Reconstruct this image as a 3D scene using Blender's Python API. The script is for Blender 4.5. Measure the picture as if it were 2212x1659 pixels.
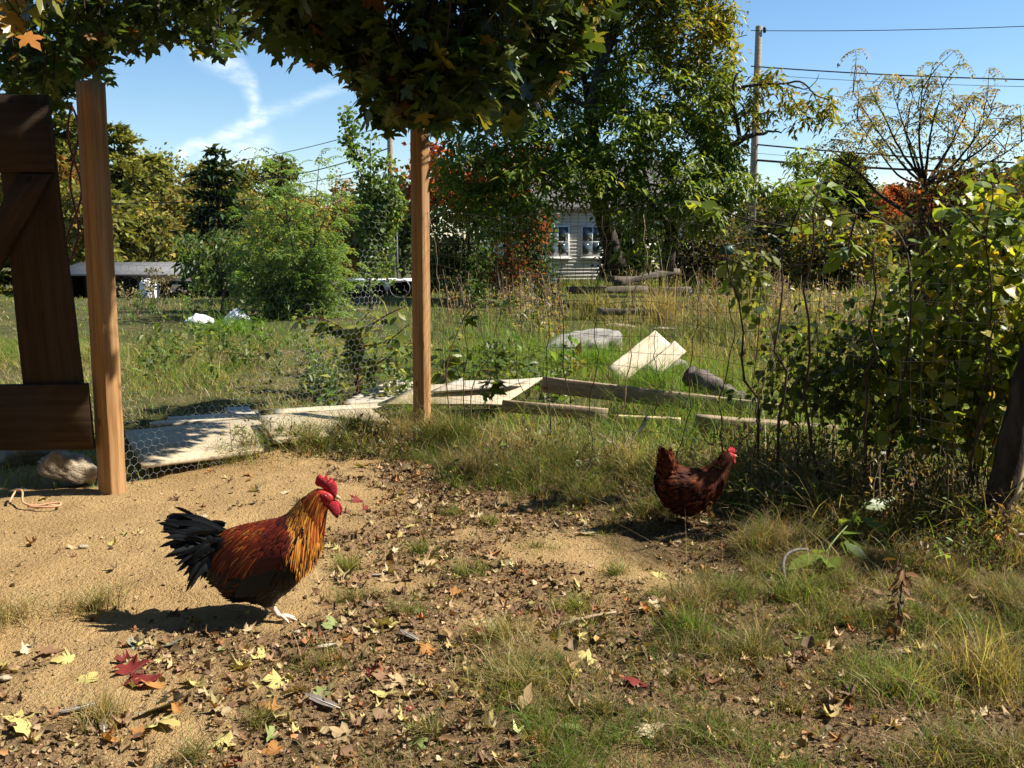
import bpy, math
import numpy as np
from mathutils import Vector, Matrix

for _o in list(bpy.data.objects):
    bpy.data.objects.remove(_o)
SC = bpy.context.scene
COL = SC.collection
PI = math.pi

# ------------------------------------------------------------------ camera
CAMH = 1.55
PITCH = math.radians(8.46)
F22 = 2080.0
cam_data = bpy.data.cameras.new('camera')
cam_data.sensor_width = 36.0
cam_data.lens = 36.0 * F22 / 2212.0
cam_data.clip_start = 0.05
cam_data.clip_end = 3000.0
cam = bpy.data.objects.new('camera', cam_data)
cam.location = (0, 0, CAMH)
cam.rotation_euler = (PI / 2 - PITCH, 0, 0)
COL.objects.link(cam)
SC.camera = cam

# ------------------------------------------------------------------ light
SUN_EL = math.radians(47.0)
SUN_AZ = math.radians(4.0)          # measured from +X towards +Y (the sun stands to the right, a little beyond)
SKY_STRENGTH = 0.072
SUN_STRENGTH = 5.0
EXPOSURE = 1.15
SC.view_settings.view_transform = 'Standard'
SC.view_settings.look = 'None'
SC.view_settings.gamma = 1.0
SC.view_settings.use_curve_mapping = False
SC.view_settings.exposure = EXPOSURE
sd = Vector((math.cos(SUN_EL) * math.cos(SUN_AZ), math.cos(SUN_EL) * math.sin(SUN_AZ), math.sin(SUN_EL)))
sun_data = bpy.data.lights.new('sun', 'SUN')
sun_data.energy = SUN_STRENGTH
sun_data.angle = math.radians(0.53)
sun_data.color = (1.0, 0.94, 0.83)
sun = bpy.data.objects.new('sun', sun_data)
sun.rotation_euler = (-sd).to_track_quat('-Z', 'Y').to_euler()
sun.location = (30, 5, 30)
COL.objects.link(sun)

SC.cycles.max_bounces = 5
SC.cycles.diffuse_bounces = 2
SC.cycles.glossy_bounces = 2
SC.cycles.transmission_bounces = 3
SC.cycles.transparent_max_bounces = 4
SC.cycles.caustics_reflective = False
SC.cycles.caustics_refractive = False

# ------------------------------------------------------------------ node helpers
class NT:
    def __init__(self, tree):
        self.t = tree; self.n = tree.nodes; self.l = tree.links
    def new(self, typ, **kw):
        nd = self.n.new(typ)
        for k, v in kw.items():
            setattr(nd, k, v)
        return nd
    def link(self, a, b):
        self.l.new(a, b)
    def put(self, sock, v):
        if hasattr(v, 'is_linked'):
            self.l.new(v, sock)
        else:
            sock.default_value = v
    def math(self, op, a, b=0.0, c=0.0, clamp=False):
        nd = self.new('ShaderNodeMath', operation=op, use_clamp=clamp)
        self.put(nd.inputs[0], a); self.put(nd.inputs[1], b)
        if op in ('MULTIPLY_ADD', 'SMOOTH_MIN', 'COMPARE', 'WRAP'):
            self.put(nd.inputs[2], c)
        return nd.outputs[0]
    def rng(self, v, a, b, c=0.0, d=1.0, smooth=True):
        nd = self.new('ShaderNodeMapRange')
        nd.interpolation_type = 'SMOOTHSTEP' if smooth else 'LINEAR'
        self.put(nd.inputs[0], v)
        for i, x in enumerate((a, b, c, d)):
            self.put(nd.inputs[i + 1], x)
        return nd.outputs[0]
    def mix(self, f, a, b, blend='MIX'):
        nd = self.new('ShaderNodeMix', data_type='RGBA', blend_type=blend)
        self.put(nd.inputs[0], f)
        self.put(nd.inputs[6], a if hasattr(a, 'is_linked') else (*a, 1.0) if len(a) == 3 else a)
        self.put(nd.inputs[7], b if hasattr(b, 'is_linked') else (*b, 1.0) if len(b) == 3 else b)
        return nd.outputs[2]
    def noise(self, vec, scale, detail=4.0, rough=0.55, dist=0.0):
        nd = self.new('ShaderNodeTexNoise')
        if vec is not None:
            self.put(nd.inputs['Vector'], vec)
        nd.inputs['Scale'].default_value = scale
        nd.inputs['Detail'].default_value = detail
        nd.inputs['Roughness'].default_value = rough
        nd.inputs['Distortion'].default_value = dist
        return nd.outputs['Fac']
    def mapping(self, vec, scale=(1, 1, 1), loc=(0, 0, 0), rot=(0, 0, 0)):
        nd = self.new('ShaderNodeMapping')
        self.put(nd.inputs['Vector'], vec)
        nd.inputs['Scale'].default_value = scale
        nd.inputs['Location'].default_value = loc
        nd.inputs['Rotation'].default_value = rot
        return nd.outputs[0]
    def bump(self, h, strength=0.4, dist=0.01):
        nd = self.new('ShaderNodeBump')
        nd.inputs['Strength'].default_value = strength
        nd.inputs['Distance'].default_value = dist
        self.put(nd.inputs['Height'], h)
        return nd.outputs[0]

# ------------------------------------------------------------------ world: clear autumn sky with thin cirrus
def ray22(x, y):
    dx = (x - 1106.0) / F22; du = (829.5 - y) / F22
    c, s = math.cos(PITCH), math.sin(PITCH)
    return np.array([dx, c + du * s, -s + du * c])

world = bpy.data.worlds.new('World')
SC.world = world
world.use_nodes = True
W = NT(world.node_tree)
W.n.clear()
sky = W.new('ShaderNodeTexSky', sky_type='NISHITA')
sky.sun_disc = False
sky.sun_elevation = SUN_EL
sky.sun_rotation = PI / 2 - SUN_AZ
sky.altitude = 100.0
sky.air_density = 1.0
sky.dust_density = 0.1
sky.ozone_density = 3.0
wc = W.new('ShaderNodeTexCoord')
sep = W.new('ShaderNodeSeparateXYZ')
W.link(wc.outputs['Generated'], sep.inputs[0])
yy = W.math('MAXIMUM', sep.outputs[1], 0.05)
U = W.math('DIVIDE', sep.outputs[0], yy)
V = W.math('DIVIDE', sep.outputs[2], yy)
uv = W.new('ShaderNodeCombineXYZ'); W.link(U, uv.inputs[0]); W.link(V, uv.inputs[1])
n1 = W.noise(uv.outputs[0], 14.0, 3.0, 0.6)
n2 = W.noise(W.mapping(uv.outputs[0], (40, 110, 1), rot=(0, 0, .5)), 1.0, 3.0, 0.65)
Un = W.math('MULTIPLY_ADD', W.math('SUBTRACT', n1, 0.5), 0.035, U)
Vn = W.math('MULTIPLY_ADD', W.math('SUBTRACT', n1, 0.5), -0.025, V)

def uvof(p):
    r = ray22(*p); return r[0] / r[1], r[2] / r[1]

def streak(p, q, w0, w1, amount):
    (u0, v0), (u1, v1) = uvof(p), uvof(q)
    du, dv = u1 - u0, v1 - v0
    L2 = du * du + dv * dv
    au = W.math('SUBTRACT', Un, u0); av = W.math('SUBTRACT', Vn, v0)
    t = W.math('ADD', W.math('MULTIPLY', au, du / L2), W.math('MULTIPLY', av, dv / L2))
    t = W.math('MINIMUM', W.math('MAXIMUM', t, 0.0), 1.0)
    eu = W.math('SUBTRACT', au, W.math('MULTIPLY', t, du))
    ev = W.math('SUBTRACT', av, W.math('MULTIPLY', t, dv))
    d = W.math('SQRT', W.math('ADD', W.math('MULTIPLY', eu, eu), W.math('MULTIPLY', ev, ev)))
    w = W.math('MULTIPLY_ADD', t, w1 - w0, w0)
    m = W.rng(W.math('DIVIDE', d, w), 1.0, 0.0)
    return W.math('MULTIPLY', m, amount)

parts = [streak((395, 335), (560, 250), 0.011, 0.016, 0.50),
         streak((560, 250), (790, 178), 0.013, 0.009, 0.20),
         streak((455, 105), (535, 175), 0.030, 0.013, 0.40),
         streak((535, 175), (548, 250), 0.011, 0.013, 0.42),
         streak((470, 330), (560, 322), 0.030, 0.030, 0.40),
         streak((1930, 415), (2020, 400), 0.022, 0.022, 0.6)]
tot = parts[0]
for p_ in parts[1:]:
    tot = W.math('MAXIMUM', tot, p_)
tot = W.math('MULTIPLY', tot, W.rng(n2, 0.3, 0.7, 0.35, 1.15))
base = W.new('ShaderNodeHueSaturation')
base.inputs['Saturation'].default_value = 1.15
W.link(sky.outputs[0], base.inputs['Color'])
skyc = W.mix(tot, base.outputs[0], (9.0, 9.4, 10.0))
bg = W.new('ShaderNodeBackground')
bg.inputs['Strength'].default_value = SKY_STRENGTH
W.link(skyc, bg.inputs['Color'])
wo = W.new('ShaderNodeOutputWorld')
W.link(bg.outputs[0], wo.inputs['Surface'])

# ------------------------------------------------------------------ geometry helpers
def P(x, y, z=0.0):
    """pixel (2212 wide picture) to the point where its ray meets height z"""
    r = ray22(x, y)
    t = (z - CAMH) / r[2]
    return np.array([r[0] * t, r[1] * t, z])

def at(x, y, Y):
    r = ray22(x, y)
    t = Y / r[1]
    return np.array([r[0] * t, Y, CAMH + r[2] * t])

def hash2(ix, iy, seed):
    h = (ix.astype(np.int64) * 374761393 + iy.astype(np.int64) * 668265263 + seed * 974634777) & 0xFFFFFFFF
    h = ((h ^ (h >> 13)) * 1274126177) & 0xFFFFFFFF
    h = h ^ (h >> 16)
    return (h & 0xFFFFFF) / float(0xFFFFFF)

def vnoise(x, y, seed=0):
    x = np.asarray(x, float); y = np.asarray(y, float)
    ix = np.floor(x); iy = np.floor(y)
    fx = x - ix; fy = y - iy
    fx = fx * fx * (3 - 2 * fx); fy = fy * fy * (3 - 2 * fy)
    a = hash2(ix, iy, seed); b = hash2(ix + 1, iy, seed); c = hash2(ix, iy + 1, seed); d = hash2(ix + 1, iy + 1, seed)
    return (a * (1 - fx) + b * fx) * (1 - fy) + (c * (1 - fx) + d * fx) * fy

def fbm(x, y, seed=0, octv=4, gain=0.5):
    s = 0.0; a = 1.0; tot = 0.0
    for i in range(octv):
        s = s + a * vnoise(np.asarray(x) * 2 ** i, np.asarray(y) * 2 ** i, seed + i * 17)
        tot += a; a *= gain
    return s / tot

def sst(a, b, x):
    t = np.clip((np.asarray(x, float) - a) / (b - a), 0, 1)
    return t * t * (3 - 2 * t)

def mesh_from(name, verts, faces, mat, cols=None, smooth=True):
    """faces: array (m,3) or (m,4), or a list of such arrays / of index lists"""
    verts = np.ascontiguousarray(verts, dtype=np.float32)
    if isinstance(faces, np.ndarray):
        faces = [faces]
    me = bpy.data.meshes.new(name)
    me.vertices.add(len(verts))
    me.vertices.foreach_set('co', verts.ravel())
    flat = []; tots = []
    for f in faces:
        f = np.asarray(f, dtype=np.int32)
        if f.ndim == 1:
            f = f[None, :]
        if len(f) == 0:
            continue
        flat.append(f.ravel()); tots.append(np.full(len(f), f.shape[1], np.int32))
    flat = np.concatenate(flat); tots = np.concatenate(tots)
    starts = np.concatenate([[0], np.cumsum(tots)[:-1]]).astype(np.int32)
    me.loops.add(len(flat)); me.loops.foreach_set('vertex_index', flat)
    me.polygons.add(len(tots))
    me.polygons.foreach_set('loop_start', starts)
    me.polygons.foreach_set('loop_total', tots)
    if smooth:
        me.polygons.foreach_set('use_smooth', np.ones(len(tots), dtype=bool))
    if cols is not None:
        at_ = me.color_attributes.new('Col', 'FLOAT_COLOR', 'POINT')
        c = np.ones((len(verts), 4), np.float32); c[:, :3] = cols
        at_.data.foreach_set('color', c.ravel())
    me.update(calc_edges=True)
    if mat is not None:
        me.materials.append(mat)
    return me

def obj(name, me, parent=None, **props):
    o = bpy.data.objects.new(name, me)
    COL.objects.link(o)
    if parent is not None:
        o.parent = parent
    for k, v in props.items():
        if v:
            o[k] = v
    return o

def thing(name, label, cat, loc=(0, 0, 0), group=None, rz=0.0):
    o = bpy.data.objects.new(name, None)
    o.empty_display_size = 0.1
    COL.objects.link(o)
    o.location = tuple(float(v) for v in loc)
    o.rotation_euler = (0, 0, rz)
    o['label'] = label; o['category'] = cat
    if group:
        o['group'] = group
    return o

class MB:
    """collects verts/faces/colours and builds ONE mesh"""
    def __init__(self):
        self.v = []; self.f = {3: [], 4: []}; self.c = []; self.n = 0; self.ng = []
    def add(self, v, faces, col=None):
        v = np.asarray(v, float).reshape(-1, 3)
        for f in (faces if isinstance(faces, list) else [faces]):
            f = np.asarray(f, int)
            if f.ndim == 1:
                f = f[None, :]
            if len(f) == 0:
                continue
            if f.shape[1] in (3, 4):
                self.f[f.shape[1]].append(f + self.n)
            else:
                self.ng.append(f + self.n)
        self.v.append(v)
        if col is not None:
            c = np.broadcast_to(np.asarray(col, float), (len(v), 3)); self.c.append(c)
        self.n += len(v)
        return self
    def tube(self, pts, radii, ns=6, col=None, cap=True):
        pts = np.asarray(pts, float); n = len(pts)
        radii = np.broadcast_to(np.asarray(radii, float), (n,))
        tan = np.gradient(pts, axis=0)
        tan /= np.linalg.norm(tan, axis=1, keepdims=True) + 1e-12
        ref = np.array([0, 0, 1.0]) if abs(tan[0][2]) < 0.9 else np.array([1.0, 0, 0])
        V = []
        for i in range(n):
            a = np.cross(tan[i], ref); a /= np.linalg.norm(a) + 1e-12
            b = np.cross(a, tan[i]); ref = b
            th = np.arange(ns) * 2 * PI / ns
            V.append(pts[i] + radii[i] * (np.outer(np.cos(th), a) + np.outer(np.sin(th), b)))
        V = np.concatenate(V)
        i = np.arange(n - 1)[:, None] * ns; j = np.arange(ns)[None, :]; k = (j + 1) % ns
        q = np.stack([i + j, i + k, i + ns + k, i + ns + j], -1).reshape(-1, 4)
        fs = [q]
        if cap:
            if ns == 3:
                fs += [np.array([[2, 1, 0]]), np.array([[0, 1, 2]]) + (n - 1) * ns]
            else:
                fs += [np.arange(ns)[::-1][None, :], (np.arange(ns) + (n - 1) * ns)[None, :]]
        self.add(V, fs, col)
        return self
    def box(self, lo, hi, col=None):
        lo = np.asarray(lo, float); hi = np.asarray(hi, float)
        v = np.array([[x, y, z] for z in (0, 1) for y in (0, 1) for x in (0, 1)], float) * (hi - lo) + lo
        f = np.array([[0, 2, 3, 1], [4, 5, 7, 6], [0, 1, 5, 4], [2, 6, 7, 3], [0, 4, 6, 2], [1, 3, 7, 5]])
        return self.add(v, f, col)
    def inst(self, tv, tf, pos, rot, scale, cols):
        """copies of a template: pos (n,3), rot (n,3,3), scale (n,) or (n,3), cols (n,3)"""
        tv = np.asarray(tv, float); n = len(pos); k = len(tv)
        scale = np.asarray(scale, float)
        if scale.ndim == 1:
            scale = scale[:, None]
        s = tv[None, :, :] * scale[:, None, :] if scale.shape[1] == 3 else tv[None] * scale[:, :, None]
        v = np.einsum('nij,nkj->nki', rot, s) + pos[:, None, :]
        f = (np.asarray(tf)[None] + (np.arange(n) * k)[:, None, None]).reshape(-1, np.asarray(tf).shape[1])
        self.add(v.reshape(-1, 3), f, np.repeat(cols, k, axis=0) if cols is not None else None)
        return self
    def build(self, name, mat, parent=None, smooth=True, **props):
        fs = [np.concatenate(x) for x in self.f.values() if x] + self.ng
        me = mesh_from(name, np.concatenate(self.v), fs, mat, np.concatenate(self.c) if self.c else None, smooth)
        return obj(name, me, parent, **props)

def frames(d, up):
    """rotation matrices with local Y along d and local Z near up"""
    d = d / (np.linalg.norm(d, axis=1, keepdims=True) + 1e-9)
    x = np.cross(d, up); x /= np.linalg.norm(x, axis=1, keepdims=True) + 1e-9
    z = np.cross(x, d)
    return np.stack([x, d, z], axis=2)

def rvec(rng, n):
    v = rng.normal(size=(n, 3)); return v / np.linalg.norm(v, axis=1, keepdims=True)

def pal(rng, n, colors, weights=None, jit=0.25):
    colors = np.asarray(colors, float)
    w = None if weights is None else np.asarray(weights, float) / np.sum(weights)
    c = colors[rng.choice(len(colors), n, p=w)]
    return np.clip(c * np.exp(rng.normal(0, jit, (n, 1))) * (1 + rng.normal(0, 0.06, (n, 3))), 0.003, 0.9)

def curve(pts, n):
    """Catmull-Rom through pts, n samples"""
    p = np.asarray(pts, float)
    p = np.vstack([2 * p[0] - p[1], p, 2 * p[-1] - p[-2]])
    t = np.linspace(0, len(p) - 3 - 1e-6, n)
    i = t.astype(int); f = (t - i)[:, None]
    a, b, c, d = p[i], p[i + 1], p[i + 2], p[i + 3]
    return 0.5 * (2 * b + (c - a) * f + (2 * a - 5 * b + 4 * c - d) * f ** 2 + (3 * b - a - 3 * c + d) * f ** 3)

# leaf templates: Y along the leaf, X across, Z normal
DIA_V = np.array([[0, 0, 0], [.5, .45, .12], [0, 1, -.06], [-.5, .45, .12]]); DIA_F = np.array([[0, 1, 2], [0, 2, 3]])

def leaf_tpl(half, fold=0.1, droop=0.12, mid=3):
    """leaf from its half outline [(x,y)...] base to tip; ribs along the middle"""
    half = np.asarray(half, float)
    n = len(half)
    V = []; F = []
    ym = np.linspace(0, 1, n)
    for i in range(n):
        V.append([0, half[i][1], -droop * half[i][1] ** 2])
    for s in (1, -1):
        b = len(V)
        for i in range(n):
            V.append([s * half[i][0], half[i][1], fold * half[i][0] - droop * half[i][1] ** 2])
        for i in range(n - 1):
            q = [i, b + i, b + i + 1, i + 1] if s > 0 else [i, i + 1, b + i + 1, b + i]
            if half[i + 1][0] < 1e-6:
                F.append(q[:3] if s > 0 else [q[0], q[1], q[3]]) if half[i][0] > 1e-6 else None
            elif half[i][0] < 1e-6:
                F.append([q[0], q[2], q[3]] if s > 0 else [q[0], q[1], q[2]])
            else:
                F.append([q[0], q[1], q[2]]); F.append([q[0], q[2], q[3]])
    return np.array(V), np.array([f for f in F if f])

OVAL = leaf_tpl([(0, 0), (.2, .18), (.29, .42), (.2, .74), (0, 1)])
LANCE = leaf_tpl([(0, 0), (.12, .2), (.16, .45), (.1, .75), (0, 1)], droop=.25)
LANCE4 = (np.array([[0, 0, 0], [.15, .42, .05], [0, .5, -.06], [-.15, .42, .05], [0, 1, -.25]]), np.array([[0, 1, 2], [0, 2, 3], [2, 1, 4], [2, 4, 3]]))
HEART = leaf_tpl([(0, 0.02), (.3, -.04), (.44, .22), (.36, .55), (.15, .82), (0, 1)], fold=.18, droop=.15)

MAPLE_HALF = [(0, 0), (.18, -.10), (.42, -.12), (.34, .06), (.30, .13), (.50, .22), (.66, .48), (.48, .44), (.40, .50),
              (.25, .42), (.15, .42), (.22, .62), (.17, .70), (.10, .80), (0, 1)]

def maple_tpl(rng=None, curl=0.0, wave=0.05):
    h = np.array(MAPLE_HALF)
    out = np.vstack([h, (h * [-1, 1])[-2:0:-1]])
    if rng is not None:
        out = out * (1 + rng.normal(0, .10, out.shape)) + rng.normal(0, .02, out.shape)
        out = out * [rng.uniform(.85, 1.05), 1]
    V = np.vstack([[[0, .2]], out])
    mid = np.vstack([V[0] + (out - V[0]) * .5])
    V2 = np.vstack([V, mid])
    n = len(out)
    F = []
    for i in range(n):
        j = (i + 1) % n
        F += [[0, 1 + n + i, 1 + n + j], [1 + n + i, 1 + i, 1 + j], [1 + n + i, 1 + j, 1 + n + j]]
    x, y = V2[:, 0], V2[:, 1]
    z = -0.12 * (y - .2) ** 2 + .10 * np.abs(x) - .25 * x * x
    if rng is not None:
        a, b, c = rng.uniform(0, 6, 3)
        z = z + wave * np.sin(5 * x + a) * np.cos(4 * y + b)
    V3 = np.stack([x, y, z], 1)
    if curl:
        ang = rng.uniform(0, PI) if rng is not None else 0
        e = np.array([math.cos(ang), math.sin(ang)])
        s = x * e[0] + (y - .3) * e[1]
        V3[:, 2] += curl * s * s
        V3[:, :2] -= (e[None] * (s * np.abs(s) * curl * .35)[:, None])
    return V3, np.array(F)

MAPLE_SIMPLE_V = np.vstack([[[0, .2, .03]], [[x, y, -.1 * (y - .2) ** 2 + .08 * abs(x) - .2 * x * x] for x, y in
                 (MAPLE_HALF + [(-a, b) for a, b in MAPLE_HALF[-2:0:-1]])]])
MAPLE_SIMPLE_F = np.array([[0, 1 + i, 1 + (i + 1) % 28] for i in range(28)])
# ------------------------------------------------------------------ materials
def new_mat(name):
    m = bpy.data.materials.new(name); m.use_nodes = True
    nt = NT(m.node_tree); nt.n.clear()
    out = nt.new('ShaderNodeOutputMaterial')
    return m, nt, out

def principled(nt, color, rough=0.6, spec=0.3, normal=None, metallic=0.0):
    b = nt.new('ShaderNodeBsdfPrincipled')
    nt.put(b.inputs['Base Color'], color if hasattr(color, 'is_linked') else (*color, 1.0))
    nt.put(b.inputs['Roughness'], rough)
    b.inputs['Specular IOR Level'].default_value = spec
    b.inputs['Metallic'].default_value = metallic
    if normal is not None:
        nt.link(normal, b.inputs['Normal'])
    return b

def mat_leaf(name, color=None, transl=0.4, rough=0.45, spec=0.35, mottle=0.25, scale=60.0, tint=(1.25, 1.2, 0.5)):
    """leaf: reflective side and light coming through; colour from the 'Col' attribute or fixed"""
    m, nt, out = new_mat(name)
    if color is None:
        a = nt.new('ShaderNodeAttribute', attribute_name='Col'); c = a.outputs['Color']
    else:
        rg = nt.new('ShaderNodeRGB'); rg.outputs[0].default_value = (*color, 1); c = rg.outputs[0]
    if mottle:
        tc = nt.new('ShaderNodeTexCoord')
        nz = nt.noise(tc.outputs['Object'], scale, 3, 0.6)
        k = nt.rng(nz, 0.25, 0.75, 1 - mottle, 1 + mottle)
        kk = nt.new('ShaderNodeCombineXYZ')
        for i in range(3):
            nt.link(k, kk.inputs[i])
        c = nt.mix(1.0, c, kk.outputs[0], 'MULTIPLY')
    b = principled(nt, c, rough, spec)
    if transl > 0:
        tr = nt.new('ShaderNodeBsdfTranslucent')
        tcol = nt.mix(1.0, c, tint, 'MULTIPLY')
        nt.link(tcol, tr.inputs['Color'])
        mx = nt.new('ShaderNodeMixShader'); mx.inputs[0].default_value = transl
        nt.link(b.outputs[0], mx.inputs[1]); nt.link(tr.outputs[0], mx.inputs[2])
        nt.link(mx.outputs[0], out.inputs[0])
    else:
        nt.link(b.outputs[0], out.inputs[0])
    return m

def mat_plain(name, color, rough=0.6, spec=0.3, metallic=0.0, var=0.25, scale=8.0, bump=0.0, bscale=40.0):
    m, nt, out = new_mat(name)
    tc = nt.new('ShaderNodeTexCoord')
    nz = nt.noise(tc.outputs['Object'], scale, 5, 0.6)
    c1 = tuple(x * (1 - var) for x in color); c2 = tuple(min(1, x * (1 + var)) for x in color)
    c = nt.mix(nt.rng(nz, 0.3, 0.7), c1, c2)
    nrm = nt.bump(nt.noise(tc.outputs['Object'], bscale, 5, 0.65), bump, 0.01) if bump else None
    b = principled(nt, c, rough, spec, nrm, metallic)
    nt.link(b.outputs[0], out.inputs[0])
    return m

def mat_wood(name, light, dark, grain=28.0, stretch=0.045, knots=True, rough=0.75, bump=0.35, weather=None, wamt=0.5, spec=0.2):
    """sawn wood, grain along local X"""
    m, nt, out = new_mat(name)
    tc = nt.new('ShaderNodeTexCoord')
    v = nt.mapping(tc.outputs['Object'], (stretch, 1, 1))
    nz = nt.noise(v, grain, 6, 0.6, 0.4)
    nf = nt.noise(nt.mapping(tc.outputs['Object'], (stretch * .6, 1, 1)), grain * 4.5, 3, 0.6)
    g = nt.math('ADD', nt.math('MULTIPLY', nz, 0.65), nt.math('MULTIPLY', nf, 0.35))
    c = nt.mix(nt.rng(g, 0.36, 0.64), dark, light)
    big = nt.noise(tc.outputs['Object'], 2.2, 4, 0.6)
    if weather is not None:
        c = nt.mix(nt.math('MULTIPLY', nt.rng(big, 0.35, 0.7), wamt), c, weather)
    if knots:
        vo = nt.new('ShaderNodeTexVoronoi'); vo.inputs['Scale'].default_value = 5.0
        nt.link(nt.mapping(tc.outputs['Object'], (0.5, 1, 1)), vo.inputs['Vector'])
        kf = nt.rng(vo.outputs['Distance'], 0.10, 0.03)
        c = nt.mix(nt.math('MULTIPLY', kf, 0.7), c, tuple(x * .35 for x in dark))
    cr = nt.rng(nf, 0.30, 0.22)
    c = nt.mix(nt.math('MULTIPLY', cr, 0.6), c, tuple(x * .4 for x in dark))
    b = principled(nt, c, rough, spec, nt.bump(g, bump, 0.006))
    nt.link(b.outputs[0], out.inputs[0])
    return m

def mat_bark(name, c1, c2, scale=14.0):
    m, nt, out = new_mat(name)
    tc = nt.new('ShaderNodeTexCoord')
    v = nt.mapping(tc.outputs['Object'], (1, 1, .25))
    nz = nt.noise(v, scale, 6, 0.65, 0.6)
    c = nt.mix(nt.rng(nz, 0.35, 0.65), c1, c2)
    b = principled(nt, c, 0.85, 0.15, nt.bump(nz, 0.8, 0.03))
    nt.link(b.outputs[0], out.inputs[0])
    return m

def mat_stone(name, c1, c2, scale=6.0):
    m, nt, out = new_mat(name)
    tc = nt.new('ShaderNodeTexCoord')
    a = nt.noise(tc.outputs['Object'], scale, 7, 0.65)
    s = nt.noise(tc.outputs['Object'], scale * 9, 4, 0.6)
    c = nt.mix(nt.rng(a, 0.32, 0.68), c1, c2)
    c = nt.mix(nt.rng(s, 0.62, 0.75, 0, .5), c, (.42, .41, .38))
    b = principled(nt, c, 0.85, 0.2, nt.bump(nt.math('ADD', a, nt.math('MULTIPLY', s, .4)), 0.7, 0.03))
    nt.link(b.outputs[0], out.inputs[0])
    return m

def mat_ground():
    m, nt, out = new_mat('ground_soil')
    tc = nt.new('ShaderNodeTexCoord'); o = tc.outputs['Object']
    at_ = nt.new('ShaderNodeAttribute', attribute_name='Col')
    sp = nt.new('ShaderNodeSeparateColor'); nt.link(at_.outputs['Color'], sp.inputs[0])
    dirt, green = sp.outputs[0], sp.outputs[1]
    a = nt.noise(o, 1.3, 3, .6); b_ = nt.noise(o, 9.0, 3, .6); c_ = nt.noise(o, 55.0, 2, .65); d_ = nt.noise(o, 240.0, 1, .6)
    tan = nt.mix(nt.rng(a, .3, .7), (.31, .200, .086), (.39, .262, .118))
    tan = nt.mix(nt.rng(b_, .35, .7, 0, .6), tan, (.28, .175, .072))
    tan = nt.mix(nt.rng(c_, .56, .72, 0, .55), tan, (.21, .13, .06))
    tan = nt.mix(nt.rng(d_, .60, .72, 0, .6), tan, (.60, .45, .26))
    tan = nt.mix(nt.rng(d_, .40, .30, 0, .6), tan, (.16, .10, .05))
    turf = nt.mix(nt.rng(b_, .3, .7), (.060, .040, .020), (.140, .095, .045))
    turf = nt.mix(nt.rng(c_, .5, .75, 0, .7), turf, (.05, .034, .018))
    lawn = nt.mix(nt.rng(b_, .3, .7), (.045, .055, .018), (.085, .085, .030))
    lawn = nt.mix(nt.rng(a, .45, .7, 0, .6), lawn, (.15, .115, .055))
    c = nt.mix(green, turf, lawn)
    c = nt.mix(dirt, c, tan)
    mould = nt.mix(nt.rng(c_, .35, .65), (.080, .050, .026), (.205, .132, .066))
    c = nt.mix(nt.math('MULTIPLY', sp.outputs[2], nt.rng(b_, .30, .55, .45, 1.0)), c, mould)
    h = nt.math('ADD', nt.math('MULTIPLY', c_, .6), nt.math('MULTIPLY', d_, .22))
    bs = principled(nt, c, .95, .08, nt.bump(h, .9, .045))
    nt.link(bs.outputs[0], out.inputs[0])
    return m

def mat_feather(name, rough=0.42, spec=0.4, sheen=None):
    m, nt, out = new_mat(name)
    a = nt.new('ShaderNodeAttribute', attribute_name='Col')
    b = principled(nt, a.outputs['Color'], rough, spec)
    if sheen:
        b.inputs['Coat Weight'].default_value = .25
        b.inputs['Coat Roughness'].default_value = .3
        b.inputs['Coat Tint'].default_value = (*sheen, 1)
    nt.link(b.outputs[0], out.inputs[0])
    return m

def mat_glass(name):
    m, nt, out = new_mat(name)
    b = principled(nt, (.05, .065, .07), .06, .8)
    nt.link(b.outputs[0], out.inputs[0])
    return m

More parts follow.
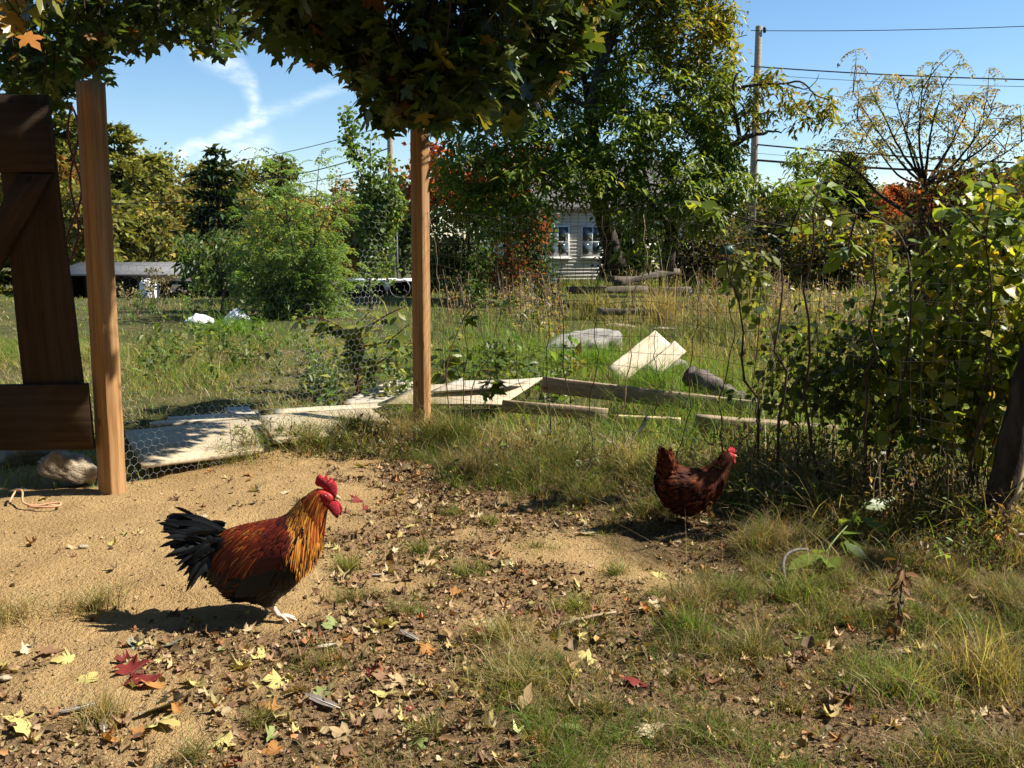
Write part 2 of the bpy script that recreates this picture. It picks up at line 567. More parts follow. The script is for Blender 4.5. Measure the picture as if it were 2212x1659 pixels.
M = dict(
    ground=mat_ground(),
    grass=mat_leaf('grass_blades', None, .45, .6, .12, 0),
    foliage=mat_leaf('foliage', None, .5, .42, .35, 0),
    foliage_far=mat_leaf('foliage_far', None, .42, .7, .1, 0),
    needles=mat_leaf('needles', None, .3, .7, .1, 0),
    mapleleaf=mat_leaf('maple_leaf', None, .33, .38, .45, 0),
    vineleaf=mat_leaf('vine_leaf', None, .55, .38, .35, 0),
    litter=mat_leaf('litter', None, .15, .7, .2, 0),
    bark=mat_bark('bark_dark', (.026, .019, .015), (.070, .055, .044)),
    bark_grey=mat_bark('bark_grey', (.06, .05, .042), (.17, .145, .12)),
    twig=mat_plain('twig', (.060, .040, .028), .8, .2),
    twig_red=mat_plain('twig_red', (.16, .035, .030), .6, .3),
    twig_tan=mat_plain('twig_tan', (.30, .22, .14), .8, .2),
    stem_green=mat_plain('stem_green', (.13, .17, .05), .6, .3),
    post=mat_wood('post_wood', (.43, .245, .098), (.20, .098, .036), 26, .03, True, .75, .4, (.33, .20, .10), .5),
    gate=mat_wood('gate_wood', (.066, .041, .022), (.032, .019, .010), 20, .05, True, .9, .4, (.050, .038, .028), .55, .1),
    ply=mat_wood('board_pale', (.52, .42, .27), (.34, .26, .15), 20, .05, True, .85, .35, (.46, .40, .30), .7),
    ply_grey=mat_wood('board_grey', (.52, .46, .36), (.36, .30, .22), 22, .05, True, .85, .3, (.42, .39, .34), .6),
    rail=mat_wood('rail_wood', (.36, .27, .17), (.17, .12, .075), 26, .04, True, .85, .45, (.30, .25, .19), .5),
    plank_white=mat_wood('plank_white', (.60, .52, .38), (.38, .30, .19), 24, .05, True, .9, .5, (.50, .45, .36), .6),
    timber_dark=mat_wood('timber_dark', (.16, .13, .10), (.075, .058, .045), 18, .06, False, .9, .5, (.13, .12, .105), .5),
    stake=mat_wood('stake_wood', (.60, .50, .28), (.45, .36, .18), 20, .04, False, .8, .25),
    utility=mat_wood('utility_wood', (.36, .29, .21), (.22, .17, .12), 12, .06, False, .9, .4),
    log=mat_bark('log_bark', (.05, .038, .030), (.17, .145, .125), 9),
    stone=mat_stone('stone_grey', (.19, .175, .155), (.34, .315, .275)),
    stone_tan=mat_stone('stone_tan', (.27, .21, .145), (.44, .36, .25), 9),
    wire=mat_plain('wire_rusty', (.040, .030, .024), .8, .15, 0),
    wire_galv=mat_plain('wire_galvanised', (.42, .42, .41), .45, .4, .5, .1),
    cable=mat_plain('cable_black', (.018, .018, .020), .6, .3),
    white=mat_plain('white_cloth', (.74, .73, .71), .7, .3, 0, .08, 12, .5, 14),
    house=mat_plain('house_paint', (.74, .69, .60), .7, .2, 0, .06, 3),
    trim=mat_plain('white_trim', (.80, .79, .76), .5, .3, 0, .04),
    roof=mat_plain('shed_roof', (.17, .165, .16), .7, .3, 0, .15, 3),
    shingle=mat_plain('house_roof', (.11, .10, .095), .85, .2, 0, .2, 9),
    darkwall=mat_plain('dark_boards', (.055, .045, .038), .85, .2, 0, .3, 4),
    redwall=mat_plain('red_boards', (.20, .095, .06), .85, .2, 0, .25, 4),
    blue=mat_plain('blue_plastic', (.10, .20, .42), .45, .4, 0, .1),
    greenbox=mat_plain('green_paint', (.015, .07, .05), .5, .4, 0, .1),
    orange=mat_plain('orange_tag', (.75, .30, .05), .6, .3, 0, .1),
    glass=mat_glass('window_glass'),
    tarp=mat_plain('black_tarp', (.020, .020, .022), .7, .3, 0, .3, 5, .4, 8),
    comb=mat_plain('comb_red', (.46, .024, .038), .65, .2, 0, .35, 90, .9, 260),
    legskin=mat_plain('leg_skin', (.72, .52, .42), .6, .3, 0, .15, 80, .5, 300),
    legskin_dull=mat_plain('leg_skin_dull', (.50, .38, .22), .6, .3, 0, .15, 80, .5, 300),
    beak=mat_plain('beak_horn', (.42, .30, .16), .45, .4, 0, .2, 60),
    eye=mat_plain('eye_amber', (.30, .10, .02), .12, .7, 0, .1),
    pupil=mat_plain('eye_black', (.005, .005, .005), .1, .7, 0, 0),
    feather=mat_feather('feathers', .5, .22),
    feather_black=mat_feather('feathers_black', .42, .22),
    feather_hen=mat_feather('feathers_hen', .7, .1),
    quill=mat_plain('quill', (.62, .55, .44), .6, .3),
    greyfeather=mat_leaf('grey_feather', (.20, .17, .15), .2, .6, .3, .3, 30, (1, 1, 1)),
    hose=mat_plain('grey_stick', (.11, .10, .09), .8, .2),
    rope=mat_plain('copper_cord', (.50, .26, .15), .6, .3),
)
# ------------------------------------------------------------------ terrain
_XB_Y = np.array([0.0, 2.0, 2.5, 2.83, 3.2, 3.5, 3.75, 4.1, 4.4, 5.0, 5.56, 6.3, 6.75, 6.95, 7.3])
_XB_X = np.array([-.6, -.5, -.75, -.69, -.45, -.25, .10, .50, .72, .28, -.10, -.5, -.8, -3.2, -9.0])
LPOST = P(243, 1062); MPOST = P(912, 938); RPOST = P(2128, 1188)

def grassiness(x, y):
    """0 = bare tan dirt of the run, 1 = turf"""
    xb = np.interp(y, _XB_Y, _XB_X)
    n = fbm(np.asarray(x) * 1.7, np.asarray(y) * 1.7, 5, 4) - .5
    g = sst(-.15, .5, np.asarray(x) - xb + n * 1.0)
    return np.maximum(g, sst(7.0, 7.3, y + n * .3))

def bareness(x, y):
    """1 on the open tan dirt where no leaf litter gathers"""
    xe = np.interp(y, [2.9, 3.3, 3.7, 4.2, 5.0, 6.0, 7.0], [-3.2, -2.2, -1.0, -.38, -.62, -1.0, -1.2])
    n = fbm(np.asarray(x) * 2.1 + 4, np.asarray(y) * 2.1, 15, 4) - .5
    return sst(-.2, .4, xe - np.asarray(x) + n * 1.1)

def beyond(x, y):
    """1 beyond the fence line"""
    f = np.interp(x, [-30, LPOST[0], MPOST[0], RPOST[0], 30], [6.2, LPOST[1], MPOST[1], RPOST[1], RPOST[1] - 6])
    return sst(-.1, .5, y - f)

def bank(x, y):
    f = np.interp(x, [LPOST[0] - .3, MPOST[0], RPOST[0]], [LPOST[1] + .25, MPOST[1] - .15, RPOST[1]])
    d = np.asarray(y) - f
    return np.exp(-(d / .32) ** 2) * sst(LPOST[0] + .2, LPOST[0] + .9, x)

PITS = [(*P(545, 1135)[:2], .13, .055), (*P(1010, 985)[:2], .30, .14), (*P(1545, 1215)[:2], .35, .06), (*P(1330, 1420)[:2], .16, .06),
        (*P(700, 990)[:2], .0001, 0), (*P(860, 1075)[:2], .25, .03), (*P(1130, 1290)[:2], .22, .03), (*P(1760, 1560)[:2], .16, .04)]

def height(x, y):
    x = np.asarray(x, float); y = np.asarray(y, float)
    z = .05 * (fbm(x * .6, y * .6, 11, 3) - .5)
    near = sst(40, 12, y)
    z = z + near * (.055 * (fbm(x * 2.6, y * 2.6, 23, 4) - .5) + .016 * (fbm(x * 11, y * 11, 31, 3) - .5))
    g = grassiness(x, y)
    z = z + near * g * .055 * (fbm(x * 4.5, y * 4.5, 41, 3) - .4)
    z = z + near * (1 - g) * (.016 * (fbm(x * 15, y * 15, 47, 2) - .5) + .03 * np.minimum(0, fbm(x * 5, y * 5, 53, 2) - .38))
    z = z + .07 * bank(x, y)
    for px, py, r, d in PITS:
        z = z - d * np.exp(-((x - px) ** 2 + (y - py) ** 2) / (r * r))
    z = z - 2.6 * sst(25, 46, y) * sst(-2, -9, x)
    z = z + 5.0 * sst(60, 170, y) * sst(2, 25, x) + 5 * sst(150, 420, y)
    z = z + .8 * (fbm(x * .05, y * .05, 61, 3) - .5) * sst(20, 60, y)
    return z

def hz(p):
    return float(height(np.array([p[0]]), np.array([p[1]]))[0])

def axis(segs):
    out = [segs[0][0]]
    for a, b, s0, s1 in segs:
        v = a; 
        while v < b - 1e-6:
            t = (v - a) / (b - a)
            v = min(b, v + s0 * (s1 / s0) ** t)
            out.append(v)
    return np.array(out)

xp = axis([(0, 2.4, .038, .038), (2.4, 6, .038, .15), (6, 30, .12, 2.0), (30, 700, 2.0, 90)])
gx = np.concatenate([-xp[::-1][:-1], xp])
gy = np.concatenate([[-60, -30, -15, -8, -4, -2, -1, 0, .8], axis([(1.6, 2.2, .08, .03), (2.2, 7.6, .032, .04), (7.6, 14, .04, .3), (14, 60, .25, 2.2), (60, 900, 2.2, 90)])])
GX, GY = np.meshgrid(gx, gy)
GZ = height(GX.ravel(), GY.ravel())
gv = np.stack([GX.ravel(), GY.ravel(), GZ], 1)
nx, ny = len(gx), len(gy)
ii = (np.arange(ny - 1)[:, None] * nx + np.arange(nx - 1)[None]).ravel()
gq = np.stack([ii, ii + 1, ii + 1 + nx, ii + nx], 1)
gg = grassiness(gv[:, 0], gv[:, 1])
gn = fbm(gv[:, 0] * 2.2, gv[:, 1] * 2.2, 77, 4)
dirtv = np.clip((1 - gg) + .35 * (gn > .62) * (gv[:, 1] < 7), 0, 1)
_bareg = bareness(gv[:, 0], gv[:, 1])
mouldv = (1 - _bareg) * (1 - beyond(gv[:, 0], gv[:, 1])) * sst(.30, .55, fbm(gv[:, 0] * 1.9, gv[:, 1] * 1.9, 131, 3)) * .9
gcol = np.stack([dirtv, np.maximum(beyond(gv[:, 0], gv[:, 1]), 0), mouldv], 1)
obj('ground', mesh_from('ground', gv, gq, M['ground'], gcol), kind='structure', label='bare tan dirt and turf of the chicken run and lawn beyond')

# ------------------------------------------------------------------ sawn pieces
def sweep_box(name, c0, c1, c2, c3, th, mat, parent=None, ch=.004, seg=10, rough=.0015, seed=0, kind=None, **props):
    """board whose TOP face is the quad c0 c1 c2 c3 (c0->c1 along the grain), thickness th below it"""
    c0, c1, c2, c3 = [np.asarray(c, float) for c in (c0, c1, c2, c3)]
    rng = np.random.default_rng(seed)
    o = (c0 + c1 + c2 + c3) / 4
    X = (c1 + c2 - c0 - c3); X /= np.linalg.norm(X)
    Yv = (c3 + c2 - c0 - c1); Yv -= X * (X @ Yv); Yv /= np.linalg.norm(Yv)
    Z = np.cross(X, Yv)
    sgn = 1.0
    if Z[2] < -1e-6 and abs(Z[2]) > .3:
        Yv = -Yv; Z = -Z; c0, c1, c2, c3 = c3, c2, c1, c0
    R = np.stack([X, Yv, Z], 1)
    L = [(c - o) @ R for c in (c0, c1, c2, c3)]
    V = []
    ch = min(ch, th * .3)
    for i in range(seg + 1):
        t = i / seg
        a = L[0] + (L[1] - L[0]) * t; b = L[3] + (L[2] - L[3]) * t
        e = (b - a) / np.linalg.norm(b - a) * ch
        dz = np.array([0, 0, ch]); D = np.array([0, 0, th])
        ring = np.array([a + e, b - e, b - dz, b - D + dz, b - D - e, a - D + e, a - D + dz, a - dz])
        ring += rng.normal(0, rough, ring.shape) * [0 if 0 < i < seg else 1, 1, 1]
        V.append(ring)
    V = np.concatenate(V)
    i = np.arange(seg)[:, None] * 8; j = np.arange(8)[None]; k = (j + 1) % 8
    q = np.stack([i + j, i + k, i + 8 + k, i + 8 + j], -1).reshape(-1, 4)[:, ::-1]
    me = mesh_from(name, V, [q, np.arange(8)[None, :], (np.arange(8) + seg * 8)[::-1][None, :]], mat, None, False)
    ob = obj(name, me, parent, **props)
    ob.matrix_world = Matrix.Translation(Vector(o)) @ Matrix(R.tolist()).to_4x4()
    return ob

def beam(name, p0, p1, w, th, mat, roll=0.0, parent=None, **kw):
    """straight piece p0->p1 (centre line), w across, th deep"""
    p0 = np.asarray(p0, float); p1 = np.asarray(p1, float)
    X = (p1 - p0) / np.linalg.norm(p1 - p0)
    ref = np.array([0, 0, 1.0]) if abs(X[2]) < .9 else np.array([0, -1.0, 0])
    Yv = np.cross(ref, X); Yv /= np.linalg.norm(Yv); Z = np.cross(X, Yv)
    c, s = math.cos(roll), math.sin(roll)
    A = Yv * c + Z * s; B = -Yv * s + Z * c
    h = B * th / 2
    return sweep_box(name, p0 - A * w / 2 + h, p1 - A * w / 2 + h, p1 + A * w / 2 + h, p0 + A * w / 2 + h, th, mat, parent, **kw)

def tagged(o, label, cat, group=None):
    o['label'] = label; o['category'] = cat
    if group:
        o['group'] = group
    return o

# posts of the run
lp_top = at(195, 177, LPOST[1] + .02)
tagged(beam('fence_post', LPOST - [0, 0, .15], lp_top, .122, .122, M['post'], roll=math.radians(-26), ch=.008, seg=24, rough=.001, seed=1),
       'tall squared timber post beside the hanging wooden gate', 'post', 'squared timber posts of the chicken run')
mp_top = at(906, 262, MPOST[1])
mpost = beam('fence_post', MPOST - [0, 0, .2], mp_top, .110, .110, M['post'], roll=math.radians(-28), ch=.008, seg=24, rough=.001, seed=2)
tagged(mpost, 'squared timber post where chicken wire meets the square mesh fence', 'post', 'squared timber posts of the chicken run')

# the gate
GY_ = LPOST[1] - .10
def gp(x, y, dy=0.0):
    return at(x, y, GY_ + dy)
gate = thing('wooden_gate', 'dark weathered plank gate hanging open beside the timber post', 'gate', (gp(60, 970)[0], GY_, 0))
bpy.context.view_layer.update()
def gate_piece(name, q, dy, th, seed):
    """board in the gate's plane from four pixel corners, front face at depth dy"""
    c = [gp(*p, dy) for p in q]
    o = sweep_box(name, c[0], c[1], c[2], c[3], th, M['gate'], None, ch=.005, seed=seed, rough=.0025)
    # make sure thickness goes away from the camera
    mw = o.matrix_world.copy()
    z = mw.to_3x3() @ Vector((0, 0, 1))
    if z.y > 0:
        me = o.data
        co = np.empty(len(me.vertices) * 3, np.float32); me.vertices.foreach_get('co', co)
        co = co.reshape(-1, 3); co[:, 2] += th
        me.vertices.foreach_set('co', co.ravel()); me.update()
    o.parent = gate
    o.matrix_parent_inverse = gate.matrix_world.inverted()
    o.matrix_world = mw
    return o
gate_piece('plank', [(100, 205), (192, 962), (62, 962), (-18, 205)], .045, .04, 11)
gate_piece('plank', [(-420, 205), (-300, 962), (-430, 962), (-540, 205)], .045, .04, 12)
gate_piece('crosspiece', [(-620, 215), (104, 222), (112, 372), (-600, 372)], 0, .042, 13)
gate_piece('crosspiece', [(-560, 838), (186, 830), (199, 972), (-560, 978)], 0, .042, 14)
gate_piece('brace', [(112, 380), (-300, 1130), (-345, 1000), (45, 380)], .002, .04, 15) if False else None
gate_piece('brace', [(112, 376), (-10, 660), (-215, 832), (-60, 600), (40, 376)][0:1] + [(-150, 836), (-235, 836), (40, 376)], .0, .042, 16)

# boulders under the gate
def rock(name, c, size, mat, seed, flat=.3, label='', group=None, n=44, rz=0.0, cat='rock'):
    rng = np.random.default_rng(seed)
    u = np.linspace(0, 2 * PI, n, endpoint=False); v = np.linspace(0, PI, n // 2 + 1)
    Uu, Vv = np.meshgrid(u, v)
    d = np.stack([np.sin(Vv) * np.cos(Uu), np.sin(Vv) * np.sin(Uu), np.cos(Vv)], -1).reshape(-1, 3)
    r = np.ones(len(d))
    for _ in range(16):
        a = rvec(rng, 1)[0]; off = rng.uniform(.5, .92)
        dd = d @ a
        r = np.minimum(r, np.where(dd > .15, off / np.maximum(dd, .15), 9))
    nn = fbm(d[:, 0] * 3 + d[:, 2] * 2 + seed, d[:, 1] * 3 - d[:, 2] * 2, seed, 5, .6)
    n2_ = fbm(d[:, 0] * 9 + d[:, 2] * 7, d[:, 1] * 9 - d[:, 2] * 6 + seed, seed + 3, 3, .6)
    r = r * (1 + .42 * (nn - .5) + .14 * (n2_ - .5))
    vv = d * r[:, None] * np.asarray(size) / 2
    rows = n // 2 + 1
    i = np.arange(rows - 1)[:, None] * n; j = np.arange(n)[None]; k = (j + 1) % n
    q = np.stack([i + j, i + n + j, i + n + k, i + k], -1).reshape(-1, 4)
    me = mesh_from(name, vv, q, mat, None, True)
    o = obj(name, me)
    o.location = tuple(float(t) for t in c); o.rotation_euler = (rng.uniform(-.1, .1), rng.uniform(-.1, .1), rz)
    if label:
        tagged(o, label, cat, group)
    return o
c = P(143, 1052); rock('stone', (c[0], c[1] + .08, .10), (.40, .30, .24), M['stone_tan'], 3, label='flat tan stone block lying at the foot of the gatepost')
c = P(30, 1015); rock('stone', (c[0] - .05, c[1] + .25, .08), (.62, .40, .30), M['stone'], 4, label='big rounded boulder in the shade beneath the gate')
c = P(80, 1036); rock('pebble', (c[0], c[1], .03), (.06, .05, .05), M['stone_tan'], 5, label='small pale pebble between the boulders beneath the gate', cat='stone')

# loose cord and rubbish at the gate
pts = curve([P(20, 1085, .02), P(35, 1060, .06), P(48, 1062, .07), P(50, 1085, .03), P(75, 1092, .012), P(105, 1088, .012), P(128, 1086, .012), P(128, 1092, .012), P(100, 1096, .01), P(60, 1094, .01)], 60)
MB().tube(pts, .006, 6).build('cord', M['rope'], label='looped copper coloured cord lying on the dirt by the boulders', category='cord')

# ------------------------------------------------------------------ boards lying on the ground
def sheet(name, quad, th, mat, label, cat='board', group=None, seed=0, **kw):
    """quad: four (px, py, z) top corners"""
    c = [P(*q) for q in quad]
    o = sweep_box(name, c[0], c[1], c[2], c[3], th, mat, seed=seed, **kw)
    return tagged(o, label, cat, group)
GB = 'boards lying along the fence'
sheet('plywood_sheet', [(308, 1004, .11), (640, 962, .08), (560, 902, .15), (270, 930, .20)], .03, M['ply'], 'large pale plywood sheet lying by the gatepost with leaves on its edge', 'plywood', GB, 21)
sheet('plywood_sheet', [(592, 950, .16), (865, 925, .08), (800, 882, .11), (560, 897, .22)], .03, M['ply'], 'pale plywood sheet overlapping the larger one beside the weeds', 'plywood', GB, 22)
sheet('board', [(325, 918, .15), (545, 900, .17), (543, 893, .17), (323, 911, .15)], .03, M['plank_white'], 'narrow white strip of wood along the back edge of the plywood', 'board', GB, 23)
sheet('board', [(365, 908, .10), (560, 895, .10), (556, 887, .10), (362, 900, .10)], .04, M['ply_grey'], 'thin grey strip half hidden behind the white strip', 'board', GB, 24)
sheet('board', [(503, 902, .17), (556, 897, .17), (536, 877, .19), (485, 880, .19)], .05, M['ply_grey'], 'short grey block of board lying across the plywood sheets', 'board', GB, 25)
sheet('board', [(595, 893, .13), (860, 876, .12), (850, 868, .12), (590, 884, .13)], .025, M['plank_white'], 'long pale strip lying behind the overlapping plywood sheet', 'board', GB, 26)
sheet('board', [(745, 872, .10), (900, 860, .10), (880, 845, .10), (750, 862, .10)], .03, M['ply_grey'], 'weathered grey board in front of the shaded panel', 'board', GB, 27)
sheet('panel', [(760, 858, .10), (905, 838, .12), (895, 818, .16), (835, 824, .14)], .03, M['ply_grey'], 'splintered grey panel leaning behind the timber post', 'panel', GB, 28)
sheet('plywood_sheet', [(815, 872, .16), (1085, 872, .16), (1172, 815, .30), (905, 833, .26)], .022, M['ply'], 'pale plywood sheet propped behind the timber post', 'plywood', GB, 29)
sheet('plywood_sheet', [(925, 846, .245), (1095, 833, .285), (1140, 819, .315), (985, 822, .30)], .018, M['ply_grey'], 'greyer plywood sheet lying on top of the propped one', 'plywood', GB, 30)
def railing(p0, p1, w, th, mat, label, seed, roll=0.0):
    a = P(*p0); b = P(*p1)
    o = beam('rail', a, b, w, th, mat, roll=roll, seed=seed, ch=.006, rough=.002)
    return tagged(o, label, 'rail', 'fallen rails beyond the square mesh')
railing((1172, 830, .27), (1709, 893, .10), .045, .14, M['rail'], 'long fallen rail running from the plywood towards the thicket', 31)
railing((1085, 876, .16), (1312, 895, .10), .05, .10, M['rail'], 'short fallen rail with a pointed end in the grass', 32)
railing((1330, 905, .08), (1470, 912, .08), .06, .07, M['stake'], 'yellowish short rail end beside the orange leaves', 33)
railing((1500, 918, .14), (1806, 942, .05), .06, .17, M['rail'], 'thick fallen rail tapering towards the thicket', 34, .25)
tagged(beam('board', P(1600, 878, .08), P(1722, 925, .03), .07, .03, M['plank_white'], seed=35), 'thin pale board lying slantwise between two fallen rails', 'board', GB)
# crossed white planks on the rocks
def plank(p0, p1, w, N, label, seed, th=.05):
    p0 = at(*p0); p1 = at(*p1); N = np.array(N, float)
    X = (p1 - p0) / np.linalg.norm(p1 - p0)
    A = np.cross(N, X); A /= np.linalg.norm(A)
    o = sweep_box('white_plank', p0 - A * w / 2, p1 - A * w / 2, p1 + A * w / 2, p0 + A * w / 2, th, M['plank_white'], seed=seed, ch=.006, rough=.003)
    tagged(o, label, 'plank', 'white planks by the rocks')
plank((1333, 808, 10.3), (1432, 728, 10.9), .24, (.25, -.72, .65), 'broad white plank leaning up on the rocks with a broken end', 36)
plank((1412, 800, 10.15), (1470, 748, 10.5), .17, (.35, -.70, .62), 'narrower white plank crossing beside the broad one', 37)
c = P(1265, 765); rock('rock', (c[0] + .1, c[1] + .3, .03), (1.45, .9, .60), M['stone'], 41, label='low grey rock half sunk in the grass behind the white planks')
c = P(1215, 768); rock('rock', (c[0], c[1] + .1, .05), (.62, .6, .36), M['stone'], 42, label='dark grey rock on the shaded end of the low rock')
c = P(1430, 812); rock('rock', (c[0], c[1] + .1, .05), (.70, .45, .34), M['stone'], 43, label='pale rock under the lower end of the white planks')
# log
a = P(1487, 812, .30); b = P(1612, 884, .06)
pts = curve([a, a * .6 + b * .4 + [0, 0, .03], b, b + (b - a) * .2], 20)
lg = thing('log', 'dark barky log leaning on the fallen rails', 'log', (0, 0, 0))
rr = np.random.default_rng(9)
mb = MB(); mb.tube(pts, .105 + .012 * rr.normal(size=20), 14); mb.v[-1] = mb.v[-1] + rr.normal(0, .008, mb.v[-1].shape); lo = mb.build('bark', M['log'], lg)
MB().tube([pts[0] - (pts[1] - pts[0]) * .04, pts[0] + (pts[1] - pts[0]) * .02], .088, 14).build('cut_end', M['rail'], lg, smooth=False)
# far timbers
def timber(p0, p1, z0, z1, w, th, label, mat='timber_dark', seed=0):
    a = P(*p0); b = P(*p1)
    a = np.array([a[0], a[1], hz(a) + z0 + .12]); b = np.array([b[0], b[1], hz(b) + z1 + .12])
    return tagged(beam('timber', a, b, w, th, M[mat], seed=seed, ch=.015, rough=.008), label, 'timber', 'old timbers in the long grass')
timber((1225, 652), (1395, 648), .16, .16, .22, .18, 'dark old timber at the bottom left of the timber pile', seed=51)
timber((1290, 662), (1445, 662), .10, .10, .2, .05, 'pale weathered plank along the front of the timber pile', 'rail', seed=52)
timber((1320, 648), (1365, 646), .42, .40, .2, .14, 'short dark timber end resting on top of the pile', seed=53)
timber((1330, 655), (1462, 650), .38, .66, .2, .14, 'dark timber lying aslant over the pile with its end raised', seed=54)
timber((1400, 660), (1492, 660), .20, .2, .26, .22, 'thick dark timber end at the right of the pile', seed=55)
timber((1290, 700), (1422, 700), .10, .10, .2, .12, 'single dark timber lying in front of the timber pile', seed=56)
c = P(1340, 708); rock('rock', (c[0], c[1] - .1, .02), (.75, .3, .16), M['stone_tan'], 57, label='flat pale stone in the dry grass before the single timber')
c = P(1425, 712); rock('rock', (c[0], c[1] - .1, .02), (.5, .3, .1), M['stone_tan'], 58, label='small flat pale stone under the straw coloured grass')
for k, (px, py, sx, lab) in enumerate([(1385, 590, 2.4, 'flat topped layered ledge rock under the chestnut tree'), (1330, 596, 1.6, 'dark broken ledge rock beside the house corner'), (1430, 600, 1.5, 'small tan ledge rock below the layered ledge')]):
    c = P(px, 612); rock('ledge', (c[0], c[1] - k * .6, .35), (sx, 1.2, 1.1 - .25 * k), M['stone_tan'], 60 + k, label=lab)
# white sacks in the lawn
def sack(q, size, seed, label):
    c = P(*q); o = rock('white_sack', (c[0], c[1], .10), size, M['white'], seed, label=label, cat='sack')
    return o
sack((432, 703), (.62, .5, .30), 71, 'crumpled white sack lying low in the grass by the sapling')
sack((512, 695), (.62, .5, .38), 72, 'rounder white sack higher than its neighbour in the lawn')
sack((500, 712), (.35, .25, .14), 73, 'small white scrap of sack in front of the others')
# black stick and hose
MB().tube(curve([P(1327, 998, .02), P(1355, 960, .10), P(1385, 925, .20), P(1398, 900, .28)], 16), np.linspace(.022, .014, 16), 8).build('stick', M['cable'], label='black stick leaning up out of the grass by the rails', category='stick')
MB().tube(curve([P(1700, 1262, .03), P(1692, 1225, .07), P(1698, 1200, .10), P(1720, 1188, .11), P(1745, 1187, .10)], 24), .007, 8).build('stick', M['hose'], label='bent grey stick rising from the turf by the shade', category='stick')
MB().tube(curve([P(1205, 1352, .012), P(1260, 1335, .02), P(1330, 1322, .012)], 12), np.linspace(.008, .005, 12), 6).build('stick', M['twig_tan'], label='thin tan twig lying on the litter before the grass clump', category='stick')

# ------------------------------------------------------------------ chicken wire between the two posts
def chicken_wire():
    a0 = LPOST + np.array([.06, .05, 0]); a1 = MPOST + np.array([-.06, .06, 0])
    Lw = np.linalg.norm((a1 - a0)[:2]); Hh = 2.05
    cell = .052; s = cell / math.sqrt(3)
    segs = []
    cols = int(Lw / cell); rows = int(Hh / (1.5 * s))
    for r in range(rows):
        for c in range(cols):
            x = c * cell + (cell / 2 if r % 2 else 0); z = r * 1.5 * s
            top = (x, z + s); ur = (x + cell / 2, z + s / 2); lr = (x + cell / 2, z - s / 2); ul = (x - cell / 2, z + s / 2)
            segs += [(ul, top), (top, ur), (ur, lr)]
    segs = np.array(segs)
    def w(p):
        u = p[:, 0] / Lw; z = p[:, 1]
        x = p[:, 0] + .012 * np.sin(z * 3.1 + u * 7)
        z2 = z + .02 * np.sin(u * 9 + z) - .05 * np.sin(PI * u) * (z / Hh)
        dpt = .05 * np.sin(u * 6.3 + z * 1.7) + .02 * np.sin(u * 17 + z * 4)
        d = (a1 - a0) / Lw
        n = np.array([-d[1], d[0], 0])
        return a0 + np.outer(x, d * [1, 1, 0]) + np.outer(dpt, n) + np.outer(z2 + .02, [0, 0, 1])
    A = w(segs[:, 0]); B = w(segs[:, 1])
    r = .00065
    D = B - A; D /= np.linalg.norm(D, axis=1, keepdims=True)
    ref = np.array([0, 1.0, 0]); S = np.cross(D, ref); S /= np.linalg.norm(S, axis=1, keepdims=True); T = np.cross(S, D)
    rg = []
    for th in (0, 2 * PI / 3, 4 * PI / 3):
        rg.append(S * math.cos(th) * r + T * math.sin(th) * r)
    V = np.concatenate([np.stack([A + g for g in rg], 1), np.stack([B + g for g in rg], 1)], 1).reshape(-1, 3)
    n = len(A)
    tf = np.array([[0, 1, 4, 3], [1, 2, 5, 4], [2, 0, 3, 5]])
    f = (tf[None] + (np.arange(n) * 6)[:, None, None]).reshape(-1, 4)
    o = obj('chicken_wire', mesh_from('chicken_wire', V, f, M['wire_galv']))
    return tagged(o, 'galvanised hexagonal chicken wire stretched between the two timber posts', 'chicken wire')
chicken_wire()

# square mesh fence from the middle post to the corner post
fence = thing('wire_mesh_fence', 'rusty square mesh wire fence running from the timber post into the vines', 'fence', MPOST)
def fence_pt(u, z):
    u = np.asarray(u, float); z = np.asarray(z, float)
    p = MPOST + np.outer(u, RPOST - MPOST) * [1, 1, 0]
    n = np.array([(RPOST - MPOST)[1], -(RPOST - MPOST)[0], 0]); n /= np.linalg.norm(n)
    p = p - np.outer(.05 * np.sin(u * 9 + z * 1.3) + .03 * np.sin(u * 23 + z * 2), n)
    sag = -.06 * np.sin(PI * np.clip(u * 2 % 1, 0, 1)) * (z / 1.8)
    p[:, 2] = z + sag
    return p
FH = 1.78
FL = np.linalg.norm((RPOST - MPOST)[:2])
rg = np.random.default_rng(101)
for k in range(int(FL / .062)):
    u = np.full(9, (k + .5) * .062 / FL); z = np.linspace(0.0, FH, 9)
    MB().tube(fence_pt(u + .0012 * np.sin(z * 5 + k), z), .00125, 3, cap=False).build('upright_wire', M['wire'], fence).matrix_parent_inverse = Matrix.Translation(-Vector(fence.location))
for k in range(18):
    z = .02 + k * (FH - .02) / 17
    u = np.linspace(0.01, .99, 40)
    MB().tube(fence_pt(u, np.full(40, z) + .012 * np.sin(u * 31 + k)), .0014, 3, cap=False).build('level_wire', M['wire'], fence).matrix_parent_inverse = Matrix.Translation(-Vector(fence.location))

# corner post (dark trunk) and pale stake at the right
cp = thing('corner_post', 'thick dark round corner post standing in the vines', 'post', RPOST)
rt = at(2270, 600, RPOST[1] + .05)
pts = curve([RPOST - [0, 0, .1], RPOST * .65 + rt * .35 + [.01, 0, 0], RPOST * .3 + rt * .7, rt], 24) - RPOST
nrg = np.random.default_rng(5)
MB().tube(pts, np.linspace(.075, .055, 24) + nrg.normal(0, .003, 24), 16).build('trunk', M['bark'], cp)
pc = P(2127, 1153, .10) - RPOST
MB().box(pc + [-.03, -.125, -.02], pc + [.02, -.11, .03]).build('tag', M['orange'], cp, smooth=False)
a = P(2166, 1178, .02) ; b = at(2240, 850, a[1] - .02)
tagged(beam('stake', a, b, .05, .035, M['stake'], roll=.4, seed=81), 'pale sawn stake leaning beside the dark corner post', 'stake')
